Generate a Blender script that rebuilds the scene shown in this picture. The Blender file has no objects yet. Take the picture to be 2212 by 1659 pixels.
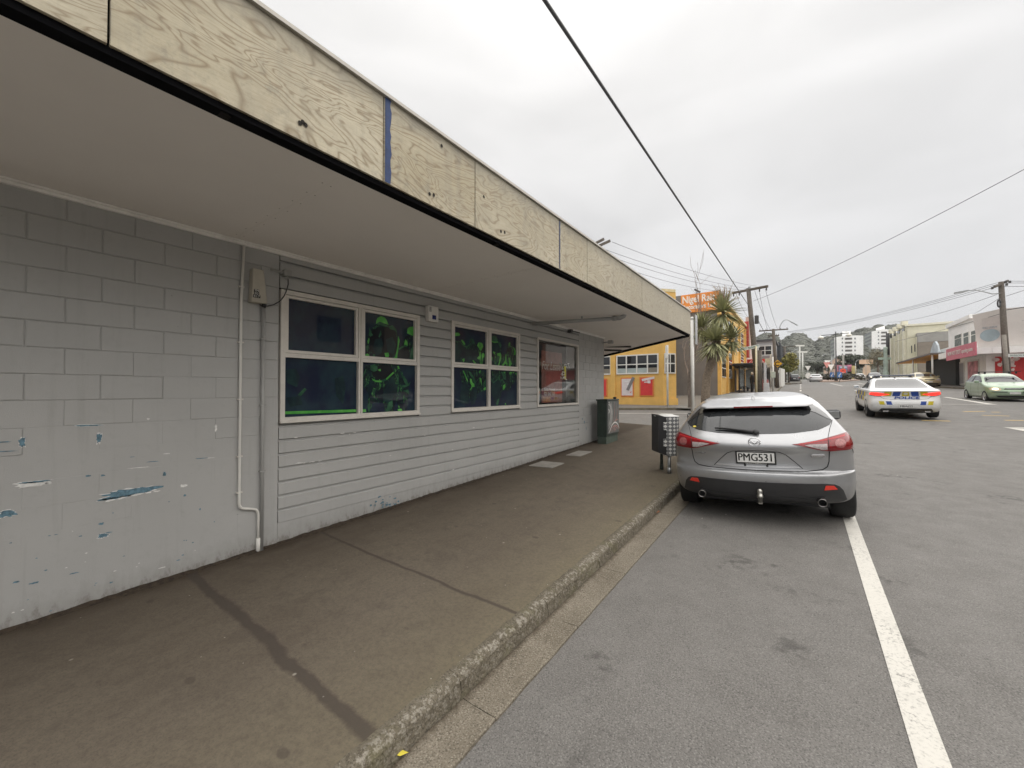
import bpy, bmesh, math, random
from mathutils import Vector, Matrix, Euler
random.seed(7)
sc = bpy.context.scene
R_ = math.radians
# ------------------------------------------------------------------ camera
CAMZ, YAW, PIT, FPX = 1.75, R_(36.28), R_(0.84), 850.0
cam = bpy.data.cameras.new('camera')
camo = bpy.data.objects.new('camera', cam)
sc.collection.objects.link(camo)
camo.location = (0, 0, CAMZ)
camo.rotation_euler = (R_(90) + PIT, 0, YAW)
cam.sensor_width = 36.0
cam.lens = FPX / 2212.0 * 36.0
cam.clip_start, cam.clip_end = 0.05, 3000
sc.camera = camo
# ------------------------------------------------------------------ sky, sun, exposure
SUN_EL, SUN_AZ = R_(42), R_(78)          # azimuth clockwise from the street direction (+Y)
wd = bpy.data.worlds.new('World'); sc.world = wd; wd.use_nodes = True
nt = wd.node_tree; nt.nodes.clear()
def wn(t, **k):
    n = nt.nodes.new(t)
    for a, b in k.items(): setattr(n, a, b)
    return n
sky = wn('ShaderNodeTexSky', sky_type='NISHITA', sun_disc=False)
sky.sun_elevation = SUN_EL; sky.sun_rotation = SUN_AZ; sky.air_density = 1.0; sky.dust_density = 4.0
bg1 = wn('ShaderNodeBackground'); bg1.inputs[1].default_value = 0.08
nt.links.new(sky.outputs[0], bg1.inputs[0])
tc = wn('ShaderNodeTexCoord'); sep = wn('ShaderNodeSeparateXYZ'); nt.links.new(tc.outputs['Generated'], sep.inputs[0])
rmp = wn('ShaderNodeValToRGB')
e = rmp.color_ramp.elements
e[0].position = 0.0; e[0].color = (0.330, 0.333, 0.345, 1)
e[1].position = 1.0; e[1].color = (0.86, 0.845, 0.82, 1)
m_ = rmp.color_ramp.elements.new(0.24); m_.color = (0.362, 0.360, 0.362, 1)
m_ = rmp.color_ramp.elements.new(0.60); m_.color = (0.435, 0.428, 0.420, 1)
m_ = rmp.color_ramp.elements.new(0.74); m_.color = (0.54, 0.53, 0.518, 1)
nt.links.new(sep.outputs[2], rmp.inputs[0])
mp = wn('ShaderNodeMapping'); mp.inputs['Scale'].default_value = (1, 1, 2.6); nt.links.new(tc.outputs['Generated'], mp.inputs[0])
nz = wn('ShaderNodeTexNoise'); nz.inputs['Scale'].default_value = 2.1; nz.inputs['Detail'].default_value = 4.0; nz.inputs['Roughness'].default_value = 0.45
nz.inputs['Distortion'].default_value = 0.6
nt.links.new(mp.outputs[0], nz.inputs[0])
mr = wn('ShaderNodeMapRange'); mr.inputs[1].default_value = 0.3; mr.inputs[2].default_value = 0.72; mr.inputs[3].default_value = 0.86; mr.inputs[4].default_value = 1.12
nt.links.new(nz.outputs[0], mr.inputs[0])
mul = wn('ShaderNodeVectorMath', operation='SCALE'); nt.links.new(rmp.outputs[0], mul.inputs[0]); nt.links.new(mr.outputs[0], mul.inputs['Scale'])
bg2 = wn('ShaderNodeBackground'); bg2.inputs[1].default_value = 1.0
nt.links.new(mul.outputs[0], bg2.inputs[0])
mxs = wn('ShaderNodeMixShader'); mxs.inputs[0].default_value = 0.95
nt.links.new(bg1.outputs[0], mxs.inputs[1]); nt.links.new(bg2.outputs[0], mxs.inputs[2])
wo = wn('ShaderNodeOutputWorld'); nt.links.new(mxs.outputs[0], wo.inputs[0])
sl = bpy.data.lights.new('sun', 'SUN'); sl.energy = 1.5; sl.angle = R_(140); sl.color = (1.0, 0.955, 0.90)
so = bpy.data.objects.new('sun', sl); sc.collection.objects.link(so)
sd = Vector((math.sin(SUN_AZ) * math.cos(SUN_EL), math.cos(SUN_AZ) * math.cos(SUN_EL), math.sin(SUN_EL)))
so.rotation_euler = (-sd).to_track_quat('-Z', 'Y').to_euler(); so.location = (0, 0, 60)
vs = sc.view_settings; vs.view_transform = 'Standard'; vs.look = 'None'; vs.gamma = 1.0; vs.use_curve_mapping = False
vs.exposure = 1.12
sc.cycles.max_bounces = 6; sc.cycles.use_denoising = True
# ------------------------------------------------------------------ pixel <-> world helpers (2212 x 1659 view of the photograph)
_cy, _sy, _cp, _sp = math.cos(YAW), math.sin(YAW), math.cos(PIT), math.sin(PIT)
RT = Vector((_cy, _sy, 0)); FWD = Vector((-_sy * _cp, _cy * _cp, _sp)); UPV = Vector((_sy * _sp, -_cy * _sp, _cp))
def ray(x, y): return FWD + RT * ((x - 1106) / FPX) + UPV * ((829.5 - y) / FPX)
def onX(x, y, X):
    d = ray(x, y); t = X / d.x; return Vector((X, t * d.y, CAMZ + t * d.z))
def onY(x, y, Y):
    d = ray(x, y); t = Y / d.y; return Vector((t * d.x, Y, CAMZ + t * d.z))
def onD(x, y, D):
    d = ray(x, y); return Vector((D * d.x, D * d.y, CAMZ + D * d.z))
def zm(ox, oy, s): return lambda px, py: ((ox + px / s) / 1.8228, (oy + py / s) / 1.8228)
PROF = [(-60, -1.6), (-10, -.26), (0, 0), (6, .165), (12, .38), (19.4, .66), (32, 1.12), (50, 1.76), (62, 2.16), (75, 2.62), (95, 3.3), (150, 4.8), (300, 7.5), (900, 9)]
def zp(Y):
    if Y <= PROF[0][0]: return PROF[0][1]
    for (a, za), (b, zb) in zip(PROF, PROF[1:]):
        if Y <= b: return za + (zb - za) * (Y - a) / (b - a)
    return PROF[-1][1]
def camb(X): return .06 * (1 - math.exp(-max(0, X + 1.3) / 1.05))
def zg(X, Y): return zp(Y) + camb(X)
def gnd(x, y, dz=0.0):
    d = ray(x, y); lo, hi = .5, 300.0
    for _ in range(50):
        m = (lo + hi) / 2
        if CAMZ + m * d.z > zg(m * d.x, m * d.y) + dz: lo = m
        else: hi = m
    return Vector((lo * d.x, lo * d.y, CAMZ + lo * d.z))
# ------------------------------------------------------------------ object helpers
COL = sc.collection
def tag(o, label=None, cat=None, group=None, kind=None):
    if label: o['label'] = label
    if cat: o['category'] = cat
    if group: o['group'] = group
    if kind: o['kind'] = kind
    return o
def thing(name, label, cat, loc=(0, 0, 0), rz=0.0, group=None):
    o = bpy.data.objects.new(name, None); COL.objects.link(o)
    o.location = loc; o.rotation_euler = (0, 0, rz); o.empty_display_size = .2
    return tag(o, label, cat, group)
def link(name, me, parent=None, loc=None, rot=None):
    o = bpy.data.objects.new(name, me); COL.objects.link(o)
    if parent: o.parent = parent
    if loc: o.location = loc
    if rot: o.rotation_euler = rot
    return o
def cub(a, b, c, d, t):
    return a
class MB:
    """collects shapes; build() links them as one mesh object"""
    def __init__(s): s.v = []; s.f = []; s.m = []; s.sm = []
    def add(s, vs, fs, mi=0, smooth=False, M=None):
        b = len(s.v)
        for p in vs:
            p = Vector(p)
            s.v.append(tuple(M @ p) if M else tuple(p))
        for f in fs:
            s.f.append([b + i for i in f]); s.m.append(mi); s.sm.append(smooth)
        return s
    def box(s, x0, x1, y0, y1, z0, z1, mi=0, M=None, bev=0.0):
        if bev <= 0:
            v = [(x, y, z) for z in (z0, z1) for y in (y0, y1) for x in (x0, x1)]
            return s.add(v, [(0, 2, 3, 1), (4, 5, 7, 6), (0, 1, 5, 4), (2, 6, 7, 3), (0, 4, 6, 2), (1, 3, 7, 5)], mi, False, M)
        bm = bmesh.new(); bmesh.ops.create_cube(bm, size=1)
        for q in bm.verts: q.co = Vector(((x0 + x1) / 2 + q.co.x * (x1 - x0), (y0 + y1) / 2 + q.co.y * (y1 - y0), (z0 + z1) / 2 + q.co.z * (z1 - z0)))
        bmesh.ops.bevel(bm, geom=bm.edges[:], offset=bev, segments=2, affect='EDGES', profile=.5)
        bm.verts.index_update(); v = [q.co[:] for q in bm.verts]; f = [[q.index for q in fc.verts] for fc in bm.faces]; bm.free()
        return s.add(v, f, mi, False, M)
    def tube(s, pts, r, n=8, mi=0, cap=True, M=None, smooth=True):
        pts = [Vector(p) for p in pts]
        rs = r if isinstance(r, (list, tuple)) else [r] * len(pts)
        vs = []; fs = []; pr = None
        for i, p in enumerate(pts):
            t = (pts[min(i + 1, len(pts) - 1)] - pts[max(i - 1, 0)])
            if t.length < 1e-9: t = Vector((0, 0, 1))
            t.normalize()
            if pr is None:
                a = Vector((0, 0, 1)) if abs(t.z) < .9 else Vector((1, 0, 0))
                u = t.cross(a).normalized()
            else:
                u = (pr - t * pr.dot(t))
                u = u.normalized() if u.length > 1e-6 else t.orthogonal().normalized()
            pr = u; w = t.cross(u)
            for k in range(n):
                an = 2 * math.pi * k / n
                vs.append(p + (u * math.cos(an) + w * math.sin(an)) * rs[i])
        for i in range(len(pts) - 1):
            for k in range(n):
                fs.append((i * n + k, i * n + (k + 1) % n, (i + 1) * n + (k + 1) % n, (i + 1) * n + k))
        s.add(vs, fs, mi, smooth, M)
        if cap:
            b = len(s.v) - len(vs)
            s.f.append([b + k for k in range(n)][::-1]); s.m.append(mi); s.sm.append(False)
            s.f.append([b + (len(pts) - 1) * n + k for k in range(n)]); s.m.append(mi); s.sm.append(False)
        return s
    def bar(s, a, b, w, h, mi=0):
        """rectangular bar from a to b"""
        a = Vector(a); b = Vector(b); t = (b - a).normalized()
        up = Vector((0, 0, 1)) if abs(t.z) < .95 else Vector((1, 0, 0))
        u = t.cross(up).normalized(); v = u.cross(t).normalized()
        vs = [p + u * (sx * w / 2) + v * (sz * h / 2) for p in (a, b) for sx, sz in ((-1, -1), (1, -1), (1, 1), (-1, 1))]
        return s.add(vs, [(0, 3, 2, 1), (4, 5, 6, 7), (0, 1, 5, 4), (1, 2, 6, 5), (2, 3, 7, 6), (3, 0, 4, 7)], mi)
    def lathe(s, prof, n=24, mi=0, M=None, smooth=True, closed=False):
        """prof = [(r, z)] round the z axis"""
        vs = [(r * math.cos(2 * math.pi * k / n), r * math.sin(2 * math.pi * k / n), z) for r, z in prof for k in range(n)]
        fs = []
        for i in range(len(prof) - (0 if closed else 1)):
            j = (i + 1) % len(prof)
            for k in range(n): fs.append((i * n + k, i * n + (k + 1) % n, j * n + (k + 1) % n, j * n + k))
        s.add(vs, fs, mi, smooth, M)
        return s
    def prism(s, poly, ext, mi=0):
        """polygon of 3-D points extruded by vector ext, closed"""
        p = [Vector(q) for q in poly]; e_ = Vector(ext); n = len(p)
        vs = p + [q + e_ for q in p]
        fs = [list(range(n))[::-1], list(range(n, 2 * n))] + [(i, (i + 1) % n, n + (i + 1) % n, n + i) for i in range(n)]
        return s.add(vs, fs, mi)
    def build(s, name, mats, parent=None, loc=None, rot=None, shade=None):
        me = bpy.data.meshes.new(name); me.from_pydata(s.v, [], s.f)
        if not isinstance(mats, (list, tuple)): mats = [mats]
        for m in mats: me.materials.append(m)
        me.polygons.foreach_set('material_index', s.m)
        me.polygons.foreach_set('use_smooth', s.sm if shade is None else [shade] * len(s.f))
        me.update()
        return link(name, me, parent, loc, rot)
def frame_of(right, up, origin):
    r = Vector(right).normalized(); u = Vector(up); u = (u - r * u.dot(r)).normalized(); n = r.cross(u)
    M = Matrix((( r.x, u.x, n.x, origin[0]), (r.y, u.y, n.y, origin[1]), (r.z, u.z, n.z, origin[2]), (0, 0, 0, 1)))
    return M
_txt = {}
def text(name, s, size, mat, parent, M, width=None, shear=0.0, bold=0.0, depth=.002, align='CENTER'):
    cu = bpy.data.curves.new('t', 'FONT'); cu.body = s; cu.size = size; cu.align_x = align; cu.align_y = 'CENTER'
    cu.extrude = depth; cu.shear = shear; cu.offset = bold; cu.resolution_u = 3
    to = bpy.data.objects.new('t', cu); COL.objects.link(to)
    bpy.context.view_layer.update()
    me = bpy.data.meshes.new_from_object(to.evaluated_get(bpy.context.evaluated_depsgraph_get()))
    bpy.data.objects.remove(to); bpy.data.curves.remove(cu)
    xs = [v.co.x for v in me.vertices]
    if width and xs:
        k = width / max(1e-6, max(xs) - min(xs))
        for v in me.vertices: v.co.x *= k
    me.transform(M)
    me.materials.clear(); me.materials.append(mat)
    o = link(name, me, parent)
    return o
def grid_fill(name, pts2, zf, mat, parent=None, step=1.0, dz=0.0, thick=0.0):
    """flat polygon (x,y) cut in rows along Y, heights from zf(x,y)"""
    bm = bmesh.new()
    bm.faces.new([bm.verts.new((x, y, 0)) for x, y in pts2])
    ys = [p[1] for p in pts2]; xs = [p[0] for p in pts2]
    y = math.ceil(min(ys) / step) * step
    while y < max(ys):
        bmesh.ops.bisect_plane(bm, geom=bm.verts[:] + bm.edges[:] + bm.faces[:], plane_co=(0, y, 0), plane_no=(0, 1, 0)); y += step
    for xx in (-1.3, -.8, -.3, .2, .8, 1.6, 2.7, 4.5):
        if min(xs) < xx < max(xs):
            bmesh.ops.bisect_plane(bm, geom=bm.verts[:] + bm.edges[:] + bm.faces[:], plane_co=(xx, 0, 0), plane_no=(1, 0, 0))
    for v in bm.verts: v.co.z = zf(v.co.x, v.co.y) + dz
    if thick:
        r = bmesh.ops.extrude_face_region(bm, geom=bm.faces[:])
        for q in r['geom']:
            if isinstance(q, bmesh.types.BMVert): q.co.z -= thick
    bmesh.ops.recalc_face_normals(bm, faces=bm.faces[:])
    bmesh.ops.triangulate(bm, faces=bm.faces[:])
    me = bpy.data.meshes.new(name); bm.to_mesh(me); bm.free(); me.materials.append(mat)
    if not thick:
        for p in me.polygons:
            if p.normal.z < 0: p.flip()
    return link(name, me, parent)
# ------------------------------------------------------------------ materials
def srgb(r, g, b):
    f = lambda c: (c / 255 / 12.92) if c / 255 <= .04045 else ((c / 255 + .055) / 1.055) ** 2.4
    return (f(r), f(g), f(b))
class NT:
    def __init__(s, name):
        s.mat = bpy.data.materials.new(name); s.mat.use_nodes = True
        s.t = s.mat.node_tree; s.b = s.t.nodes['Principled BSDF']; s.pos = None
    def n(s, t, ins=None, **k):
        x = s.t.nodes.new(t)
        for a, b in k.items(): setattr(x, a, b)
        for a, b in (ins or {}).items():
            if hasattr(b, 'is_linked') or isinstance(b, bpy.types.NodeSocket): s.t.links.new(b, x.inputs[a])
            else: x.inputs[a].default_value = b
        return x
    def P(s, kind='Position'):
        if kind == 'Position': return s.n('ShaderNodeNewGeometry').outputs['Position']
        return s.n('ShaderNodeTexCoord').outputs[kind]
    def noise(s, vec, scale, detail=4, rough=.55, dist=0.0):
        return s.n('ShaderNodeTexNoise', {'Vector': vec, 'Scale': scale, 'Detail': detail, 'Roughness': rough, 'Distortion': dist}).outputs[0]
    def ramp(s, fac, stops):
        r = s.n('ShaderNodeValToRGB', {0: fac}); el = r.color_ramp.elements
        while len(el) > len(stops): el.remove(el[-1])
        while len(el) < len(stops): el.new(1.0)
        for q, (p, c) in zip(el, stops):
            q.position = p; q.color = (c, c, c, 1) if isinstance(c, (int, float)) else (*c, 1)
        return r.outputs[0]
    def mix(s, fac, a, b, mode='MIX'):
        m = s.n('ShaderNodeMix', data_type='RGBA', blend_type=mode)
        for i, v in ((0, fac), (6, a), (7, b)):
            if isinstance(v, bpy.types.NodeSocket): s.t.links.new(v, m.inputs[i])
            elif isinstance(v, (int, float)): m.inputs[i].default_value = v if i == 0 else (v, v, v, 1)
            else: m.inputs[i].default_value = (*v[:3], 1)
        return m.outputs[2]
    def math(s, op, a, b=0.0, c=0.0):
        m = s.n('ShaderNodeMath', operation=op)
        for i, v in enumerate((a, b, c)):
            if isinstance(v, bpy.types.NodeSocket): s.t.links.new(v, m.inputs[i])
            else: m.inputs[i].default_value = v
        return m.outputs[0]
    def scale(s, vec, sx, sy, sz):
        return s.n('ShaderNodeMapping', {'Vector': vec, 'Scale': (sx, sy, sz)}).outputs[0]
    def set(s, **k):
        for a, v in k.items():
            a = a.replace('_', ' ')
            if isinstance(v, bpy.types.NodeSocket): s.t.links.new(v, s.b.inputs[a])
            else: s.b.inputs[a].default_value = (*v, 1) if isinstance(v, tuple) and len(v) == 3 else v
        return s
    def bump(s, h, strength=.3, dist=.01):
        b = s.n('ShaderNodeBump', {'Strength': strength, 'Distance': dist, 'Height': h})
        s.t.links.new(b.outputs[0], s.b.inputs['Normal']); return s
_mats = {}
def mat(key, col, rough=.6, metal=0.0, var=.10, sc_=6.0, bump=0.0, bs=40.0, spec=.5, coat=0.0, emit=0.0, dirt=0.0):
    if key in _mats: return _mats[key]
    q = NT(key); p = q.P()
    n1 = q.noise(p, sc_, 5, .6)
    a = tuple(max(0, c * (1 - var)) for c in col); b = tuple(min(1, c * (1 + var)) for c in col)
    c = q.mix(q.ramp(n1, [(.3, 0.0), (.7, 1.0)]), a, b)
    if dirt:
        d = q.ramp(q.noise(p, sc_ * 3.1, 6, .7), [(.55, 0.0), (.72, 1.0)])
        c = q.mix(q.math('MULTIPLY', d, dirt), c, tuple(x * .45 for x in col))
    q.set(Base_Color=c, Roughness=rough, Metallic=metal)
    q.b.inputs['Specular IOR Level'].default_value = spec
    if coat: q.set(Coat_Weight=coat, Coat_Roughness=.04)
    if emit: q.set(Emission_Color=tuple(col), Emission_Strength=emit)
    if bump: q.bump(q.noise(p, bs, 4, .6), bump, .01)
    _mats[key] = q.mat
    return q.mat
# ------------------------------------------------------------------ surface materials
def mk_asphalt():
    q = NT('asphalt'); p = q.P()
    big = q.noise(p, .28, 5, .6); mid = q.noise(p, 4.0, 6, .65); fine = q.noise(p, 130, 3, .7)
    agg = q.n('ShaderNodeTexVoronoi', {'Vector': p, 'Scale': 85.0}).outputs['Distance']
    trk = q.noise(q.scale(p, 1.1, .05, 1), 1.0, 3, .5)
    c = q.mix(q.ramp(big, [(.3, 0.0), (.72, 1.0)]), (.150, .142, .132), (.200, .191, .179))
    c = q.mix(q.ramp(trk, [(.35, 0.0), (.7, .5)]), c, (.200, .192, .180))
    c = q.mix(q.ramp(mid, [(.3, .0), (.8, .55)]), c, (.105, .099, .091))
    c = q.mix(q.ramp(agg, [(.12, .65), (.48, 0.0)]), c, (.285, .274, .258))
    c = q.mix(q.ramp(fine, [(.52, 0.0), (.64, .75)]), c, (.050, .048, .045))
    st = q.math('MULTIPLY', q.ramp(q.noise(p, 1.6, 3, .5), [(.60, 0.0), (.68, 1.0)]), q.ramp(q.noise(p, 11, 4, .6), [(.46, 0.0), (.58, 1.0)]))
    c = q.mix(q.math('MULTIPLY', st, .62), c, (.05, .047, .043))
    dv = q.n('ShaderNodeTexVoronoi', {'Vector': p, 'Scale': 1.3}); ds = q.math('MULTIPLY', q.ramp(q.math('ADD', dv.outputs['Distance'], q.math('MULTIPLY', q.noise(p, 22, 3, .6), .05)), [(.07, .8), (.105, 0.0)]), q.ramp(q.n('ShaderNodeSeparateColor', {0: dv.outputs['Color']}).outputs[1], [(.45, 0.0), (.5, 1.0)]))
    c = q.mix(ds, c, (.055, .051, .047))
    vv = q.n('ShaderNodeTexVoronoi', {'Vector': p, 'Scale': 3.1}); wh = q.ramp(vv.outputs['Distance'], [(.026, 1.0), (.036, 0.0)])
    c = q.mix(q.math('MULTIPLY', wh, q.ramp(q.n('ShaderNodeSeparateColor', {0: vv.outputs['Color']}).outputs[0], [(.4, 0.0), (.45, .85)])), c, (.60, .58, .54))
    q.set(Base_Color=c, Roughness=q.ramp(mid, [(.3, .70), (.7, .85)])); q.b.inputs['Specular IOR Level'].default_value = .42
    q.bump(q.mix(.5, agg, fine), .8, .008)
    return q.mat
def mk_footpath():
    q = NT('footpath_asphalt'); p = q.P()
    sep = q.n('ShaderNodeSeparateXYZ', {0: p}); X, Y = sep.outputs[0], sep.outputs[1]
    big = q.noise(p, .9, 5, .6); mid = q.noise(p, 7, 5, .6); fine = q.noise(p, 120, 3, .7)
    streak = q.noise(q.scale(p, 3.0, .6, 1), 3, 4, .6)
    c = q.mix(q.ramp(big, [(.28, 0.0), (.75, 1.0)]), (.116, .094, .071), (.168, .142, .109))
    c = q.mix(q.ramp(streak, [(.3, 0.0), (.75, .5)]), c, (.185, .156, .118))
    c = q.mix(q.ramp(mid, [(.5, 0.0), (.75, .45)]), c, (.082, .069, .056))
    c = q.mix(q.ramp(fine, [(.5, 0.0), (.7, .5)]), c, (.06, .052, .044))
    # wall-foot grime with canopy shade painted into its wide fade, moss beside the kerb
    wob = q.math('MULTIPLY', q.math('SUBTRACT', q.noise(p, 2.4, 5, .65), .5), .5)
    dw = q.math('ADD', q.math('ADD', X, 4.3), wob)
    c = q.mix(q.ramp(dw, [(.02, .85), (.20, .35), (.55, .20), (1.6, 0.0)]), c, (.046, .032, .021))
    dk = q.math('ADD', q.math('MULTIPLY', q.math('ADD', X, 1.6), -1.0), wob)
    c = q.mix(q.ramp(dk, [(.0, .55), (.18, .30), (.9, 0.0)]), c, (.190, .165, .105))
    # two tar joints across the path
    wy = q.math('MULTIPLY', q.math('SUBTRACT', q.noise(p, 9, 4, .7), .5), .07)
    wy2 = q.math('MULTIPLY', q.math('SUBTRACT', q.noise(p, 1.3, 2, .5), .5), .12)
    s1 = q.math('ABSOLUTE', q.math('ADD', q.math('ADD', q.math('SUBTRACT', Y, 1.11), wy), wy2))
    s2 = q.math('ABSOLUTE', q.math('ADD', q.math('ADD', q.math('SUBTRACT', Y, 2.25), q.math('MULTIPLY', wy, .35)), wy2))
    seam = q.math('MAXIMUM', q.ramp(s1, [(.026, 1.0), (.05, 0.0)]), q.ramp(s2, [(.008, 1.0), (.022, 0.0)]))
    c = q.mix(q.math('MULTIPLY', seam, .78), c, (.058, .047, .040))
    # gum spots and scraps of light litter
    v1 = q.n('ShaderNodeTexVoronoi', {'Vector': p, 'Scale': 3.6}); g1 = q.ramp(v1.outputs['Distance'], [(.03, 1.0), (.05, 0.0)])
    c = q.mix(q.math('MULTIPLY', g1, .75), c, (.36, .33, .28))
    v2 = q.n('ShaderNodeTexVoronoi', {'Vector': q.scale(p, 1.0, 1.6, 1), 'Scale': 1.7}); g2 = q.ramp(v2.outputs['Distance'], [(.05, .55), (.075, 0.0)])
    c = q.mix(g2, c, (.06, .05, .042))
    v3 = q.n('ShaderNodeTexVoronoi', {'Vector': p, 'Scale': 11.0}); g3 = q.ramp(v3.outputs['Distance'], [(.035, 1.0), (.06, 0.0)]); sel = q.ramp(q.n('ShaderNodeSeparateColor', {0: v3.outputs['Color']}).outputs[0], [(.80, 0.0), (.82, 1.0)])
    c = q.mix(q.math('MULTIPLY', q.math('MULTIPLY', g3, sel), .8), c, (.42, .40, .35))
    c = q.mix(q.ramp(q.noise(p, 38, 4, .7), [(.42, 0.0), (.68, .42)]), c, (.075, .063, .052))
    q.set(Base_Color=c, Roughness=.9); q.b.inputs['Specular IOR Level'].default_value = .25
    h = q.mix(.35, fine, mid)
    q.bump(q.mix(q.math('MULTIPLY', seam, .6), h, (0.0, 0.0, 0.0)), .7, .010)
    return q.mat
def mk_kerb():
    q = NT('kerb_concrete'); p = q.P()
    agg = q.n('ShaderNodeTexVoronoi', {'Vector': p, 'Scale': 62.0}); d = agg.outputs['Distance']
    big = q.noise(p, 2.6, 5, .65); fine = q.noise(p, 95, 4, .7)
    c = q.mix(q.ramp(big, [(.3, 0.0), (.7, 1.0)]), (.098, .082, .056), (.170, .148, .110))
    c = q.mix(q.ramp(d, [(.08, .55), (.30, 0.0)]), c, (.34, .31, .25))
    c = q.mix(q.ramp(fine, [(.5, 0.0), (.63, .8)]), c, (.055, .045, .030))
    sep = q.n('ShaderNodeSeparateXYZ', {0: p}); X = sep.outputs[0]
    top = q.math('MULTIPLY', q.ramp(q.math('ABSOLUTE', q.math('ADD', X, 1.555)), [(.015, 1.0), (.05, 0.0)]), q.ramp(q.noise(p, 30, 6, .75), [(.50, 0.0), (.58, 1.0)]))
    c = q.mix(q.math('MULTIPLY', top, .5), c, (.46, .43, .37))
    moss = q.ramp(q.noise(p, 4.4, 4, .6), [(.52, 0.0), (.72, .4)])
    c = q.mix(moss, c, (.120, .115, .040))
    q.set(Base_Color=c, Roughness=.92); q.bump(q.mix(.5, d, fine), .9, .012)
    return q.mat
def mk_gutter():
    q = NT('gutter_concrete'); p = q.P()
    d = q.n('ShaderNodeTexVoronoi', {'Vector': p, 'Scale': 75.0}).outputs['Distance']; big = q.noise(p, 3.0, 5, .65); fine = q.noise(p, 110, 4, .7)
    c = q.mix(q.ramp(big, [(.3, 0.0), (.7, 1.0)]), (.155, .132, .098), (.245, .215, .168))
    c = q.mix(q.ramp(d, [(.10, .7), (.42, 0.0)]), c, (.40, .365, .30)); c = q.mix(q.ramp(fine, [(.5, 0.0), (.62, .8)]), c, (.06, .05, .036))
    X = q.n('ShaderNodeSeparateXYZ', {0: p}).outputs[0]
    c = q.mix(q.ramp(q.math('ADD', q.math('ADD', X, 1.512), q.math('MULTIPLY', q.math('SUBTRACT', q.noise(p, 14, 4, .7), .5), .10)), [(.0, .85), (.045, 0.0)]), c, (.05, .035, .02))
    q.set(Base_Color=c, Roughness=.92); q.bump(q.mix(.5, d, fine), .8, .01)
    return q.mat
def mk_block_paint():
    q = NT('grey_wall_paint'); p = q.P()
    big = q.noise(p, .8, 4, .55); fine = q.noise(p, 160, 4, .7); mid = q.noise(p, 18, 4, .6)
    c = q.mix(q.ramp(big, [(.3, 0.0), (.7, 1.0)]), (.395, .396, .388), (.445, .445, .435))
    c = q.mix(q.ramp(mid, [(.55, 0.0), (.8, .22)]), c, (.30, .30, .29))
    v = q.n('ShaderNodeTexVoronoi', {'Vector': p, 'Scale': 9.0}); sp = q.math('MULTIPLY', q.ramp(v.outputs['Distance'], [(.03, 1.0), (.06, 0.0)]), q.ramp(q.noise(p, 1.6, 3, .5), [(.5, 0.0), (.6, 1.0)]))
    c = q.mix(q.math('MULTIPLY', sp, .6), c, (.16, .17, .17))
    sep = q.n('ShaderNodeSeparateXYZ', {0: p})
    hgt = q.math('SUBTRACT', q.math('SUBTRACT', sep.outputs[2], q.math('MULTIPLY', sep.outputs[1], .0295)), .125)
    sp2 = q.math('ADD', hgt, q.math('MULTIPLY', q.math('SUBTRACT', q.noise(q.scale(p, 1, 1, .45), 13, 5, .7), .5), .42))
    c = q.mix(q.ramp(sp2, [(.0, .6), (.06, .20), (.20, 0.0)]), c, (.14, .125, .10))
    run = q.noise(q.scale(p, 1, 1, .06), 16, 4, .6)
    c = q.mix(q.ramp(run, [(.56, 0.0), (.74, .22)]), c, (.27, .265, .25))
    q.set(Base_Color=c, Roughness=.55); q.b.inputs['Specular IOR Level'].default_value = .35
    q.bump(q.mix(.4, fine, mid), .30, .007)
    return q.mat
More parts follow.
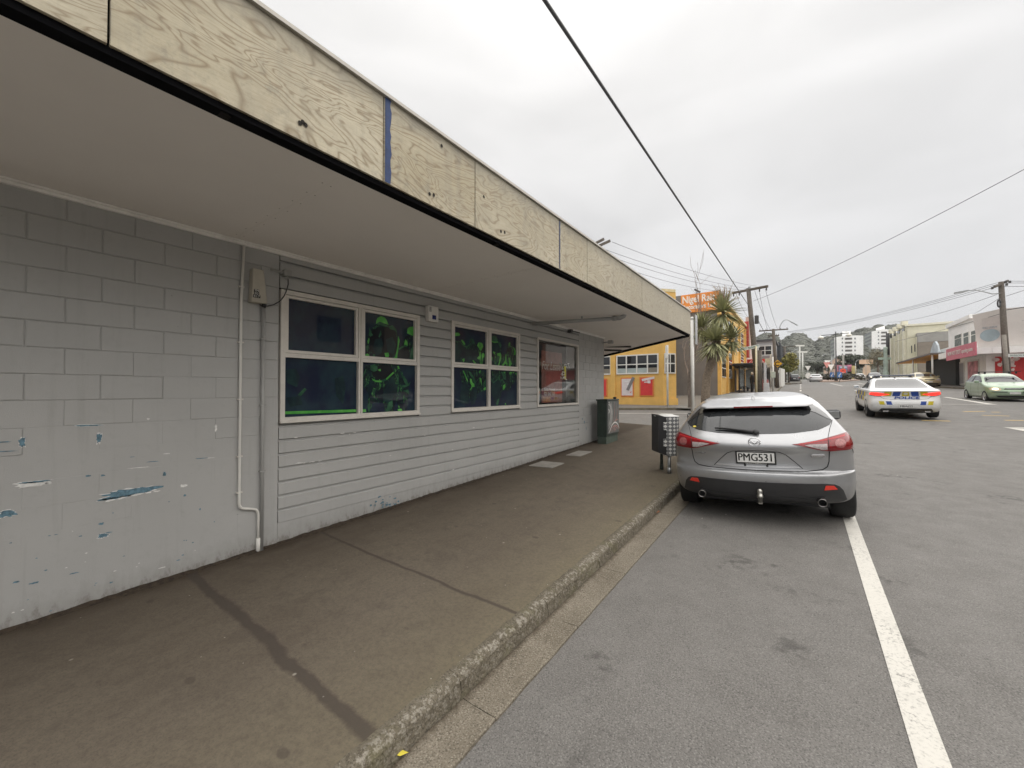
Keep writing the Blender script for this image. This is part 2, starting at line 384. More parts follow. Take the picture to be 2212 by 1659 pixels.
def mk_ply():
    q = NT('plywood'); p = q.P(); ob = q.n('ShaderNodeObjectInfo').outputs['Random']
    off = q.n('ShaderNodeCombineXYZ', {0: q.math('MULTIPLY', ob, 31.0), 1: q.math('MULTIPLY', ob, 17.0), 2: q.math('MULTIPLY', ob, 53.0)}).outputs[0]
    pv = q.n('ShaderNodeVectorMath', {0: q.scale(p, 1.0, .62, 1.9), 1: off}, operation='ADD').outputs[0]
    warp = q.noise(pv, 1.7, 3.0, .5, .7)
    fold = q.math('PINGPONG', q.math('MULTIPLY', warp, 40.0), 1.0)
    fine = q.noise(q.scale(p, 1, 4.5, 60), 2.4, 4, .65)
    big = q.noise(pv, 1.1, 3, .5)
    c = q.mix(q.ramp(big, [(.3, 0.0), (.72, 1.0)]), (.450, .400, .280), (.600, .550, .420))
    c = q.mix(q.ramp(fold, [(.0, .0), (.60, .10), (.93, .70), (1.0, .85)]), c, (.235, .175, .105))
    c = q.mix(q.ramp(fine, [(.45, 0.0), (.72, .42)]), c, (.27, .205, .13))
    v = q.n('ShaderNodeTexVoronoi', {'Vector': q.n('ShaderNodeVectorMath', {0: p, 1: off}, operation='ADD').outputs[0], 'Scale': 3.1})
    kn = q.math('MULTIPLY', q.ramp(v.outputs['Distance'], [(.055, 1.0), (.085, 0.0)]), q.ramp(q.n('ShaderNodeSeparateColor', {0: v.outputs['Color']}).outputs[0], [(.45, 0.0), (.48, 1.0)]))
    c = q.mix(q.math('MULTIPLY', kn, .9), c, (.10, .055, .035))
    grime = q.math('MULTIPLY', q.ramp(q.noise(p, 12, 6, .75), [(.50, 0.0), (.66, 1.0)]), q.ramp(q.noise(p, 1.8, 3, .5), [(.42, 0.0), (.60, 1.0)]))
    c = q.mix(q.math('MULTIPLY', grime, .5), c, (.20, .19, .16))
    sepz = q.n('ShaderNodeSeparateXYZ', {0: p})
    stk = q.math('MULTIPLY', q.ramp(q.noise(q.scale(p, 1, 1, .10), 11, 4, .65), [(.50, 0.0), (.68, 1.0)]), q.ramp(q.math('ADD', sepz.outputs[2], q.math('MULTIPLY', q.noise(p, 5, 3, .6), .25)), [(.0, 0.0), (1.0, 1.0)]))
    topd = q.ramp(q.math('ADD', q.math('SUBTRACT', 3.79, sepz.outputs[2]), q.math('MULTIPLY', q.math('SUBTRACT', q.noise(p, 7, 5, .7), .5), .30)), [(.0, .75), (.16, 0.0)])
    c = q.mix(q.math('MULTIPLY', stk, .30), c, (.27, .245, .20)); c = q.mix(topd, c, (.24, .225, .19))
    c = q.mix(q.math('MULTIPLY', ob, .30), c, (.40, .37, .30))
    c = q.mix(q.ramp(q.noise(p, 4.2, 6, .7), [(.48, 0.0), (.68, .42)]), c, (.36, .325, .245))
    c = q.mix(q.ramp(q.noise(p, 26, 5, .75), [(.56, 0.0), (.70, .35)]), c, (.22, .20, .155))
    # boards further along the canopy are older and greyer
    c = q.mix(q.ramp(q.math('MULTIPLY', sepz.outputs[1], .08), [(.33, 0.0), (.62, .50)]), c, (.33, .305, .25))
    q.set(Base_Color=c, Roughness=.72); q.bump(q.mix(.5, fold, fine), .12, .004)
    return q.mat
def mk_lines(key, col, worn=.5):
    q = NT(key); p = q.P()
    w = q.ramp(q.noise(p, 55, 4, .7), [(.50 + .1 * (1 - worn), 0.0), (.66 + .1 * (1 - worn), 1.0)])
    w2 = q.ramp(q.noise(p, 4, 3, .6), [(.35, .15), (.7, 1.0)])
    c = q.mix(q.math('MULTIPLY', w, w2), col, (.15, .145, .137))
    c = q.mix(q.ramp(q.noise(p, 9, 3, .6), [(.5, 0.0), (.8, .3)]), c, tuple(x * .72 for x in col))
    q.set(Base_Color=c, Roughness=.75); q.bump(q.noise(p, 120, 3, .7), .3, .005)
    return q.mat
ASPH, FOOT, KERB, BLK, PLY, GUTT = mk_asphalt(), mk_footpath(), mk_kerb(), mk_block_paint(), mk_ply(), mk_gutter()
LINEW = mk_lines('road_paint_white', (.60, .58, .53), .9); LINEY = mk_lines('road_paint_yellow', (.62, .43, .12), .8)
WHITE = mat('white_paint', (.68, .67, .63), .45, var=.06)
OFFW = mat('window_frame_paint', (.66, .63, .58), .4, var=.07, sc_=12, dirt=.15)
BLACK = mat('black_paint', (.018, .018, .02), .5)
DARK = mat('dark_metal', (.05, .05, .052), .5)
GALV = mat('galvanised_steel', (.36, .37, .37), .42, .75, var=.12, sc_=25)
GREYPIPE = mat('grey_painted_pipe', (.36, .36, .35), .5, var=.08)
SOFF = mat('soffit_paint', (.84, .80, .75), .6, var=.035, sc_=.8, bump=.04, bs=120)
CONC = mat('concrete', (.30, .285, .255), .85, var=.2, sc_=5, bump=.3, bs=60)
WOODP = mat('weathered_pole_wood', (.115, .098, .082), .85, var=.3, sc_=9, bump=.4, bs=30)
GLASSD = mat('dark_window_glass', (.020, .022, .025), .06, var=.3, sc_=1.5, spec=.6)
RUBBER = mat('tyre_rubber', (.018, .018, .019), .75, var=.2, sc_=30)
# ------------------------------------------------------------------ ground, road, footpaths, kerbs
bm = bmesh.new(); N = 60
ysx = [-60, -30] + [i * 10 for i in range(-1, 31)] + [400, 600, 900, 1300]
xsx = [-900, -500, -250, -120, -60, -30, -8, 0, 8, 30, 60, 120, 250, 500, 900, 1300]
vv = [[bm.verts.new((x, y, zp(y) - .45 + (0 if y < 160 else 0))) for x in xsx] for y in ysx]
for j in range(len(ysx) - 1):
    for i in range(len(xsx) - 1): bm.faces.new((vv[j][i], vv[j][i + 1], vv[j + 1][i + 1], vv[j + 1][i]))
me = bpy.data.meshes.new('ground'); bm.to_mesh(me); bm.free()
me.materials.append(mat('ground_soil_grass', (.10, .105, .06), .9, var=.35, sc_=.4))
tag(link('ground', me), kind='structure')
road = tag(grid_fill('road', [(-45, -25), (45, -25), (45, 170), (-45, 170)], zg, ASPH, step=2.0), kind='structure')
FH = .122
# left footpath with the corner swing
KX = -1.512
kerb_path = [(KX, -14.0), (KX, 9.4), (-1.56, 10.4), (-1.75, 11.3), (-2.15, 12.2), (-2.8, 12.95), (-3.8, 13.45), (-5.2, 13.75), (-9, 14.6), (-30, 19.5)]
inner = [(x - .10, y - (.03 if i > 3 else 0) - (.07 if i > 5 else 0)) for i, (x, y) in enumerate(kerb_path)]
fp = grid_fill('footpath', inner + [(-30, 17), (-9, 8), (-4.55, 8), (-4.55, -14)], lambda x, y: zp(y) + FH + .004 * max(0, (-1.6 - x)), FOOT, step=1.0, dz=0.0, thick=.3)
tag(fp, kind='structure')
def resample(path, L):
    P = [Vector((x, y, 0)) for x, y in path]; out = [P[0]]; need = L; i = 0; cur = P[0]
    while i < len(P) - 1:
        d = (P[i + 1] - cur).length
        if d >= need: cur = cur + (P[i + 1] - cur).normalized() * need; out.append(cur); need = L
        else: need -= d; cur = P[i + 1]; i += 1
    return out
def sweep_piece(prof, a, b, nrm_a, nrm_b, seg, jit, base):
    """prof: (offset to the kerb side, height); a, b end points"""
    m = MB(); k = len(prof); vs = []; 
    for s in range(seg + 1):
        t = s / seg; p = a.lerp(b, t); n = nrm_a.lerp(nrm_b, t).normalized()
        for (o, h) in prof:
            j = jit * (0 if h < -.05 else 1)
            vs.append((p.x + n.x * (o + random.uniform(-j, j)), p.y + n.y * (o + random.uniform(-j, j)), base(p.x, p.y) + h + random.uniform(-j, j) * .7))
    fs = [(s * k + i, s * k + (i + 1) % k, (s + 1) * k + (i + 1) % k, (s + 1) * k + i) for s in range(seg) for i in range(k)]
    fs += [list(range(k))[::-1], [seg * k + i for i in range(k)]]
    m.add(vs, fs); return m
KPROF = [(0, -.12), (0.0, .0), (-.010, .05), (-.018, .095), (-.030, .114), (-.055, .124), (-.104, .126), (-.104, -.12)]
GPROF = [(.235, -.12), (.235, .016), (.225, .020), (.16, .016), (.08, .013), (.004, .015), (.004, -.12)]
def kerb_run(name, path, L, fine=True, gutter=True, profK=KPROF, base=lambda x, y: zp(y)):
    root = bpy.data.objects.new(name, None); COL.objects.link(root); root['kind'] = 'structure'
    pts = resample(path, L)
    def nrm(i):
        t = (pts[min(i + 1, len(pts) - 1)] - pts[max(i - 1, 0)]).normalized(); return Vector((t.y, -t.x, 0))
    for i in range(len(pts) - 1):
        d = (pts[i + 1] - pts[i]).normalized(); g = .0022
        near = fine and -2 < pts[i].y < 8
        sweep_piece(profK, pts[i] + d * g, pts[i + 1] - d * g, nrm(i), nrm(i + 1), 22 if near else 3, .0035 if near else 0, base).build('kerb_stone', KERB, root)
        if gutter: sweep_piece(GPROF, pts[i] + d * g, pts[i + 1] - d * g, nrm(i), nrm(i + 1), 12 if near else 3, .0025 if near else 0, base).build('gutter_slab', GUTT, root)
    return root
kerb_run('kerb', [(KX, -3.0)] + kerb_path[1:8], .92)
# far corner footpath + kerb (beyond the side street)
far_path = [(-30, 12.0), (-14, 17.6), (-7.5, 20.05), (-4.6, 21.15), (-3.2, 22.0), (-2.3, 23.3), (-1.85, 25.2), (-1.75, 28), (-1.7, 42), (-2.0, 72)]
fi = [(x - .1, y + .08) for x, y in far_path]
fp2 = grid_fill('footpath', fi + [(-12, 72), (-12, 30), (-30, 26)], lambda x, y: zp(y) + FH, mat('far_footpath', (.155, .145, .13), .9, var=.15, sc_=3), step=2.0, thick=.3)
tag(fp2, kind='structure')
kerb_run('kerb', list(reversed(far_path))[::-1], 1.6, fine=False, gutter=False)
# kerb build-out with the street trees further up, right-hand footpath
bo = [(-2.0, 72.5), (-1.7, 73.2), (-.4, 74.2), (.1, 76), (.1, 120)]
tag(grid_fill('footpath', bo + [(-12, 120), (-12, 72.5)], lambda x, y: zp(y) + FH + .08, mat('far_footpath', (1, 1, 1)), step=4.0, thick=.3), kind='structure')
kerb_run('kerb', [(-2.0, 72.4)] + bo, 1.6, fine=False, gutter=False, profK=[(o, h + .09) for o, h in KPROF])
rp = [(30, 47.2), (13.6, 47.2), (11.9, 48.2), (10.9, 50.6), (10.4, 54.2), (10.2, 60), (10.0, 130)]
tag(grid_fill('footpath', [(x + .1, y + .1) for x, y in rp] + [(40, 130), (40, 47.3)], lambda x, y: zg(x, y) + FH, mat('far_footpath', (1, 1, 1)), step=4.0, thick=.3), kind='structure')
kerb_run('kerb', rp[1:], 1.6, fine=False, gutter=False, base=zg)
# painted markings
def marking(pts, m=LINEW, dz=.004):
    return tag(grid_fill('road_marking', pts, zg, m, step=1.0, dz=dz), kind='structure')
marking([(.392, -14), (.512, -14), (.512, 6.9), (.392, 6.9)])
def stroke(a, b, w=.12, m=LINEW, dz=.004):
    a = Vector(a[:2]); b = Vector(b[:2]); t = (b - a).normalized(); n = Vector((t.y, -t.x)) * (w / 2)
    marking([tuple(a - n), tuple(a + n), tuple(b + n), tuple(b - n)][::-1], m, dz)
stroke((-30, 9), (-6.98, 18.29)); stroke((-6.98, 18.29), (-2.6, 20.1), dz=.0045)
for k in range(4): stroke((-.02 + .0 * k, 44.5 + k * 8.0), (-.02, 48.0 + k * 8.0), .13)
# merge arrow head markings in the middle of the road
marking([(7.05, 35.3), (7.25, 35.3), (7.42, 28.3), (7.16, 28.6)]); stroke((5.0, 28.0), (7.2, 28.45), .14, dz=.008)
stroke((2.3, 26.7), (5.0, 28.0), .13); 
stroke((5.25, 23.48), (5.95, 23.95), .12, LINEY); stroke((6.0, 23.55), (6.25, 23.62), .12, LINEY)
stroke((5.36, 21.9), (6.0, 21.86), .12, LINEY); stroke((5.4, 20.04), (6.3, 20.4), .12, LINEY); stroke((3.3, 19.05), (3.98, 19.12), .16, LINEY)
marking([(4.72, 17.72), (5.5, 17.9), (7, 17.9), (7, 17.55), (5.3, 17.5)]); marking([(4.74, 17.66), (5.2, 17.3), (6.2, 14.0), (5.6, 14.2), (4.85, 16.9)], dz=.008)
stroke((3.88, 46.8), (4.08, 43.5), .14)
# chevron bars and red median tip by the island
stroke((3.6, 76), (4.0, 60.8), .16); stroke((6.7, 76), (6.95, 60.6), .16)
for yy in (61.0, 64.2, 68.6, 73.0): stroke((4.05 - (yy - 61) * .026, yy), (6.9, yy), .3, dz=.008)

# litter and soil caught along the foot of the wall
sm = MB(); vs = []; k = 0; y = -6.0
while y < 10.0:
    w = .018 + .05 * abs(math.sin(y * 1.7) * math.sin(y * 4.3 + 1)) + random.uniform(0, .03)
    h = .012 + random.uniform(0, .010)
    vs += [(-4.31, y, zp(y) + FH + .012 + h + random.uniform(0, .008)), (-4.30 + w * .4, y, zp(y) + FH + .014 + h * .4), (-4.30 + w, y, zp(y) + FH + .009)]; y += .045; k += 1
sm.add(vs, [(3 * i + j, 3 * i + j + 1, 3 * i + j + 4, 3 * i + j + 3) for i in range(k - 1) for j in (0, 1)], 0, True)
tag(sm.build('soil_strip', mat('damp_soil', (.042, .030, .020), .95, var=.5, sc_=30, bump=.6, bs=90)), 'dark damp soil caught along the foot of the grey wall', 'soil', kind='stuff')
# ------------------------------------------------------------------ the corner shop on the left
WX = -4.30; SOFZ = 3.17; FX = -2.32; FTOP = 3.79
bld = thing('corner_shop', 'long grey painted shop with plywood canopy, beside the footpath', 'building', (WX, 1.8, .1))
def P_(m, name, mats, parent, **k):            # child of a thing whose coordinates are already in world space
    o = m.build(name, mats, parent, **k)
    r = parent
    while r.parent: r = r.parent
    o.matrix_parent_inverse = Matrix.Translation(-Vector(r.location)) if parent is r else Matrix.Identity(4)
    return o
def fix(o, root):
    o.matrix_parent_inverse = Matrix.Translation(-Vector(root.location)); return o
Z0 = -.6
# block wall with each block its own piece
bw = P_(MB().box(-4.62, WX - .009, -14, 1.83, Z0, SOFZ + .3), 'block_wall', BLK, bld)
BW, BH = .366, .1865
def block_mesh(w, h, gap, rec):
    m = MB(); g = gap / 2; b = rec
    y0, y1, z0, z1 = -w / 2 + g, w / 2 - g, -h / 2 + g, h / 2 - g
    vs = [(-.012, y, z) for y, z in ((y0, z0), (y1, z0), (y1, z1), (y0, z1))] + [(-b * .45, y, z) for y, z in ((y0, z0), (y1, z0), (y1, z1), (y0, z1))] + [(0, y, z) for y, z in ((y0 + b, z0 + b), (y1 - b, z0 + b), (y1 - b, z1 - b), (y0 + b, z1 - b))]
    fs = [(8, 9, 10, 11)] + [(i, (i + 1) % 4, 4 + (i + 1) % 4, 4 + i) for i in range(4)] + [(4 + i, 4 + (i + 1) % 4, 8 + (i + 1) % 4, 8 + i) for i in range(4)]
    m.add(vs, fs); me = bpy.data.meshes.new('concrete_block'); me.from_pydata(m.v, [], m.f); me.materials.append(BLK); return me
_bm = {}
def block(w, cy, cz, lvl, parent, X=WX):
    key = (round(w, 3), lvl)
    if key not in _bm: _bm[key] = block_mesh(w, BH, (.0035, .0018, .0006, .0)[lvl], (.0085, .0055, .0012, .0001)[lvl])
    o = link('concrete_block', _bm[key], parent, (X - WX, cy, cz))
    o.matrix_parent_inverse = Matrix.Identity(4)
    return o
ztop = 2.98 + BH
for r in range(17):
    zc = ztop - BH * (r + .5)
    ph = .195 if r % 2 == 1 else .195 + BW / 2
    lvl = 0 if r < 6 else (1 if r < 8 else (2 if r < 10 else 3))
    k = -6
    while True:
        y0 = ph + BW * k; y1 = y0 + BW; k += 1
        if y0 > 1.8: break
        y1 = min(y1, 1.828)
        if y1 - y0 < .03: continue
        lv = min(3, max(0, lvl + random.choice((0, 0, 0, 1, -1) if 0 < lvl < 3 else ((0, 0, 0, -1) if lvl else (0, 0, 1)))))
        o = block(y1 - y0, (y0 + y1) / 2, zc, lv, bw)
        o.location.x = WX + (random.uniform(-.001, .001) if lv < 2 else 0)
# world-space children under the wall part need the thing's offset removed once
for o in list(bw.children): o.matrix_parent_inverse = Matrix.Identity(4)
# far block pier
bw2 = P_(MB().box(-4.62, WX - .009, 8.57, 10.06, Z0, SOFZ + .3), 'block_pier', BLK, bld)
for r in range(16):
    zc = ztop - BH * (r + .5)
    for k in range(5):
        y0 = 8.572 + (.372 * k if r % 2 else .372 * (k - .35)); y1 = y0 + .372
        y0 = max(y0, 8.572); y1 = min(y1, 10.06)
        if y1 - y0 < .05: continue
        o = block(y1 - y0, (y0 + y1) / 2, zc, 0 if r < 12 else 2, bw2); o.location.x = WX
P_(MB().prism([(-4.3, 10.062, Z0), (-4.62, 10.062, Z0), (-13, 14.2, Z0), (-13, 14.6, Z0)], (0, 0, SOFZ + .3 - Z0)), 'side_wall', BLK, bld)
# rendered plinth and the timber backing behind the boards
P_(MB().box(-4.62, WX - .004, 1.832, 8.568, Z0, .392), 'plinth', BLK, bld)
WIN = [(1.84, 3.66, 1.42, 2.785), (4.285, 6.10, 1.42, 2.81), (6.71, 8.54, 1.40, 2.82)]
ww = P_(MB().box(-4.62, -4.345, 1.832, 8.568, .392, 1.42).box(-4.62, -4.345, 1.832, 8.568, 2.83, SOFZ + .3).box(-4.62, -4.345, 3.66, 4.285, 1.42, 2.83).box(-4.62, -4.345, 6.10, 6.71, 1.42, 2.83), 'timber_wall', BLK, bld)
def board_mesh(L, h=.1415):
    prof = [(-.04, .0), (.002, .0), (.0, h - .032), (-.006, h - .026), (-.020, h - .021), (-.022, h - .006), (-.04, h - .006)]
    m = MB(); k = len(prof); vs = [(x, y, z) for y in (0, L) for x, z in prof]
    fs = [(i, k + i, k + (i + 1) % k, (i + 1) % k) for i in range(k)] + [list(range(k))[::-1], list(range(k, 2 * k))]
    m.add(vs, fs); me = bpy.data.meshes.new('weatherboard'); me.from_pydata(m.v, [], m.f); me.materials.append(BLK); return me
_wb = {}
bz = .395; HB = .1415
while bz < SOFZ - .02:
    spans = [(1.836, 8.564)]
    for (a, b, z0, z1) in WIN:
        if bz + HB * .5 > z0 and bz + HB * .5 < z1:
            ns = []
            for (s, e_) in spans:
                if b <= s or a >= e_: ns.append((s, e_))
                else:
                    if a - s > .02: ns.append((s, a - .004))
                    if e_ - b > .02: ns.append((b + .004, e_))
            spans = ns
    for (s, e_) in spans:
        key = round(e_ - s, 3)
        if key not in _wb: _wb[key] = board_mesh(e_ - s)
        o = link('weatherboard', _wb[key], ww, (WX + random.uniform(-.0012, .0008), s, bz)); o.matrix_parent_inverse = Matrix.Identity(4)
    bz += HB
# peeling paint: older blue and white coats showing through
PB = mat('old_blue_paint', (.115, .21, .27), .7, var=.45, sc_=40); PW = mat('old_white_paint', (.72, .72, .70), .7, var=.2, sc_=30)
def chip(px, py, w, h, m, ang=0.0, X=WX):
    c = onX(px, py, X); mb = MB(); n = 40; vs = [(X + .0022, c.y, c.z)]
    for k in range(n):
        a = 2 * math.pi * k / n; r = random.uniform(.70, 1.08) * (1 + .12 * math.sin(3 * a + px) + .10 * math.sin(7 * a + py))
        u, v = math.copysign(abs(math.cos(a)) ** .7, math.cos(a)) * w / 2 * r, math.copysign(abs(math.sin(a)) ** .7, math.sin(a)) * h / 2 * r
        vs.append((X + .0022, c.y + u * math.cos(ang) - v * math.sin(ang), c.z + u * math.sin(ang) + v * math.cos(ang)))
    mb.add(vs, [(0, 1 + k, 1 + (k + 1) % n) for k in range(n)])
    o = mb.build('peeled_patch', m, bw); o.matrix_parent_inverse = Matrix.Identity(4)
for a in [(278, 1064, .34, .062, 0.06), ]:
    chip(a[0], a[1] + 1, a[2] * 1.04, a[3] * 1.16, PW, a[4], WX - .0006); chip(a[0], a[1], a[2], a[3], PB, a[4])
for k in range(7): chip(225 + k * 19, 1079 - k * 3.0, .045, .012, PW)
for (x, y, w, h, m) in [(48, 955, .03, .07, PB), (214, 946, .03, .075, PB), (466, 925, .018, .075, PW), (190, 919, .15, .012, PB), (190, 917, .12, .006, PW), (70, 1046, .16, .035, PW), (75, 1041, .15, .014, PB), (15, 1110, .085, .045, PB),
                        (190, 1028, .03, .014, PB), (222, 1027, .025, .014, PB), (355, 1024, .022, .036, PB), (397, 1049, .055, .026, PW), (399, 1070, .02, .02, PB), (222, 1157, .06, .032, PB), (235, 1150, .04, .008, PB), (219, 1131, .03, .018, PB),
                        (432, 1100, .012, .02, PB), (74, 1259, .05, .012, PB), (35, 1257, .03, .014, PB), (160, 1238, .05, .008, PB), (240, 1258, .02, .01, PB), (385, 1210, .03, .008, PB), (350, 1226, .05, .008, PW), (463, 1127, .01, .01, PB),
                        (320, 905, .02, .012, PW), (435, 990, .1, .007, PB), (455, 989, .06, .005, PW), (300, 1010, .14, .006, PW), (330, 997, .08, .006, PB), (105, 1043, .03, .02, PW), (0, 955, .1, .008, PB), (285, 987, .03, .005, PB), (360, 980, .05, .007, PW), (10, 975, .12, .006, PB)]:
    if w * h > .0009 and m is PB: chip(x, y, w * 1.12, h * 1.22, PW, -.04, WX - .0006)
    chip(x, y, w, h, m, -.04)
for k in range(30): chip(random.uniform(20, 500), random.uniform(1080, 1330), random.uniform(.006, .02), random.uniform(.004, .01), random.choice((PB, PB, PW)))
for k in range(26): chip(random.uniform(800, 870), random.uniform(1072, 1098), random.uniform(.01, .05), random.uniform(.01, .03), PB)
for k in range(26):
    p = random.choice([(640, 945), (735, 937), (770, 935), (668, 1000), (690, 997), (920, 940), (1000, 970), (860, 985), (1045, 925), (980, 1015), (1213, 935)])
    chip(p[0] + random.uniform(-25, 25), p[1] + random.uniform(-2, 2), random.uniform(.02, .06), random.uniform(.006, .012), PW)
for (x, y, w, h) in [(1262, 912, .05, .07), (1266, 925, .03, .09), (1258, 905, .06, .03)]: chip(x, y, w, h, PB)
# windows
def window(a, b, z0, z1, quad=True):
    fr = MB(); t = .045; X0, X1 = WX - .05, WX + .018
    def ring(y0, y1, q0, q1, w, xa, xb):
        fr.box(xa, xb, y0, y1, q0, q0 + w); fr.box(xa, xb, y0, y1, q1 - w, q1); fr.box(xa, xb, y0, y0 + w, q0 + w, q1 - w); fr.box(xa, xb, y1 - w, y1, q0 + w, q1 - w)
    ring(a, b, z0, z1, t, X0, X1)
    wn_ = None
    if quad:
        ym = (a + b) / 2; zmid = z0 + (z1 - z0) * .505
        fr.box(X0, X1 - .004, ym - .028, ym - .003, z0 + t, z1 - t); fr.box(X0, X1 - .004, ym + .003, ym + .028, z0 + t, z1 - t)
        fr.box(X0, X1 - .006, a + t, ym - .029, zmid - .022, zmid + .022); fr.box(X0, X1 - .006, ym + .029, b - t, zmid - .022, zmid + .022)
        for (y0, y1) in ((a + t + .004, ym - .032), (ym + .032, b - t - .004)): ring(y0, y1, zmid + .026, z1 - t - .004, .030, X0, X1 - .012)
        fr.box(X1, X1 + .02, a - .005, b + .005, z0 - .012, z0 + .008)
    o = P_(fr, 'window', OFFW, bld)
    return o
def film_mat(key, c0, c1, scale):
    q = NT(key); p = q.P()
    n = q.noise(q.scale(p, 1, 1, .8), scale, 4, .55)
    q.set(Base_Color=q.mix(q.ramp(n, [(.42, 0.0), (.75, 1.0)]), c0, c1), Roughness=.5, Coat_Weight=.62, Coat_Roughness=.03)
    q.b.inputs['Coat IOR'].default_value = 1.45; q.b.inputs['Specular IOR Level'].default_value = .15
    return q.mat
NAVY = film_mat('printed_navy', (.009, .015, .040), (.018, .050, .064), 3.4)
NAVYD = film_mat('printed_dark', (.008, .009, .014), (.018, .024, .028), 5.0)
GRN = film_mat('printed_green', (.065, .33, .055), (.16, .52, .11), 9.0)
GRND = film_mat('printed_dim_green', (.018, .078, .042), (.055, .18, .088), 11.0)
GRNS = film_mat('printed_shadow_green', (.008, .022, .030), (.018, .055, .052), 6.0)
q = NT('printed_figure'); p = q.P()
st1 = q.noise(q.scale(p, 1, 3.2, 1.0), 9, 5, .65, 1.2); st2 = q.noise(q.scale(p, 1, 1.0, 2.2), 5, 3, .5, .8)
cc_ = q.mix(q.ramp(st2, [(.4, 0.0), (.7, 1.0)]), (.006, .010, .020), (.014, .040, .044))
cc_ = q.mix(q.math('MULTIPLY', q.ramp(st1, [(.54, 0.0), (.60, 1.0)]), q.ramp(st2, [(.38, .25), (.62, 1.0)])), cc_, (.045, .185, .055))
cc_ = q.mix(q.ramp(st1, [(.63, 0.0), (.67, 1.0)]), cc_, (.11, .40, .09))
q.set(Base_Color=cc_, Roughness=.5, Coat_Weight=.62, Coat_Roughness=.03); q.b.inputs['Specular IOR Level'].default_value = .15; FIG = q.mat
def prints(win, T, polys, x0):
    off = 0
    for kind, pts in polys:
        m = {'g': GRN, 'd': GRND, 's': GRNS, 'k': NAVYD, 'f': FIG}[kind]
        P = [onX(*T(*p), x0) for p in pts]; X = x0 + .0006 + off * .00012; off += 1
        mb = MB(); mb.add([(X, p.y, p.z) for p in P], [list(range(len(P)))])
        bm_ = bmesh.new(); 
        o = mb.build('printed_shape', m, win); bm_.from_mesh(o.data); bmesh.ops.triangulate(bm_, faces=bm_.faces[:]); bmesh.ops.recalc_face_normals(bm_, faces=bm_.faces[:]); bm_.to_mesh(o.data); bm_.free()
        for pl in o.data.polygons:
            if pl.normal.x < 0: pl.flip()
        o.matrix_parent_inverse = Matrix.Identity(4)
XG = WX - .030
w1 = window(*WIN[0]); w2 = window(*WIN[1])
for w, (a, b, z0, z1) in ((w1, WIN[0]), (w2, WIN[1])):
    ym = (a + b) / 2; zmid = z0 + (z1 - z0) * .505
    for (y0, y1) in ((a + .03, ym - .012), (ym + .012, b - .03)):
        for (q0, q1) in ((z0 + .03, zmid - .01), (zmid + .01, z1 - .03)):
            o = MB().box(XG - .006, XG, y0, y1, q0, q1).build('pane', NAVY, w); o.matrix_parent_inverse = Matrix.Identity(4)
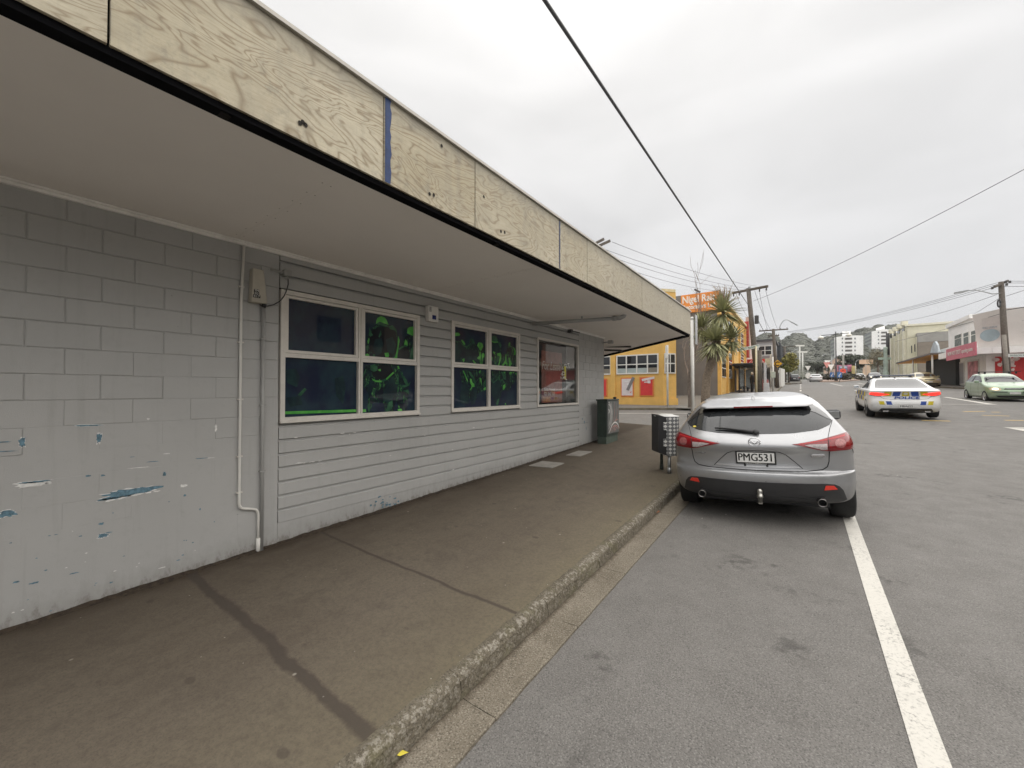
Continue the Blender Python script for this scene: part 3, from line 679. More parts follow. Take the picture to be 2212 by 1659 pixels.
A = [('f', [(1070, 850), (1075, 700), (1100, 560), (1180, 470), (1300, 450), (1410, 500), (1455, 620), (1470, 760), (1445, 868), (1200, 858)]), ('f', [(1470, 872), (1480, 720), (1530, 610), (1622, 560), (1622, 880)]), ('f', [(1025, 1100), (1060, 945), (1200, 930), (1420, 935), (1480, 1000), (1570, 1170), (1560, 1350), (1540, 1480), (1470, 1482), (1420, 1360), (1390, 1480), (1290, 1488), (1270, 1380), (1150, 1380), (1110, 1505), (1085, 1500), (1095, 1280), (1050, 1200)]), ('k', [(1160, 510), (1300, 490), (1400, 540), (1440, 640), (1420, 800), (1370, 860), (1180, 850), (1110, 760), (1115, 600)]),
 ('s', [(1180, 640), (1250, 625), (1270, 700), (1250, 800), (1190, 830), (1150, 740)]), ('s', [(1300, 640), (1380, 610), (1420, 700), (1390, 820), (1320, 780)]),
 ('k', [(1450, 760), (1520, 730), (1570, 760), (1580, 850), (1540, 885), (1450, 875)]), ('d', [(1450, 745), (1520, 705), (1560, 730), (1520, 725), (1455, 765)]), ('d', [(1580, 840), (1600, 760), (1622, 700), (1622, 860), (1600, 875)]),
 ('g', [(1185, 460), (1190, 420), (1205, 390), (1245, 370), (1285, 385), (1310, 415), (1330, 470), (1280, 455), (1230, 435)]),
 ('d', [(1190, 462), (1215, 442), (1260, 452), (1310, 475), (1335, 492), (1300, 492), (1240, 478)]),
 ('g', [(1548, 570), (1555, 520), (1575, 497), (1610, 492), (1622, 497), (1622, 600), (1590, 590)]),
 ('d', [(1335, 490), (1380, 475), (1420, 520), (1430, 560), (1400, 535), (1350, 520)]), ('g', [(1445, 600), (1462, 650), (1455, 700), (1445, 760), (1440, 800), (1430, 868), (1385, 864), (1410, 840), (1425, 780), (1438, 700), (1440, 640)]),
 ('g', [(1085, 660), (1105, 620), (1110, 650), (1100, 690), (1090, 690)]), ('d', [(1070, 720), (1100, 700), (1100, 740), (1085, 790), (1070, 750)]), ('g', [(1060, 815), (1085, 805), (1105, 820), (1108, 845), (1055, 845)]),
 ('g', [(1285, 800), (1330, 795), (1340, 830), (1330, 848), (1295, 845)]), ('d', [(1150, 810), (1175, 815), (1175, 848), (1145, 846)]), ('d', [(1100, 590), (1110, 500), (1130, 560), (1150, 590), (1120, 610)]),
 ('d', [(1150, 520), (1175, 485), (1200, 490), (1180, 520)]), ('d', [(1215, 610), (1240, 530), (1250, 580), (1225, 620)]), ('g', [(1515, 700), (1530, 640), (1550, 670), (1555, 718)]),
 ('s', [(1090, 1180), (1110, 1110), (1145, 1130), (1140, 1250), (1110, 1330), (1090, 1260)]), ('s', [(1270, 1350), (1260, 1290), (1320, 1150), (1380, 1080), (1410, 1130), (1415, 1230), (1380, 1330), (1320, 1390)]),
 ('k', [(1140, 950), (1200, 945), (1360, 945), (1385, 1015), (1300, 1100), (1200, 1110), (1140, 1060)]), ('d', [(1120, 940), (1200, 950), (1205, 1000), (1160, 1020), (1120, 1000)]),
 ('g', [(1135, 1095), (1180, 1118), (1230, 1122), (1250, 1120), (1250, 1142), (1180, 1138), (1150, 1120)]), ('d', [(1250, 1120), (1300, 1098), (1310, 1115), (1255, 1143)]), ('g', [(1300, 1098), (1340, 1060), (1385, 1020), (1395, 1035), (1340, 1085), (1310, 1115)]),
 ('d', [(1390, 1015), (1420, 1050), (1445, 1100), (1455, 1160), (1450, 1195), (1440, 1150), (1425, 1090), (1405, 1050)]), ('d', [(1470, 1010), (1500, 1060), (1540, 1110), (1560, 1160), (1545, 1175), (1520, 1150), (1490, 1080)]),
 ('g', [(1432, 952), (1450, 950), (1460, 985), (1440, 985)]), ('g', [(1210, 992), (1238, 985), (1240, 1012), (1216, 1008)]), ('d', [(1020, 1070), (1060, 990), (1075, 985), (1040, 1080), (1025, 1110)]), ('d', [(1050, 1190), (1110, 1070), (1120, 1070), (1065, 1190)]),
 ('d', [(1085, 1440), (1110, 1340), (1120, 1400), (1108, 1500), (1098, 1500)]), ('d', [(1300, 1485), (1330, 1380), (1375, 1350), (1380, 1420), (1340, 1485)]), ('g', [(1435, 1455), (1480, 1448), (1495, 1480), (1440, 1475)]),
 ('d', [(1470, 1180), (1550, 1170), (1590, 1130), (1570, 1180), (1520, 1200), (1480, 1200)]), ('d', [(1495, 1240), (1560, 1225), (1575, 1290), (1545, 1260)]),
 ('s', [(120, 1000), (250, 980), (300, 1080), (260, 1200), (150, 1150)]), ('s', [(700, 1100), (800, 1060), (830, 1200), (800, 1400), (720, 1300)]), ('d', [(270, 1290), (350, 1205), (375, 1225), (310, 1300)]), ('s', [(140, 1320), (300, 1300), (330, 1400), (180, 1430)]),
 ('g', [(100, 1482), (955, 1457), (955, 1488), (100, 1514)]), ('g', [(1014, 1456), (1068, 1455), (1068, 1489), (1014, 1490)])]
prints(w1, zm(1080, 1120, 2.963), A, XG)
B = [('f', [(95, 420), (210, 420), (330, 520), (400, 400), (460, 480), (500, 460), (600, 480), (628, 560), (628, 812), (300, 796), (95, 785)]), ('f', [(700, 480), (730, 380), (800, 340), (880, 470), (900, 640), (960, 640), (1000, 480), (1100, 510), (1126, 600), (1128, 850), (700, 825)]), ('f', [(200, 910), (350, 905), (560, 905), (635, 950), (635, 1230), (560, 1250), (490, 1290), (470, 1400), (380, 1420), (350, 1250), (250, 1130)]), ('f', [(720, 910), (1130, 930), (1130, 1060), (1000, 1240), (900, 1240), (860, 1400), (780, 1440), (720, 1200)]), ('s', [(150, 470), (200, 460), (330, 560), (420, 570), (500, 600), (530, 700), (500, 800), (120, 780), (110, 600)]), ('s', [(720, 470), (820, 450), (870, 530), (860, 620), (780, 640), (710, 560)]),
 ('g', [(92, 300), (110, 315), (130, 290), (190, 292), (215, 320), (200, 342), (130, 345), (95, 340)]), ('d', [(92, 345), (102, 350), (98, 410), (92, 420)]), ('d', [(100, 425), (210, 430), (208, 440), (100, 438)]),
 ('g', [(228, 412), (245, 405), (280, 440), (300, 480), (280, 490), (255, 460)]), ('d', [(225, 430), (250, 470), (290, 500), (345, 510), (330, 540), (290, 525), (240, 480)]),
 ('d', [(360, 460), (370, 410), (400, 380), (435, 410), (455, 460), (440, 480), (415, 450), (385, 460)]), ('k', [(378, 460), (385, 420), (398, 395), (398, 455)]), ('g', [(490, 500), (510, 455), (530, 449), (570, 460), (590, 510), (560, 580), (540, 585), (520, 540)]), ('k', [(530, 452), (536, 452), (545, 520), (535, 540)]),
 ('g', [(530, 600), (550, 600), (555, 660), (545, 760), (555, 812), (542, 812), (535, 740), (525, 650)]), ('g', [(565, 640), (590, 618), (610, 640), (605, 680), (580, 710), (575, 812), (558, 812), (565, 730)]), ('g', [(490, 700), (520, 672), (533, 690), (528, 728), (500, 720)]),
 ('d', [(220, 700), (235, 700), (238, 780), (225, 775)]), ('g', [(250, 720), (285, 712), (285, 755), (260, 778)]), ('d', [(290, 770), (320, 757), (350, 788), (320, 792)]), ('g', [(412, 740), (435, 742), (478, 800), (445, 796)]),
 ('d', [(728, 400), (740, 350), (770, 333), (805, 350), (825, 400), (820, 430), (770, 440)]), ('g', [(722, 415), (760, 435), (830, 435), (830, 450), (770, 458), (730, 440)]), ('d', [(830, 440), (870, 450), (888, 500), (870, 540), (840, 480)]),
 ('g', [(815, 630), (870, 617), (885, 660), (875, 740), (850, 828), (822, 830), (845, 780), (860, 680), (820, 660)]), ('g', [(745, 597), (790, 610), (770, 648)]), ('g', [(720, 682), (740, 690), (740, 750), (720, 720)]), ('d', [(800, 780), (810, 660), (850, 670), (840, 760)]),
 ('g', [(892, 810), (920, 790), (945, 740), (955, 640), (965, 650), (970, 770), (985, 790), (980, 846), (960, 800), (940, 800), (920, 846), (897, 838)]), ('g', [(1003, 702), (1020, 697), (1030, 740), (1060, 800), (1040, 815), (1035, 846), (1006, 846), (1010, 770)]),
 ('d', [(990, 540), (995, 510), (1005, 455), (1030, 445), (1030, 500), (1060, 520), (1075, 540), (1050, 525), (1010, 520)]), ('g', [(1000, 500), (1008, 458), (1028, 450), (1028, 498)]), ('g', [(1085, 520), (1095, 540), (1120, 590), (1115, 655), (1085, 655), (1095, 600)]),
 ('s', [(200, 1350), (240, 1150), (310, 1080), (350, 1200), (360, 1330), (350, 1450), (220, 1440)]), ('s', [(390, 1250), (470, 1110), (490, 1250), (450, 1450), (390, 1480)]), ('s', [(725, 1110), (830, 1050), (865, 1130), (860, 1380), (800, 1460), (725, 1300)]),
 ('g', [(250, 908), (270, 912), (300, 980), (335, 1060), (335, 1100), (315, 1060), (290, 990)]), ('d', [(345, 912), (390, 940), (440, 1020), (470, 1100), (450, 1150), (420, 1090), (410, 1030), (370, 980)]), ('g', [(370, 1040), (400, 1045), (410, 1100), (440, 1130), (450, 1172), (410, 1178), (382, 1228), (372, 1228), (400, 1160), (375, 1110)]),
 ('g', [(515, 932), (535, 908), (550, 908), (535, 960)]), ('g', [(525, 1022), (560, 1040), (560, 1110), (565, 1160), (550, 1110)]), ('d', [(470, 1090), (520, 1025), (520, 1040), (480, 1090)]), ('g', [(587, 1210), (610, 1190), (633, 1172), (633, 1222), (600, 1228)]), ('d', [(580, 1120), (630, 1050), (630, 1160), (600, 1190)]),
 ('d', [(880, 932), (950, 928), (960, 1060), (920, 1050), (900, 980)]), ('g', [(1020, 928), (1060, 932), (1040, 988)]), ('g', [(1066, 934), (1090, 932), (1080, 960)]), ('g', [(1108, 955), (1130, 942), (1130, 988)]), ('g', [(920, 930), (948, 930), (940, 962)]),
 ('d', [(740, 1110), (830, 1030), (840, 980), (800, 930), (850, 990), (835, 1050), (750, 1120)]), ('g', [(908, 1150), (945, 1130), (950, 1180), (920, 1222), (907, 1216)]), ('d', [(865, 1060), (900, 1045), (940, 1100), (945, 1130), (890, 1070), (872, 1110)]),
 ('d', [(800, 1450), (830, 1362), (845, 1380), (830, 1478), (802, 1478)]), ('g', [(937, 1460), (950, 1432), (963, 1468)])]
prints(w2, zm(1760, 1240, 4.147), B, XG)
# third window: clear glass with a lease poster behind it
a, b, z0, z1 = WIN[2]
w3 = window(a, b, z0, z1, False)
CLEAR = mat('clear_window_glass', (.5, .5, .5), .02)
q = NT('window_glass'); q.set(Base_Color=(.9, .92, .9), Roughness=.02, Transmission_Weight=1.0, IOR=1.45); CLEAR = q.mat
o = MB().box(XG - .004, XG, a + .03, b - .03, z0 + .03, z1 - .03).build('pane', CLEAR, w3); o.matrix_parent_inverse = Matrix.Identity(4)
o = MB().box(-5.3, -5.28, a - 1.2, b + 1.2, .6, 3.1).build('room_wall', mat('dim_interior', (.10, .10, .095), .9), w3); o.matrix_parent_inverse = Matrix.Identity(4)
T3 = zm(2080, 1300, 5.183)
pc = [onX(*T3(*p), XG - .012) for p in ((270, 410), (640, 470), (690, 1475), (305, 1478))]
y0 = pc[0].y; y1 = pc[2].y; pz1 = pc[0].z; pz0 = (pc[2].z + pc[3].z) / 2
POST = mat('lease_poster_red', (.36, .135, .11), .6, var=.25, sc_=9)
o = MB().box(XG - .016, XG - .012, y0, y1, pz0, pz1).build('lease_poster', POST, w3); o.matrix_parent_inverse = Matrix.Identity(4)
PALE = mat('poster_lettering', (.75, .66, .62), .6)
def wtext(s, px, py, size, m=PALE, width=None, X=XG - .010, par=w3, T=T3, shear=0.0, bold=0.0, roll=0.0):
    c = onX(*T(px, py), X); M = frame_of((0, 1, 0), (0, 0, 1), (X, c.y, c.z)) @ Matrix.Rotation(roll, 4, 'Z')
    t = text('lettering', s, size, m, par, M, width, shear, bold, .0008); t.matrix_parent_inverse = Matrix.Identity(4); return t
wtext('For Lease', 470, 740, .26, width=.78, shear=.25)
wtext('Beau Nossiter'[:11], 435, 1210, .085, width=.44); wtext('021 547 737', 435, 1300, .10, width=.46, bold=.004)
o = MB().box(XG - .0115, XG - .0105, onX(*T3(310, 1400), XG).y, onX(*T3(460, 1400), XG).y, onX(*T3(400, 1465), XG).z, onX(*T3(400, 1360), XG).z).build('poster_picture', mat('poster_orange', (.55, .22, .08), .6, var=.5, sc_=25), w3); o.matrix_parent_inverse = Matrix.Identity(4)
o = MB().box(XG - .0115, XG - .0105, onX(*T3(215, 1300), XG).y, onX(*T3(245, 1300), XG).y, onX(*T3(225, 1480), XG).z, onX(*T3(225, 1180), XG).z).build('notice', mat('paper_white', (.62, .63, .63), .7, var=.2, sc_=30), w3); o.matrix_parent_inverse = Matrix.Identity(4)
# yellow and white scrawled tag on the glass
YEL = mat('tag_yellow', (.62, .58, .05), .5); TW = mat('tag_white', (.80, .80, .78), .5)
c0 = onX(*T3(745, 740), XG); c1 = onX(*T3(765, 1005), XG)
o = MB().box(XG + .001, XG + .002, c0.y - .035, c1.y + .01, c1.z, c0.z).build('tag_patch', YEL, w3); o.matrix_parent_inverse = Matrix.Identity(4)
tg = MB()
for st in ([(650, 680), (680, 730)], [(730, 735), (750, 690), (785, 715)], [(790, 690), (835, 680)], [(810, 690), (835, 765)], [(700, 740), (680, 800), (715, 790)], [(690, 900), (700, 850), (740, 860), (745, 900), (700, 920)], [(670, 900), (700, 890), (690, 930)], [(665, 950), (670, 1000)], [(700, 1000), (715, 950), (725, 990), (745, 940), (755, 1000), (785, 1010)]):
    tg.tube([onX(*T3(*p), XG + .003) for p in st], .012, 5)
o = tg.build('tag_scrawl', TW, w3); o.matrix_parent_inverse = Matrix.Identity(4)
# blank the wall behind the two filmed windows
P_(MB().box(-4.62, XG - .02, 1.84, 3.66, 1.42, 2.83).box(-4.62, XG - .02, 4.285, 6.10, 1.42, 2.83), 'window_backing', BLACK, bld)
# canopy: soffit, cornice moulding, black strip for the shaded gap and plywood fascia
Oc = Vector((FX - .03, 11.0, 0)); Pc = Vector((-5.6, 13.1, 0)); Cc = Vector((WX, 10.07, 0)); 
cs = MB()
cs.add([(WX - .2, -14, SOFZ), (FX - .07, -14, SOFZ), (FX - .07, 9.9, SOFZ), (WX - .2, 10.0, SOFZ)], [(0, 1, 2, 3)])
cs.add([(WX - .2, 10.0, SOFZ), (FX - .07, 9.9, SOFZ), (FX - .07, 11.0, SOFZ - .005), (-5.6, 13.08, 2.945), (-13.6, 18.2, 2.94), (-13.6, 14.2, 2.94), (WX - .2, 10.1, SOFZ)], [(0, 1, 2), (0, 2, 3), (0, 3, 5, 6), (3, 4, 5)])
canopy = P_(cs, 'canopy_soffit', SOFF, bld)
def ch0(m, name, mt, par):
    o = m.build(name, mt, par); o.matrix_parent_inverse = Matrix.Identity(4); return o
for yj in (-3.4, -1.0, 1.42, 3.84, 6.26, 8.68): ch0(MB().box(WX + .06, FX - .10, yj - .0035, yj + .0035, SOFZ - .0018, SOFZ + .004), 'sheet_joint', SOFF, canopy)
NAIL = mat('nail_head', (.34, .30, .26), .6)
for yj in (-1.0, 1.42, 3.84, 6.26, 8.68):
    for k in range(9):
        for s_ in (-.03, .03): xx = WX + .16 + k * .215; ch0(MB().box(xx - .004, xx + .004, yj + s_ - .004, yj + s_ + .004, SOFZ - .0012, SOFZ + .002), 'nail_head', NAIL, canopy)
def ch(m, name, mt, par):
    o = m.build(name, mt, par); o.matrix_parent_inverse = Matrix.Identity(4); return o
ch(MB().box(WX + .002, WX + .034, -14, 10.05, SOFZ - .040, SOFZ - .003).box(WX + .036, WX + .055, -14, 10.05, SOFZ - .018, SOFZ - .003), 'soffit_moulding', mat('moulding_paint', (.88, .86, .82), .5), canopy)
PITCH = mat('pitch_black', (.006, .006, .007), .9, spec=.05)
ch(MB().box(FX - .095, FX - .016, -14, 11.03, SOFZ - .010, SOFZ + .055), 'gap_shade_strip', PITCH, canopy)  # black box standing in for the shaded cavity behind the plywood
e2 = MB(); e2.prism([(FX - .03, 11.06, SOFZ - .03), (FX - .16, 10.95, SOFZ - .03), (-5.72, 13.05, 2.915), (-5.6, 13.2, 2.915)], (0, 0, .09)); ch(e2, 'gap_shade_strip', PITCH, canopy)
seams = [-14, -4.5, -2.1, .31, 1.65, 2.60, 4.10, 4.87, 6.57, 7.15, 8.95, 11.06]
for s, e_ in zip(seams, seams[1:]):
    dx = random.uniform(-.002, .002)
    ch(MB().box(FX - .012 + dx, FX + .006 + dx, s + .004, e_ - .004, SOFZ + .022, FTOP, bev=.0015), 'plywood_panel', PLY, canopy)
ch(MB().prism([(FX + .0, 11.07, SOFZ + .03), (FX - .02, 11.05, SOFZ + .03), (-5.62, 13.2, 2.95), (-5.6, 13.22, 2.95)], (0, 0, .66)), 'plywood_panel', PLY, canopy)
ch(MB().box(FX - .09, FX + .028, -14, 11.07, FTOP - .004, FTOP + .02), 'capping', mat('zinc_capping', (.42, .40, .36), .5, .4), canopy)
BLUE = mat('blue_paint_strip', (.012, .038, .125), .6, var=.3, sc_=25)
for y, w in ((1.655, .055), (4.10, .028), (.31, .004)):
    m = MB(); n = 14; z0_, z1_ = SOFZ + .024, FTOP - .004
    vs = []
    for k in range(n + 1):
        z_ = z0_ + (z1_ - z0_) * k / n; vs += [(FX + .0095, y + .005, z_), (FX + .0095, y + w * random.uniform(.8, 1.1), z_)]
    m.add(vs, [(2 * k, 2 * k + 1, 2 * k + 3, 2 * k + 2) for k in range(n)]); ch(m, 'paint_strip', BLUE if w > .01 else DARK, canopy)
HOLE = mat('bolt_hole', (.02, .016, .012), .9)
for (px, py) in ((648, 266), (660, 270), (654, 264), (928, 419), (937, 421), (1082, 500), (1090, 502), (954, 315), (1045, 425), (1176, 1)):
    c = onX(px, py, FX + .008); r = .012 if py < 430 else .014
    ch(MB().add([(FX + .0085 + .001, c.y + r * math.cos(k), c.z + r * 1.2 * math.sin(k)) for k in [i * .5236 for i in range(12)]], [list(range(12))]), 'bolt_hole', HOLE, canopy)
for k in range(6):
    y = -1.2 + k * 2.1 + random.uniform(-.3, .3)
    ch(MB().box(FX - .085, FX - .03, y, y + .045, SOFZ - .017, SOFZ - .0105), 'bracket', mat('dark_timber', (.02, .018, .017), .9, spec=.1), canopy)
P_(MB().box(-13, FX - .1, -14, 10.9, FTOP - .12, FTOP - .06).prism([(-13, 10.9, FTOP - .12), (FX - .2, 10.9, FTOP - .12), (-5.6, 13.0, FTOP - .12), (-13, 17.5, FTOP - .12)], (0, 0, .06)), 'roof', mat('roof_sheet', (.25, .25, .25), .6), bld)
# soffit strip-light and fittings around the corner
for (p0, p1) in (((790, 548), (1005, 550)), ((790, 578), (930, 582))):
    T4 = zm(2000, 1100, 2.0738); A_, B_ = onD(*T4(*p0), 12.2), onD(*T4(*p1), 11.9)
    ch(MB().bar(A_, B_, .10, .05), 'strip_light_batten', DARK, canopy)
# ------------------------------------------------------------------ things fixed on the shop wall
def single(m, name, mt, label, cat, group=None, **k): return tag(m.build(name, mt, **k), label, cat, group)
def wy(px, py): p = onX(px, py, WX); return p.y, p.z
cwm = MB(); r = .0125; X = WX + .02
pt = [(526, 521), (519, 660), (517, 1090)]
ys = [wy(*p) for p in pt]
path = [(X - .002, ys[0][0], SOFZ)] + [(X, ys[1][0], ys[1][1]), (X, ys[1][0], wy(517, 1085)[1])]
yb, zb = ys[1][0], wy(517, 1085)[1]; yb2 = wy(556, 1120)[0]; gz = zp(1.5) + FH
path += [(X, yb + .004, zb - .03), (X, yb + .02, zb - .055), (X, yb + .05, zb - .068), (X, yb2 - .05, zb - .085), (X, yb2 - .02, zb - .10), (X, yb2 - .004, zb - .125), (X, yb2, zb - .16), (X, yb2, gz)]
cw = thing('conduit_pipe', 'thin white conduit pipe with a jog near the ground, on grey block wall', 'pipe', (WX, yb, gz))
fix(cwm.tube(path, r, 10).build('pipe', WHITE, cw), cw)
fix(MB().tube([(X, yb2, gz - .02), (X, yb2, gz + .14)], .019, 10).build('sleeve', WHITE, cw), cw)
for zc in (2.73, 2.2, 1.66, 1.12, .78):
    fix(MB().box(WX, WX + .030, yb - .024, yb + .024, zc - .006, zc + .006).build('clip', OFFW, cw), cw)
yg = wy(565, 900)[0]; gp = thing('cable_pipe', 'grey painted steel pipe running down below the meter box', 'pipe', (WX, yg, gz))
fix(MB().tube([(X + .004, yg, gz - .03), (X + .004, yg, 2.60)], .0165, 10).build('pipe', GREYPIPE, gp), gp)
for zc in (2.25, 1.6, .95): fix(MB().box(WX, WX + .040, yg - .026, yg + .026, zc - .006, zc + .006).build('clip', GREYPIPE, gp), gp)
# meter box with stuck-on letters
TB = zm(960, 1020, 7.54)
q4 = [onX(*TB(*p), WX + .07) for p in ((235, 262), (640, 345), (690, 1330), (212, 1275))]
by0, by1, bz0, bz1 = q4[3].y, q4[2].y, (q4[2].z + q4[3].z) / 2, (q4[0].z + q4[1].z) / 2
ty1 = by1 - .035
mbx = thing('meter_box', 'cream metal meter box with black and white stick-on letters, by conduit pipe', 'meter box', (WX, (by0 + by1) / 2, bz0))
CRM = mat('cream_enamel', (.46, .43, .36), .45, var=.08, sc_=8)
bxm = MB(); X1 = WX + .085
vs = [(x, y, z) for x in (WX, X1) for y, z in ((by0, bz0), (by1, bz0), (ty1, bz1), (by0 + .012, bz1))]
bxm.add(vs, [(4, 5, 6, 7), (3, 2, 1, 0), (0, 1, 5, 4), (1, 2, 6, 5), (2, 3, 7, 6), (3, 0, 4, 7)])
bo_ = fix(bxm.build('case', CRM, mbx), mbx); bv = bo_.modifiers.new('b', 'BEVEL'); bv.width = .008; bv.segments = 3
LB = mat('letter_black', (.02, .02, .02), .5); LW = mat('letter_white', (.75, .75, .72), .5)
for s, x, y in (('T', 350, 935), ('M', 410, 945), ('0', 358, 1020), ('2', 412, 1030), ('8', 322, 1095), ('1', 385, 1105), ('7', 448, 1115)):
    c = onX(*TB(x, y), X1 + .002); h = .028
    fix(MB().box(X1, X1 + .0015, c.y - .0135, c.y + .0135, c.z - h / 2, c.z + h / 2).build('letter_tile', LB, mbx), mbx)
    fix(text('lettering', s, .03, LW, mbx, frame_of((0, 1, 0), (0, 0, 1), (X1 + .002, c.y, c.z)), depth=.0005), mbx)
fix(MB().tube([(WX + .05, yg - .01, bz0 - .03), (WX + .05, yg + .0, bz0 + .01)], .02, 8).build('gland', BLACK, mbx), mbx)
# junction box and drooping cable
q5 = [onX(*TB(*p), WX + .06) for p in ((1215, 290), (1435, 520))]
jb = thing('junction_box', 'small grey junction box above the corner of the large window', 'junction box', (WX, q5[0].y, q5[1].z))
fix(MB().box(WX, WX + .06, q5[0].y, q5[1].y, q5[1].z, q5[0].z, bev=.006).build('case', GREYPIPE, jb), jb)
jy = (q5[0].y + q5[1].y) / 2 - .01
fix(MB().tube([(WX + .03, jy, q5[1].z - .035), (WX + .03, jy, q5[1].z)], .014, 8).build('gland', GREYPIPE, jb), jb)
fix(MB().tube([(WX + .03, q5[0].y - .12, (q5[0].z + q5[1].z) / 2), (WX + .03, q5[0].y + .01, (q5[0].z + q5[1].z) / 2)], .011, 8).build('stub_pipe', GREYPIPE, jb), jb)
cp = [onX(*TB(*p), WX + .04) for p in ((1315, 600), (1318, 760), (1260, 960), (1190, 1110), (1060, 1260), (880, 1360), (700, 1395), (520, 1380), (470, 1350))]
single(MB().tube(cp, .0055, 6), 'loose_cable', BLACK, 'black cable drooping across window corner to the meter box', 'cable')
# alarm box
TA = zm(1000, 1000, 2.212)
q6 = [onX(*TA(*p), WX + .06) for p in ((1512, 445), (1602, 600))]
al = thing('alarm_box', 'white alarm siren box with blue lens between the two printed windows', 'alarm', (WX, q6[0].y, q6[1].z))
fix(MB().box(WX, WX + .075, q6[0].y + .01, q6[1].y, q6[1].z, q6[0].z, bev=.008).build('case', mat('alarm_white', (.72, .71, .68), .4), al), al)
fix(MB().box(WX + .075, WX + .082, q6[0].y + .075, q6[0].y + .145, q6[1].z + .035, q6[1].z + .095, bev=.003).build('lens', mat('blue_lens', (.01, .025, .16), .2), al), al)
for k in range(6): fix(MB().box(WX + .074, WX + .0765, q6[0].y + .02, q6[0].y + .06, q6[1].z + .14 + k * .012, q6[1].z + .146 + k * .012).build('louvre', DARK, al), al)
# downpipe under the canopy
T4 = zm(2000, 1100, 2.0738)
pa = onX(*T4(200, 362), WX + .03); pb = Vector((FX - .42, pa.y + .10, SOFZ - .12))
e_ = onX(*T4(1030, 232), FX - .14)
pb = onZish = Vector((-2.87, 7.18, SOFZ - .06))
dp = thing('drain_pipe', 'fat grey drain pipe with elbow slung under the canopy soffit', 'pipe', (WX, pa.y, pa.z))
fix(MB().tube([pa, pb], .036, 12).build('pipe', GREYPIPE, dp), dp)
fix(MB().tube([pb, pb + (pb - pa).normalized() * .12, pb + (pb - pa).normalized() * .19 + Vector((0, 0, .03)), pb + (pb - pa).normalized() * .22 + Vector((0, 0, .09)), pb + (pb - pa).normalized() * .225 + Vector((0, 0, .22))], .041, 12).build('elbow', GREYPIPE, dp), dp)
fix(MB().tube([pb - (pb - pa).normalized() * .02, pb + (pb - pa).normalized() * .05], .046, 12).build('collar', GREYPIPE, dp), dp)
mid = pa.lerp(pb, .62); fix(MB().box(mid.x - .012, mid.x + .012, mid.y - .012, mid.y + .012, mid.z, SOFZ).build('hanger', GALV, dp), dp)
# spotlight at the end of the wall, bracket by the third window
sp = thing('spotlight', 'small grey spotlight on an arm at the far corner of the shop', 'light', (WX, 10.0, SOFZ - .1))
pA = onX(*T4(785, 478), WX + .0); 
fix(MB().tube([(WX, 10.0, 3.02), (WX + .16, 10.02, 3.03)], .018, 8).build('arm', GREYPIPE, sp), sp); fix(MB().box(WX + .15, WX + .28, 9.96, 10.06, 2.98, 3.07, bev=.01).build('head', GREYPIPE, sp), sp)
cb = onX(*T4(508, 420), WX + .05); single(MB().box(WX, WX + .1, cb.y - .04, cb.y + .04, cb.z - .04, cb.z + .03).box(WX + .02, WX + .05, cb.y, cb.y + .5, cb.z + .005, cb.z + .022), 'wall_bracket', DARK, 'dark metal bracket above the clear poster window', 'bracket')
# loose wire ends hanging from the corner soffit
for (p0, p1, d, lb) in (((975, 458), (988, 528), 11.5, 'short loose wire hanging from soffit above the strip light'), ((1305, 442), (1330, 500), 11.2, 'short loose wire hanging from soffit near the canopy tip')):
    A_, B_ = onD(*T4(*p0), d), onD(*T4(*p1), d); single(MB().tube([A_, A_.lerp(B_, .5) + Vector((.01, 0, 0)), B_], .006, 5), 'loose_wire', BLACK, lb, 'wire')
# concrete inspection covers let into the path
for i, ((x0, y0, x1, y1), lb) in enumerate((((-4.17, 6.22, -3.70, 6.75), 'nearer square concrete cover let into the path by the wall'), ((-4.05, 7.46, -3.74, 8.1), 'further square concrete cover let into the path by the wall'))):
    vs = [(x, y, zp(y) + FH + .018) for x, y in ((x0, y0), (x1, y0 + .06), (x1, y1), (x0, y1 - .05))]
    single(MB().prism([(a_, b_, c_ - .03) for a_, b_, c_ in vs], (0, 0, .033)), 'inspection_cover', CONC, lb, 'cover')
# fallen leaves and scraps by the gutter
LEAF = mat('dry_leaf', (.22, .09, .04), .8, var=.4, sc_=30); YLEAF = mat('yellow_leaf', (.62, .52, .06), .6)
def leaf(px, py, L, m, lb, dz=.02, name='fallen_leaf', cat='leaf', grp=None):
    c = gnd(px, py, 0); a = random.uniform(0, 3.1); d = Vector((math.cos(a), math.sin(a), 0)); n = Vector((-d.y, d.x, 0)); zb_ = c.z + dz
    pts = [c + d * L * t + n * L * w for t, w in ((-.5, 0), (-.2, .14), (.15, .16), (.5, 0), (.15, -.16), (-.2, -.14))]
    single(MB().add([(p.x, p.y, zb_ + .006 * (i % 2)) for i, p in enumerate(pts)], [(0, 1, 2, 3), (0, 3, 4, 5)]), name, m, lb, cat, grp)
leaf(860, 1640, .10, YLEAF, 'yellow leaf lying in the gutter at the bottom of the picture', .03)
leaf(1412, 1095, .16, LEAF, 'brown leaf in the gutter behind the parked car', .02); leaf(1420, 1109, .14, LEAF, 'curled brown leaf beside the gutter, nearest the parked car', .02); leaf(1033, 1468, .05, LEAF, 'small brown leaf against the kerb face', .03)
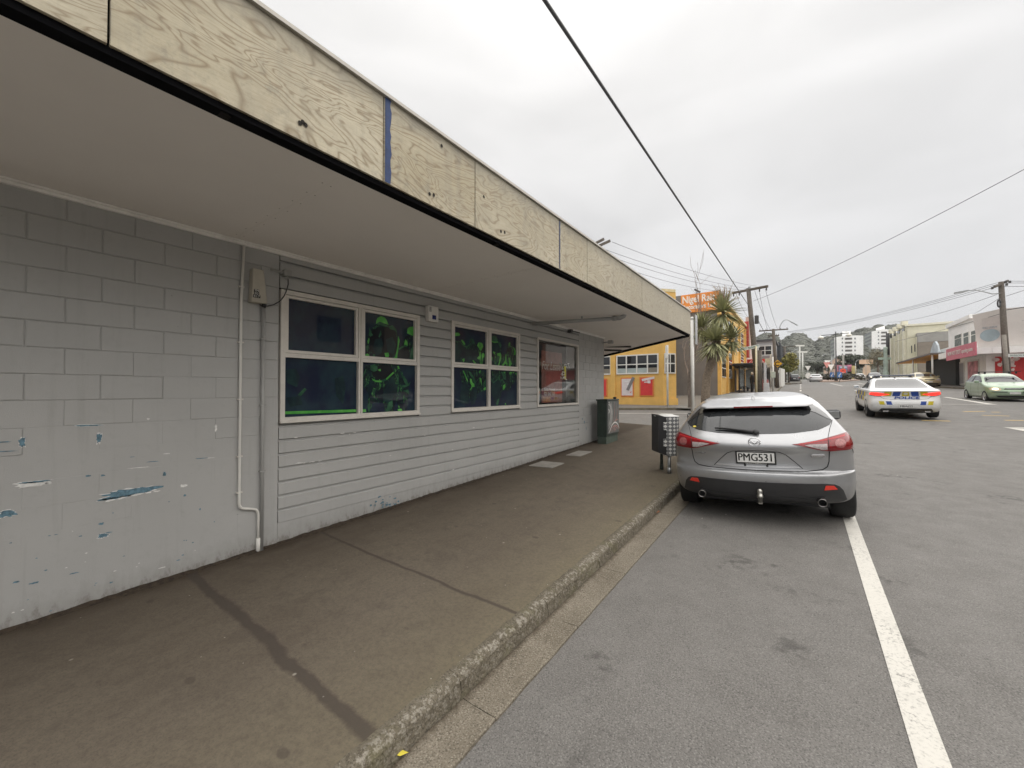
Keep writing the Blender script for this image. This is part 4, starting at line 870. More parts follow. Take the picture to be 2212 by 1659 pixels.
# ------------------------------------------------------------------ street furniture near the corner
GRNP = mat('cabinet_green', (.028, .045, .036), .45, var=.2, sc_=6, dirt=.2); GRNL = mat('cabinet_base_green', (.075, .100, .080), .6, var=.25, sc_=9, dirt=.3)
cz = zp(9.5) + FH; cx0, cx1, cy0, cy1 = -4.10, -3.85, 9.16, 9.93
cab = thing('utility_cabinet', 'dark green service cabinet with painted swirls beside the block pier', 'cabinet', (-3.98, 9.57, cz))
fix(MB().box(cx0 + .012, cx1 - .012, cy0 + .012, cy1 - .012, cz - .1, cz + .17, bev=.004).build('base', GRNL, cab), cab)
fix(MB().box(cx0, cx1, cy0, cy1, cz + .172, cz + 1.06, bev=.008).build('case', GRNP, cab), cab)
fix(MB().box(cx0 - .02, cx1 + .025, cy0 - .02, cy1 + .02, cz + 1.062, cz + 1.10, bev=.008).build('lid', GRNP, cab), cab)
GREYD = mat('cabinet_door_grey', (.13, .14, .135), .5, var=.2)
door = fix(MB().box(cx1 + .001, cx1 + .028, cy0 + .02, cy1 - .02, cz + .25, cz + 1.055, bev=.004).build('door', GREYD, cab), cab)
TCAB = zm(2320, 1550, 7.54); SWW = mat('swirl_white', (.72, .70, .68), .5); SWP = mat('swirl_pink', (.50, .24, .21), .5)
def swirl(pts, w, m):
    P = [onX(*TCAB(*p), cx1 + .0295) for p in pts]
    Q = []
    for i in range(len(P) - 1):
        p0, p1, p2, p3 = P[max(0, i - 1)], P[i], P[i + 1], P[min(len(P) - 1, i + 2)]
        for t in (0, .25, .5, .75): Q.append(.5 * ((2 * p1) + (p2 - p0) * t + (2 * p0 - 5 * p1 + 4 * p2 - p3) * t * t + (3 * p1 - p0 - 3 * p2 + p3) * t ** 3))
    Q.append(P[-1]); vs = []
    for i, p in enumerate(Q):
        t = (Q[min(i + 1, len(Q) - 1)] - Q[max(0, i - 1)]).normalized(); n = Vector((0, -t.z, t.y)); k = w * (.35 + .65 * math.sin(math.pi * min(1, (i + 1) / len(Q))))
        vs += [p - n * k, p + n * k]
    o = MB().add(vs, [(2 * i, 2 * i + 1, 2 * i + 3, 2 * i + 2) for i in range(len(Q) - 1)]).build('painted_swirl', m, door); o.matrix_parent_inverse = Matrix.Identity(4)
swirl([(585, 1170), (620, 1090), (680, 930), (760, 850), (830, 880), (870, 960), (890, 1030)], .016, SWW)
swirl([(635, 1150), (680, 1020), (760, 940), (820, 950), (850, 1000), (870, 1060)], .011, SWP); swirl([(690, 1130), (740, 1000), (790, 980), (840, 1050)], .008, SWP); swirl([(745, 1130), (755, 1040), (790, 1090)], .01, SWP)
swirl([(580, 960), (620, 800), (640, 600), (630, 420), (600, 330), (575, 330)], .009, SWW); swirl([(585, 1050), (640, 850), (665, 650), (650, 420), (600, 260), (570, 270)], .009, SWW); swirl([(640, 960), (680, 780), (685, 560), (670, 380), (650, 230)], .008, SWW)
swirl([(715, 840), (740, 700), (760, 420), (745, 240)], .008, SWP); swirl([(740, 840), (790, 700), (810, 400), (830, 240)], .009, mat('swirl_grey', (.30, .27, .26), .5)); swirl([(760, 820), (820, 680), (850, 420)], .008, SWP); swirl([(770, 820), (830, 760), (865, 780)], .009, SWP); swirl([(575, 460), (600, 520), (580, 590)], .016, SWW)
# small dark bird-like knob on the lid is a padlock hasp
fix(MB().box(cx1 - .10, cx1 - .03, 9.82, 9.9, cz + 1.10, cz + 1.15, bev=.015).build('hasp', BLACK, cab), cab)
# litter bin
bx, by = -1.90, 7.14; bzg = zp(by) + FH
bn = thing('litter_bin', 'litter bin with grey and white diamond chequer wrap, on the kerb', 'litter bin', (bx, by, bzg))
q = NT('bin_diamond_wrap'); oc = q.n('ShaderNodeTexCoord').outputs['Object']; sx = q.n('ShaderNodeSeparateXYZ', {0: oc})
ang = q.math('MULTIPLY', q.math('ARCTAN2', sx.outputs[1], sx.outputs[0]), 17 / (2 * math.pi)); vz = q.math('MULTIPLY', sx.outputs[2], 15.6)
fu = q.math('ABSOLUTE', q.math('SUBTRACT', q.math('FRACT', ang), .5)); fv = q.math('ABSOLUTE', q.math('SUBTRACT', q.math('FRACT', vz), .5))
dm = q.ramp(q.math('ADD', fu, fv), [(.40, 1.0), (.44, 0.0)])
q.set(Base_Color=q.mix(dm, (.17, .175, .18), (.72, .715, .69)), Roughness=.4); WRAP = q.mat
def dsec(a0, a1, r, n, z0, z1, closed=True):
    m = MB(); vs = []
    for z in (z0, z1):
        for k in range(n + 1):
            a = a0 + (a1 - a0) * k / n; vs.append((r * math.cos(a), r * math.sin(a), z))
    m.add(vs, [(k, k + 1, n + 2 + k, n + 1 + k) for k in range(n)], 0, True)
    m.add(vs[:n + 1], [list(range(n + 1))[::-1]]); m.add(vs[n + 1:], [list(range(n + 1))]); m.add([vs[0], vs[n], vs[2 * n + 1], vs[n + 1]], [(0, 3, 2, 1)]); return m
zb0, zb1 = .30, .965
dsec(R_(-112), R_(112), .205, 28, zb0, zb1).build('wrapped_shell', WRAP, bn)
bk = MB(); bk.prism([(-.078, -.192, zb0 + .01), (-.078, .192, zb0 + .01), (-.20, .15, zb0 + .05), (-.20, -.15, zb0 + .05)], (0, 0, zb1 - zb0 - .02)); bk.build('door', mat('bin_black', (.022, .022, .024), .5), bn)
for zc in (zb0 + .16, zb0 + .44): MB().prism([(-.075, -.203, zc), (-.13, -.188, zc), (-.13, -.176, zc), (-.075, -.19, zc)], (0, 0, .13)).build('hinge_plate', WRAP, bn)
lid = MB(); lid.lathe([(.0, zb1 + .035), (.10, zb1 + .033), (.13, zb1 + .02), (.17, zb1 + .012), (.208, zb1 + .004), (.208, zb1 - .002)], 28); lid.build('lid', mat('bin_lid', (.62, .62, .60), .4), bn)
for dy, mm in ((-.16, GALV), (.16, mat('dark_green_post', (.05, .06, .05), .6))):
    MB().tube([(-.02, dy, -.05), (-.02, dy, zb0 + .02)], .026, 12).tube([(-.02, dy, -.02), (-.02, dy, .10)], .032, 12).build('leg', mm, bn)
bn.rotation_euler.z = R_(38)
# parking sign post, white
sxp, syp = -2.52, 12.24; szp = zp(syp) + FH
spst = thing('sign_post', 'tall white round post with sign plate edge-on, in front of the palm', 'sign post', (sxp, syp, szp))
MB().tube([(0, 0, -.1), (0, 0, 3.32)], .048, 14).build('post', WHITE, spst)
MB().lathe([(.0, 3.35), (.03, 3.345), (.052, 3.32), (.052, 3.27), (.049, 3.27)], 14).build('cap', WHITE, spst)
MB().box(.085, .10, -.06, .22, 2.55, 3.4, bev=.004).build('sign_plate', GALV, spst)
for zc in (2.78, 3.2): MB().box(-.05, .10, -.02, .02, zc - .02, zc + .02).build('bracket', GALV, spst)
# ------------------------------------------------------------------ vehicles
def catmull(rows, sub):
    out = []
    for i in range(len(rows) - 1):
        p0, p1, p2, p3 = rows[max(0, i - 1)], rows[i], rows[i + 1], rows[min(len(rows) - 1, i + 2)]
        for s in range(sub):
            t = s / sub; r = []
            for a, b, c, d in zip(p0, p1, p2, p3):
                lin = b + (c - b) * t
                cr = .5 * (2 * b + (c - a) * t + (2 * a - 5 * b + 4 * c - d) * t * t + (3 * b - a - 3 * c + d) * t ** 3)
                lo, hi = min(b, c), max(b, c)
                r.append(min(hi, max(lo, cr)))
            out.append(r)
    out.append(list(rows[-1])); return out
class Car:
    def __init__(s, rows, n=2.5, sub=3, dent=None):
        s.T = catmull(rows, sub); s.n = n; s.dent = dent
    def row(s, z):
        T = s.T
        if z <= T[0][0]: return T[0]
        for a, b in zip(T, T[1:]):
            if z <= b[0]:
                t = (z - a[0]) / max(1e-9, b[0] - a[0]); return [p + (q - p) * t for p, q in zip(a, b)]
        return T[-1]
    def rear(s, x, z):
        _, w, yr, yf, cr, cf = s.row(z); k = min(.9999, abs(x) / w)
        y = yr + cr * (1 - (1 - k ** s.n) ** (1 / s.n))
        if s.dent:
            dx, dz, rr, dd = s.dent; y += dd * math.exp(-((x - dx) ** 2 + (z - dz) ** 2) / rr ** 2)
        return y
    def front(s, x, z):
        _, w, yr, yf, cr, cf = s.row(z); k = min(.9999, abs(x) / w)
        return yf - cf * (1 - (1 - k ** s.n) ** (1 / s.n))
    def side(s, y, z):
        _, w, yr, yf, cr, cf = s.row(z)
        if y < yr + cr: t = max(0, (y - yr) / cr); return w * (max(0, 1 - (1 - t) ** s.n)) ** (1 / s.n)
        if y > yf - cf: t = max(0, (yf - y) / cf); return w * (max(0, 1 - (1 - t) ** s.n)) ** (1 / s.n)
        return w
    def body(s, name, mt, parent, K=22, wheels=(), wr=.36, white_in=None):
        vs = []; fs = []
        for (z, w, yr, yf, cr, cf) in s.T:
            ring = []
            for k in range(K + 1):                      # rear from -w to +w
                t = -1 + 2 * k / K; x = w * math.copysign(abs(math.sin(t * math.pi / 2)) ** .8, t); ring.append((x, s.rear(x, z), z))
            L0, L1 = yr + cr, yf - cf
            for k in range(1, 10): ring.append((w, L0 + (L1 - L0) * k / 10, z))
            for k in range(K + 1):
                t = 1 - 2 * k / K; x = w * math.copysign(abs(math.sin(t * math.pi / 2)) ** .8, t); ring.append((x, s.front(x, z), z))
            for k in range(1, 10): ring.append((-w, L1 + (L0 - L1) * k / 10, z))
            vs += ring
        m = len(vs) // len(s.T)
        for i in range(len(s.T) - 1):
            for k in range(m): fs.append((i * m + k, i * m + (k + 1) % m, (i + 1) * m + (k + 1) % m, (i + 1) * m + k))
        fs.append(list(range(m))[::-1]); fs.append([(len(s.T) - 1) * m + k for k in range(m)])
        mb = MB(); mb.add(vs, fs, 0, True); o = mb.build(name, mt, parent)
        if wheels:
            cu = MB()
            for (x, y, z) in wheels:
                sg = 1 if x > 0 else -1
                cu.tube([(x - sg * .26, y, z), (x + sg * .4, y, z)], wr, 28)
            c = cu.build('cutter', mt); bpy.context.view_layer.update()
            md = o.modifiers.new('b', 'BOOLEAN'); md.object = c; md.operation = 'DIFFERENCE'; md.solver = 'EXACT'
            bpy.context.view_layer.update()
            dg = bpy.context.evaluated_depsgraph_get(); me = bpy.data.meshes.new_from_object(o.evaluated_get(dg))
            o.modifiers.clear(); o.data = me; cm = c.data; bpy.data.objects.remove(c); bpy.data.meshes.remove(cm)
            try: o.data.set_sharp_from_angle(angle=R_(42))
            except Exception: pass
        return o
    def patch(s, name, poly, mt, parent, where='rear', off=.006, skirt=.02, nx=22, nz=8, sgn=1, ease=False):
        """poly in (x,z) for rear/front or (y,z) for side; laid on the body surface"""
        us = [p[0] for p in poly]; u0, u1 = min(us), max(us); n = len(poly)
        def span(u):
            hit = []
            for i in range(n):
                a, b = poly[i], poly[(i + 1) % n]
                if (a[0] - u) * (b[0] - u) <= 0 and a[0] != b[0]:
                    t = (u - a[0]) / (b[0] - a[0]); hit.append(a[1] + (b[1] - a[1]) * t)
            return (min(hit), max(hit)) if hit else (poly[0][1], poly[0][1])
        def pt(u, z, o):
            if where == 'rear': return (u, s.rear(u, z) - o, z)
            if where == 'front': return (u, s.front(u, z) + o, z)
            return (sgn * (s.side(u, z) + o), u, z)
        vs = []; fs = []
        for i in range(nx + 1):
            t = i / nx
            if ease: t = math.sin(t * math.pi / 2) if ease > 0 else 1 - math.cos(t * math.pi / 2)
            u = u0 + (u1 - u0) * t; u = min(u1 - 1e-5, max(u0 + 1e-5, u)); z0, z1 = span(u)
            for j in range(nz + 1): vs.append(pt(u, z0 + (z1 - z0) * j / nz, off))
        M_ = nz + 1
        for i in range(nx):
            for j in range(nz): fs.append((i * M_ + j, (i + 1) * M_ + j, (i + 1) * M_ + j + 1, i * M_ + j + 1))
        mb = MB(); mb.add(vs, fs, 0, True)
        if skirt:
            bd = [i * M_ for i in range(nx + 1)] + [nx * M_ + j for j in range(1, M_)] + [i * M_ + nz for i in range(nx - 1, -1, -1)] + [j for j in range(nz - 1, 0, -1)]
            inn = []
            for b in bd:
                p = Vector(vs[b]); 
                if where == 'side': p.x -= sgn * (off + skirt)
                else: p.y += (off + skirt) * (1 if where == 'rear' else -1)
                inn.append(p)
            bb = [vs[b] for b in bd]; k = len(bd)
            mb.add(bb + inn, [(i, (i + 1) % k, k + (i + 1) % k, k + i) for i in range(k)])
        o = mb.build(name, mt, parent)
        bm_ = bmesh.new(); bm_.from_mesh(o.data); bmesh.ops.recalc_face_normals(bm_, faces=bm_.faces[:]); bm_.to_mesh(o.data); bm_.free()
        return o
    def seam(s, name, pts, mt, parent, where='rear', w=.006, off=.001, sgn=1, sub=6):
        P = []
        for a, b in zip(pts, pts[1:]):
            for k in range(sub): P.append((a[0] + (b[0] - a[0]) * k / sub, a[1] + (b[1] - a[1]) * k / sub))
        P.append(pts[-1])
        f = {'rear': lambda u, z: (u, s.rear(u, z) - off, z), 'front': lambda u, z: (u, s.front(u, z) + off, z), 'side': lambda u, z: (sgn * (s.side(u, z) + off), u, z)}[where]
        return MB().tube([f(*p) for p in P], w / 2, 6).build(name, mt, parent)
ALLOY = mat('alloy_rim', (.42, .42, .43), .3, .8, var=.05)
def wheel(root, x, y, r, w=.21, spokes=10, rim=None):
    sg = 1 if x > 0 else -1
    M = Matrix.Translation((x, y, r)) @ Matrix.Rotation(R_(90) * sg, 4, 'Y')
    rr = r * .68
    wo_ = MB().lathe([(rr, -w * .45), (r * .93, -w * .5), (r * .985, -w * .40), (r, -w * .2), (r, w * .2), (r * .985, w * .40), (r * .93, w * .5), (rr, w * .45), (rr * .97, w * .3), (rr * .97, -w * .3)], 36, M=M, closed=True).build('wheel', RUBBER, root)
    m = MB(); m.lathe([(rr, w * .46), (rr * .93, w * .44), (rr * .90, w * .30), (rr * .90, -w * .2)], 36, M=M)
    m.lathe([(.0, w * .34), (rr * .2, w * .34), (rr * .24, w * .26)], 16, M=M)
    for k in range(spokes):
        a = 2 * math.pi * k / spokes; Mk = M @ Matrix.Rotation(a, 4, 'Z'); m.box(rr * .15, rr * .93, -.016, .016, w * .24, w * .34, M=Mk)
    o = m.build('rim', rim or ALLOY, wo_); 
    o2 = MB().lathe([(.0, w * .02), (rr * .9, w * .02)], 24, M=M).build('brake_disc', DARK, wo_)
    return wo_
def car_paint(key, col, metal=.0, rough=.35, flake=False):
    q = NT(key); p = q.P('Object'); n = q.noise(p, 3.0, 4, .5); d = q.noise(p, 9, 5, .7)
    c = q.mix(q.ramp(n, [(.3, 0.0), (.7, 1.0)]), tuple(x * .94 for x in col), tuple(min(1, x * 1.04) for x in col))
    sz = q.n('ShaderNodeSeparateXYZ', {0: p}).outputs[2]
    dirt = q.math('MULTIPLY', q.ramp(q.math('ADD', sz, q.math('MULTIPLY', d, .35)), [(.42, .45), (.75, 0.0)]), 1.0)
    c = q.mix(dirt, c, (.13, .12, .11))
    q.set(Base_Color=c, Metallic=metal, Roughness=q.ramp(d, [(.3, rough * .9), (.7, rough * 1.15)]), Coat_Weight=.8, Coat_Roughness=.06)
    return q.mat
REDL = mat('tail_lamp_red', (.20, .008, .012), .18, var=.25, sc_=30, coat=.35); REDB = mat('reflector_red', (.78, .055, .035), .3, var=.1); CLRL = mat('lamp_clear', (.42, .37, .37), .2, var=.35, sc_=50, coat=.3)
REDLIT = mat('lit_brake_lamp', (.95, .05, .035), .3, emit=.7); CHROME = mat('chrome', (.62, .62, .63), .12, 1.0, var=.03)
CARGL = mat('car_glass', (.026, .028, .030), .06, var=.4, sc_=2.5, spec=.35, coat=.35); BPL = mat('black_plastic', (.035, .035, .037), .5, var=.15); GAP = mat('panel_gap', (.012, .012, .013), .7)
PLW = mat('plate_white', (.72, .72, .70), .45); TXB = mat('plate_black', (.015, .015, .015), .5)
# ---- silver hatchback parked at the kerb
HR = [(.25, .70, .34, 4.15, .35, .5), (.275, .80, .14, 4.36, .40, .6), (.33, .862, .06, 4.43, .45, .7), (.43, .888, .02, 4.46, .48, .75), (.52, .897, .0, 4.45, .50, .8), (.592, .898, .004, 4.43, .50, .8), (.609, .898, .022, 4.42, .50, .8), (.619, .898, .072, 4.41, .48, .8), (.66, .898, .086, 4.39, .46, .84), (.72, .898, .092, 4.37, .46, .85), (.80, .898, .086, 4.31, .45, .88), (.845, .899, .066, 4.25, .45, .9), (.885, .899, .058, 4.12, .45, .9), (.92, .895, .072, 3.98, .45, .9), (.965, .884, .115, 3.70, .44, .9), (1.0, .868, .165, 3.35, .42, .8), (1.03, .848, .205, 3.15, .40, .7), (1.10, .805, .29, 2.98, .38, .55), (1.18, .755, .40, 2.75, .36, .45), (1.26, .705, .53, 2.52, .34, .42), (1.32, .665, .68, 2.34, .32, .40), (1.37, .62, .92, 2.15, .3, .4), (1.41, .56, 1.18, 1.98, .3, .4), (1.44, .46, 1.45, 1.85, .2, .2), (1.455, .30, 1.58, 1.74, .1, .1)]
SILV = car_paint('silver_paint', (.37, .375, .385), .55, .30)
KC = 1.045
mz = thing('parked_car', 'silver grey hatchback parked at the kerb with its wheel on the white line', 'car', (-.385, 5.30, zp(6.1) - .002), R_(2.0), None)
mz.scale = (KC, KC, KC); mz.rotation_euler = (R_(.8), R_(-3.1), R_(3.6))
c1 = Car(HR, 2.5, 3, dent=(.79, .60, .10, .030))
wh = [(-.79, .84, .325), (.79, .84, .325), (-.79, 3.54, .325), (.79, 3.54, .325)]
c1.body('body', SILV, mz, 30, wh, .365)
for (x, y, z) in wh: wheel(mz, x, y, .325, .215, 10)
MB().box(-.66, .66, .45, 4.1, .175, .5).build('underbody', BLACK, mz)
def mirror(poly): return [(-x, z) for x, z in reversed(poly)]
def sym(half): return half + [(-x, z) for x, z in reversed(half)]
gl = c1.patch('rear_window', sym([(.001, 1.012), (.35, 1.02), (.60, 1.05), (.715, 1.095), (.742, 1.13), (.712, 1.18), (.655, 1.245), (.61, 1.285), (.001, 1.31)][:]), CARGL, mz, off=.004, nx=40, nz=10)
c1.patch('spoiler_shroud', sym([(.001, 1.272), (.52, 1.255), (.60, 1.222), (.70, 1.155), (.735, 1.14), (.705, 1.195), (.62, 1.285), (.58, 1.312), (.001, 1.325)]), mat('gloss_black', (.012, .012, .013), .15, coat=1.0), mz, off=.012, nx=44, nz=4)
spm = MB()
for sgn in (1,):
    pl = [(-.60, .66), (-.585, .57), (-.52, .51), (-.30, .475), (0, .465), (.30, .475), (.52, .51), (.585, .57), (.60, .66), (.50, .95), (0, 1.0), (-.50, .95)]
    n = len(pl); vs = [(x, y, 1.292 + .080 * min(1, max(0, (y - .46) / .5)) - .03 * abs(x) ** 2) for x, y in pl] + [(x * .985, y + .012, 1.322 + .083 * min(1, max(0, (y - .46) / .5)) - .05 * abs(x) ** 2) for x, y in pl]
    spm.add(vs, [list(range(n))[::-1], list(range(n, 2 * n))] + [(i, (i + 1) % n, n + (i + 1) % n, n + i) for i in range(n)])
spo = spm.build('spoiler', SILV, mz); bv = spo.modifiers.new('b', 'BEVEL'); bv.width = .012; bv.segments = 3; bv.limit_method = 'ANGLE'
MB().box(-.20, .20, .466, .485, 1.297, 1.313).build('high_brake_lamp', REDL, mz)
lt = [(.345, .915), (.45, .932), (.58, .955), (.70, .985), (.80, 1.005), (.845, 1.01), (.872, .97), (.884, .90), (.866, .845), (.66, .838), (.585, .85), (.48, .882)]
for sg in (1, -1):
    P = lt if sg > 0 else mirror(lt)
    L = c1.patch('tail_lamp', P, REDL, mz, off=.008, nx=30, nz=6, ease=sg)
    W = [(.45, .905), (.52, .915), (.645, .918), (.645, .855), (.60, .856), (.53, .878)]
    c1.patch('reverse_lens', W if sg > 0 else mirror(W), CLRL, L, off=.0105, skirt=0, nx=10, nz=4)
    cc = [(.762 + .050 * math.cos(a), .915 + .045 * math.sin(a)) for a in [i * .3927 for i in range(16)]]
    c1.patch('round_lens', cc if sg > 0 else mirror(cc), mat('lamp_pink', (.30, .10, .10), .2, var=.5, sc_=70, coat=.3), L, off=.0105, skirt=0, nx=14, nz=8)
    c1.patch('lamp_strip', [(sg * x, z) for x, z in ((.40, .920), (.70, .972), (.82, .993), (.82, .982), (.70, .960), (.40, .911))], mat('lamp_bright_red', (.42, .02, .025), .25), L, off=.0105, skirt=0, nx=14, nz=2)
    c1.seam('lamp_split', [(sg * .655, .84), (sg * .66, .965)], GAP, L, w=.006, off=.009)
    c1.seam('hatch_gap', [(sg * .66, .835), (sg * .652, .73), (sg * .635, .675), (sg * .59, .645), (sg * .45, .628), (sg * .001, .621)], GAP, mz, w=.012, off=-.002)
    c1.seam('hatch_gap', [(sg * .662, .97), (sg * .70, 1.06), (sg * .745, 1.135)], GAP, mz, w=.006, off=0)
    c1.seam('garnish_line', [(sg * .42, .655), (sg * .36, .72), (sg * .28, .80), (sg * .22, .828), (sg * .10, .838), (0, .84)], GAP, mz, w=.008, off=-.001)
    c1.seam('bumper_gap', [(sg * .87, .843), (sg * .885, .79)], GAP, mz, w=.006, off=0)
    rf = [(.585, .448), (.60, .497), (.672, .493), (.700, .455)]
    c1.patch('reflector', rf if sg > 0 else mirror(rf), REDB, mz, off=.016, nx=8, nz=3)
    ex = MB(); Mx = Matrix.Translation((sg * .56, .075, .325)) @ Matrix.Rotation(R_(90), 4, 'X'); ex.lathe([(.034, -.09), (.039, -.09), (.041, .04), (.036, .042), (.033, .03), (.031, -.05)], 20, M=Mx); ex.build('exhaust_tip', mat('sooty_chrome', (.30, .29, .28), .3, 1.0), mz)
    MB().lathe([(.0, -.04), (.036, -.04)], 16, M=Mx).build('exhaust_bore', GAP, mz)
    sw = [(1.00, 1.02), (1.10, 1.10), (1.35, 1.24), (1.6, 1.30), (2.0, 1.32), (2.4, 1.24), (2.85, 1.06), (3.05, .985), (2.6, .975), (1.6, .985)]
    c1.patch('side_window', sw, CARGL, mz, 'side', off=.004, sgn=sg, nx=24, nz=6)
    for yy in (1.95,): c1.seam('door_pillar', [(yy, .98), (yy - .03, 1.335)], BPL, mz, 'side', w=.05, off=-.008, sgn=sg)
    c1.seam('door_gap', [(1.35, .98), (1.30, .70), (1.36, .40)], GAP, mz, 'side', w=.007, off=-.001, sgn=sg); c1.seam('door_gap', [(2.02, .97), (2.04, .35)], GAP, mz, 'side', w=.007, off=-.001, sgn=sg); c1.seam('door_gap', [(3.0, .95), (3.05, .4)], GAP, mz, 'side', w=.007, off=-.001, sgn=sg)
    c1.seam('roof_channel', [(1.25 , 1.385), (1.5, 1.40), (1.95, 1.40)], GAP, mz, 'side', w=.018, off=.0, sgn=sg)
    mr_ = MB(); mr_.box(sg * .86 if sg > 0 else -.94, .94 if sg > 0 else -.86, 2.93, 3.0, .93, .99); mr_.build('mirror_stalk', BPL, mz)
    mh = MB(); mh.box(min(sg * .90, sg * 1.11), max(sg * .90, sg * 1.11), 2.84, 2.985, .955, 1.11, bev=.045); ho = mh.build('wing_mirror', BPL, mz)
    MB().box(min(sg * .922, sg * 1.09), max(sg * .922, sg * 1.09), 2.833, 2.839, .978, 1.087, bev=.002).build('mirror_glass', mat('mirror_glass', (.5, .52, .53), .03, 1.0, var=.02), ho)
c1.patch('bumper_insert', sym([(.001, .285), (.60, .288), (.735, .30), (.785, .33), (.775, .40), (.735, .468), (.70, .502), (.60, .516), (.001, .508)]), BPL, mz, off=.010, nx=46, nz=8)
c1.seam('insert_lip', [(-.60, .385), (-.45, .36), (0, .355), (.45, .36), (.60, .385)], GAP, mz, w=.006, off=.011)
c1.patch('lip_highlight', sym([(.001, .655), (.40, .662), (.40, .672), (.001, .668)]), mat('highlight_silver', (.6, .6, .6), .25, .6), mz, off=.006, nx=30, nz=1)  # brighter strip painted in as the sky highlight along the hatch edge
# number plate
yp = c1.rear(0, .755) - .016
pf = MB().box(-.192, .192, yp, yp + .03, .688, .828, bev=.006).build('number_plate', TXB, mz)
MB().box(-.176, .176, yp - .003, yp, .707, .815, bev=.001).build('plate_face', PLW, pf)
for dx_ in (-.0022, 0, .0022): text('plate_lettering', 'PMG531', .118, TXB, pf, frame_of((1, 0, 0), (0, 0, 1), (dx_, yp - .004 - abs(dx_) * .1, .761)), width=.315, depth=.0008)
text('plate_lettering', 'www.dmm-imports.co.nz', .014, LW, pf, frame_of((1, 0, 0), (0, 0, 1), (0, yp - .001, .697)), width=.20, depth=.0006)
for sg in (-1, 1): MB().box(sg * .105 - .01, sg * .105 + .01, yp + .0, yp + .012, .664, .69).build('plate_tab', TXB, pf)
# emblem: oval ring with a winged V
ye = c1.rear(0, .93) - .012; em = MB(); em.tube([(.056 * math.cos(a), ye + .10 * (.044 * math.sin(a)), .935 + .044 * math.sin(a)) for a in [i * .2618 for i in range(25)]], .0055, 6)
em.tube([(-.05, ye, .952), (-.03, ye - .002, .945), (0, ye - .004, .918), (.03, ye - .002, .945), (.05, ye, .952)], [.003, .006, .007, .006, .003], 6); em.build('emblem', CHROME, mz)
text('badge', 'AXELA', .026, CHROME, mz, frame_of((1, 0, 0), (0, .25, 1), (-.56, c1.rear(-.56, .80) - .005, .79)) @ Matrix.Rotation(R_(-12), 4, 'Y'), width=.13, depth=.002)
bdg = MB().box(-.06, .06, -.004, .004, -.014, .014, bev=.003).build('badge', CHROME, mz); bdg.location = (.56, c1.rear(.56, .80) - .006, .79); bdg.rotation_euler = (0, 0, R_(16))
text('badge_lettering', 'SKYACTIV', .016, DARK, bdg, frame_of((1, 0, 0), (0, 0, 1), (0, -.0045, 0)), width=.10, depth=.0006)
# wiper, fin, tow ball, sticker
wpm = MB(); wp = [(.02, 1.035), (-.10, 1.050), (-.25, 1.068), (-.40, 1.075)]
wpm.tube([(x, c1.rear(x, z) - .035, z) for x, z in wp], [.022, .016, .013, .008], 8); wpm.lathe([(.0, .03), (.026, .028), (.032, 0), (.032, -.02)], 14, M=Matrix.Translation((.02, c1.rear(.02, 1.03) - .02, 1.03)) @ Matrix.Rotation(R_(70), 4, 'X')); wpm.build('wiper', BPL, mz)
fn = MB(); fn.add([(-.030, .90, 1.36), (.030, .90, 1.36), (.022, 1.10, 1.40), (-.022, 1.10, 1.40), (-.004, .915, 1.435), (.004, .915, 1.435)], [(0, 1, 5, 4), (1, 2, 5), (3, 0, 4), (2, 3, 4, 5)], 0, True); fn.build('roof_antenna', SILV, mz)
tb = MB(); Mx = Matrix.Translation((.02, -.02, .325)); tb.lathe([(.0, .115), (.016, .113), (.025, .10), (.027, .08), (.025, .05), (.030, .048), (.030, .02), (.022, .018), (.022, -.03), (.0, -.03)], 16, M=Mx); tb.box(0.0, .04, -.02, .12, .275, .30); tb.build('tow_ball', mat('dull_chrome', (.5, .49, .45), .3, .9), mz)
c1.patch('sticker', [(-.64 + .022 * math.cos(a), 1.085 + .010 * math.sin(a)) for a in [i * .5236 for i in range(12)]], mat('sticker_yellow', (.75, .6, .1), .5), mz, off=.0065, skirt=0, nx=8, nz=2)
# ---- police car
PRW = [(.20, .74, .32, 4.55, .42, .6), (.26, .86, .10, 4.80, .46, .7), (.36, .91, .02, 4.88, .50, .8), (.50, .93, .0, 4.90, .52, .85), (.62, .932, .02, 4.88, .52, .85), (.70, .932, .06, 4.84, .50, .85), (.80, .930, .085, 4.72, .48, .9), (.90, .922, .06, 4.45, .46, .9), (.97, .905, .03, 4.15, .45, .9), (1.0, .885, .06, 3.85, .44, .85), (1.025, .86, .28, 3.62, .42, .8), (1.05, .84, .52, 3.48, .40, .7), (1.13, .79, .86, 3.25, .38, .6), (1.24, .725, 1.22, 2.95, .36, .5), (1.34, .66, 1.52, 2.66, .34, .45), (1.40, .60, 1.74, 2.45, .32, .4), (1.435, .48, 1.95, 2.3, .25, .3), (1.45, .3, 2.08, 2.2, .1, .1)]
WPAINT = car_paint('police_white', (.74, .74, .73), 0.0, .3); PYEL = mat('police_yellow', (.55, .45, .02), .45, var=.2, sc_=14); PBLU = mat('police_blue', (.02, .065, .30), .45, var=.2, sc_=14)
px_, py_ = 2.93, 19.0
pc_ = thing('police_car', 'white police car with yellow and blue blocks and lit tail lamps, driving away', 'police car', (px_, py_, zg(px_, py_ + 1) - .015), R_(.5)); pc_.rotation_euler = (R_(1.9), R_(-.6), R_(.5))
c2 = Car(PRW, 2.6, 3); whp = [(-.82, 1.02, .34), (.82, 1.02, .34), (-.82, 3.85, .34), (.82, 3.85, .34)]
c2.body('body', WPAINT, pc_, 24, whp, .385)
for p in whp: wheel(pc_, *p[:2], .34, .235, 10, DARK)
MB().box(-.7, .7, .5, 4.4, .2, .55).build('underbody', BLACK, pc_)
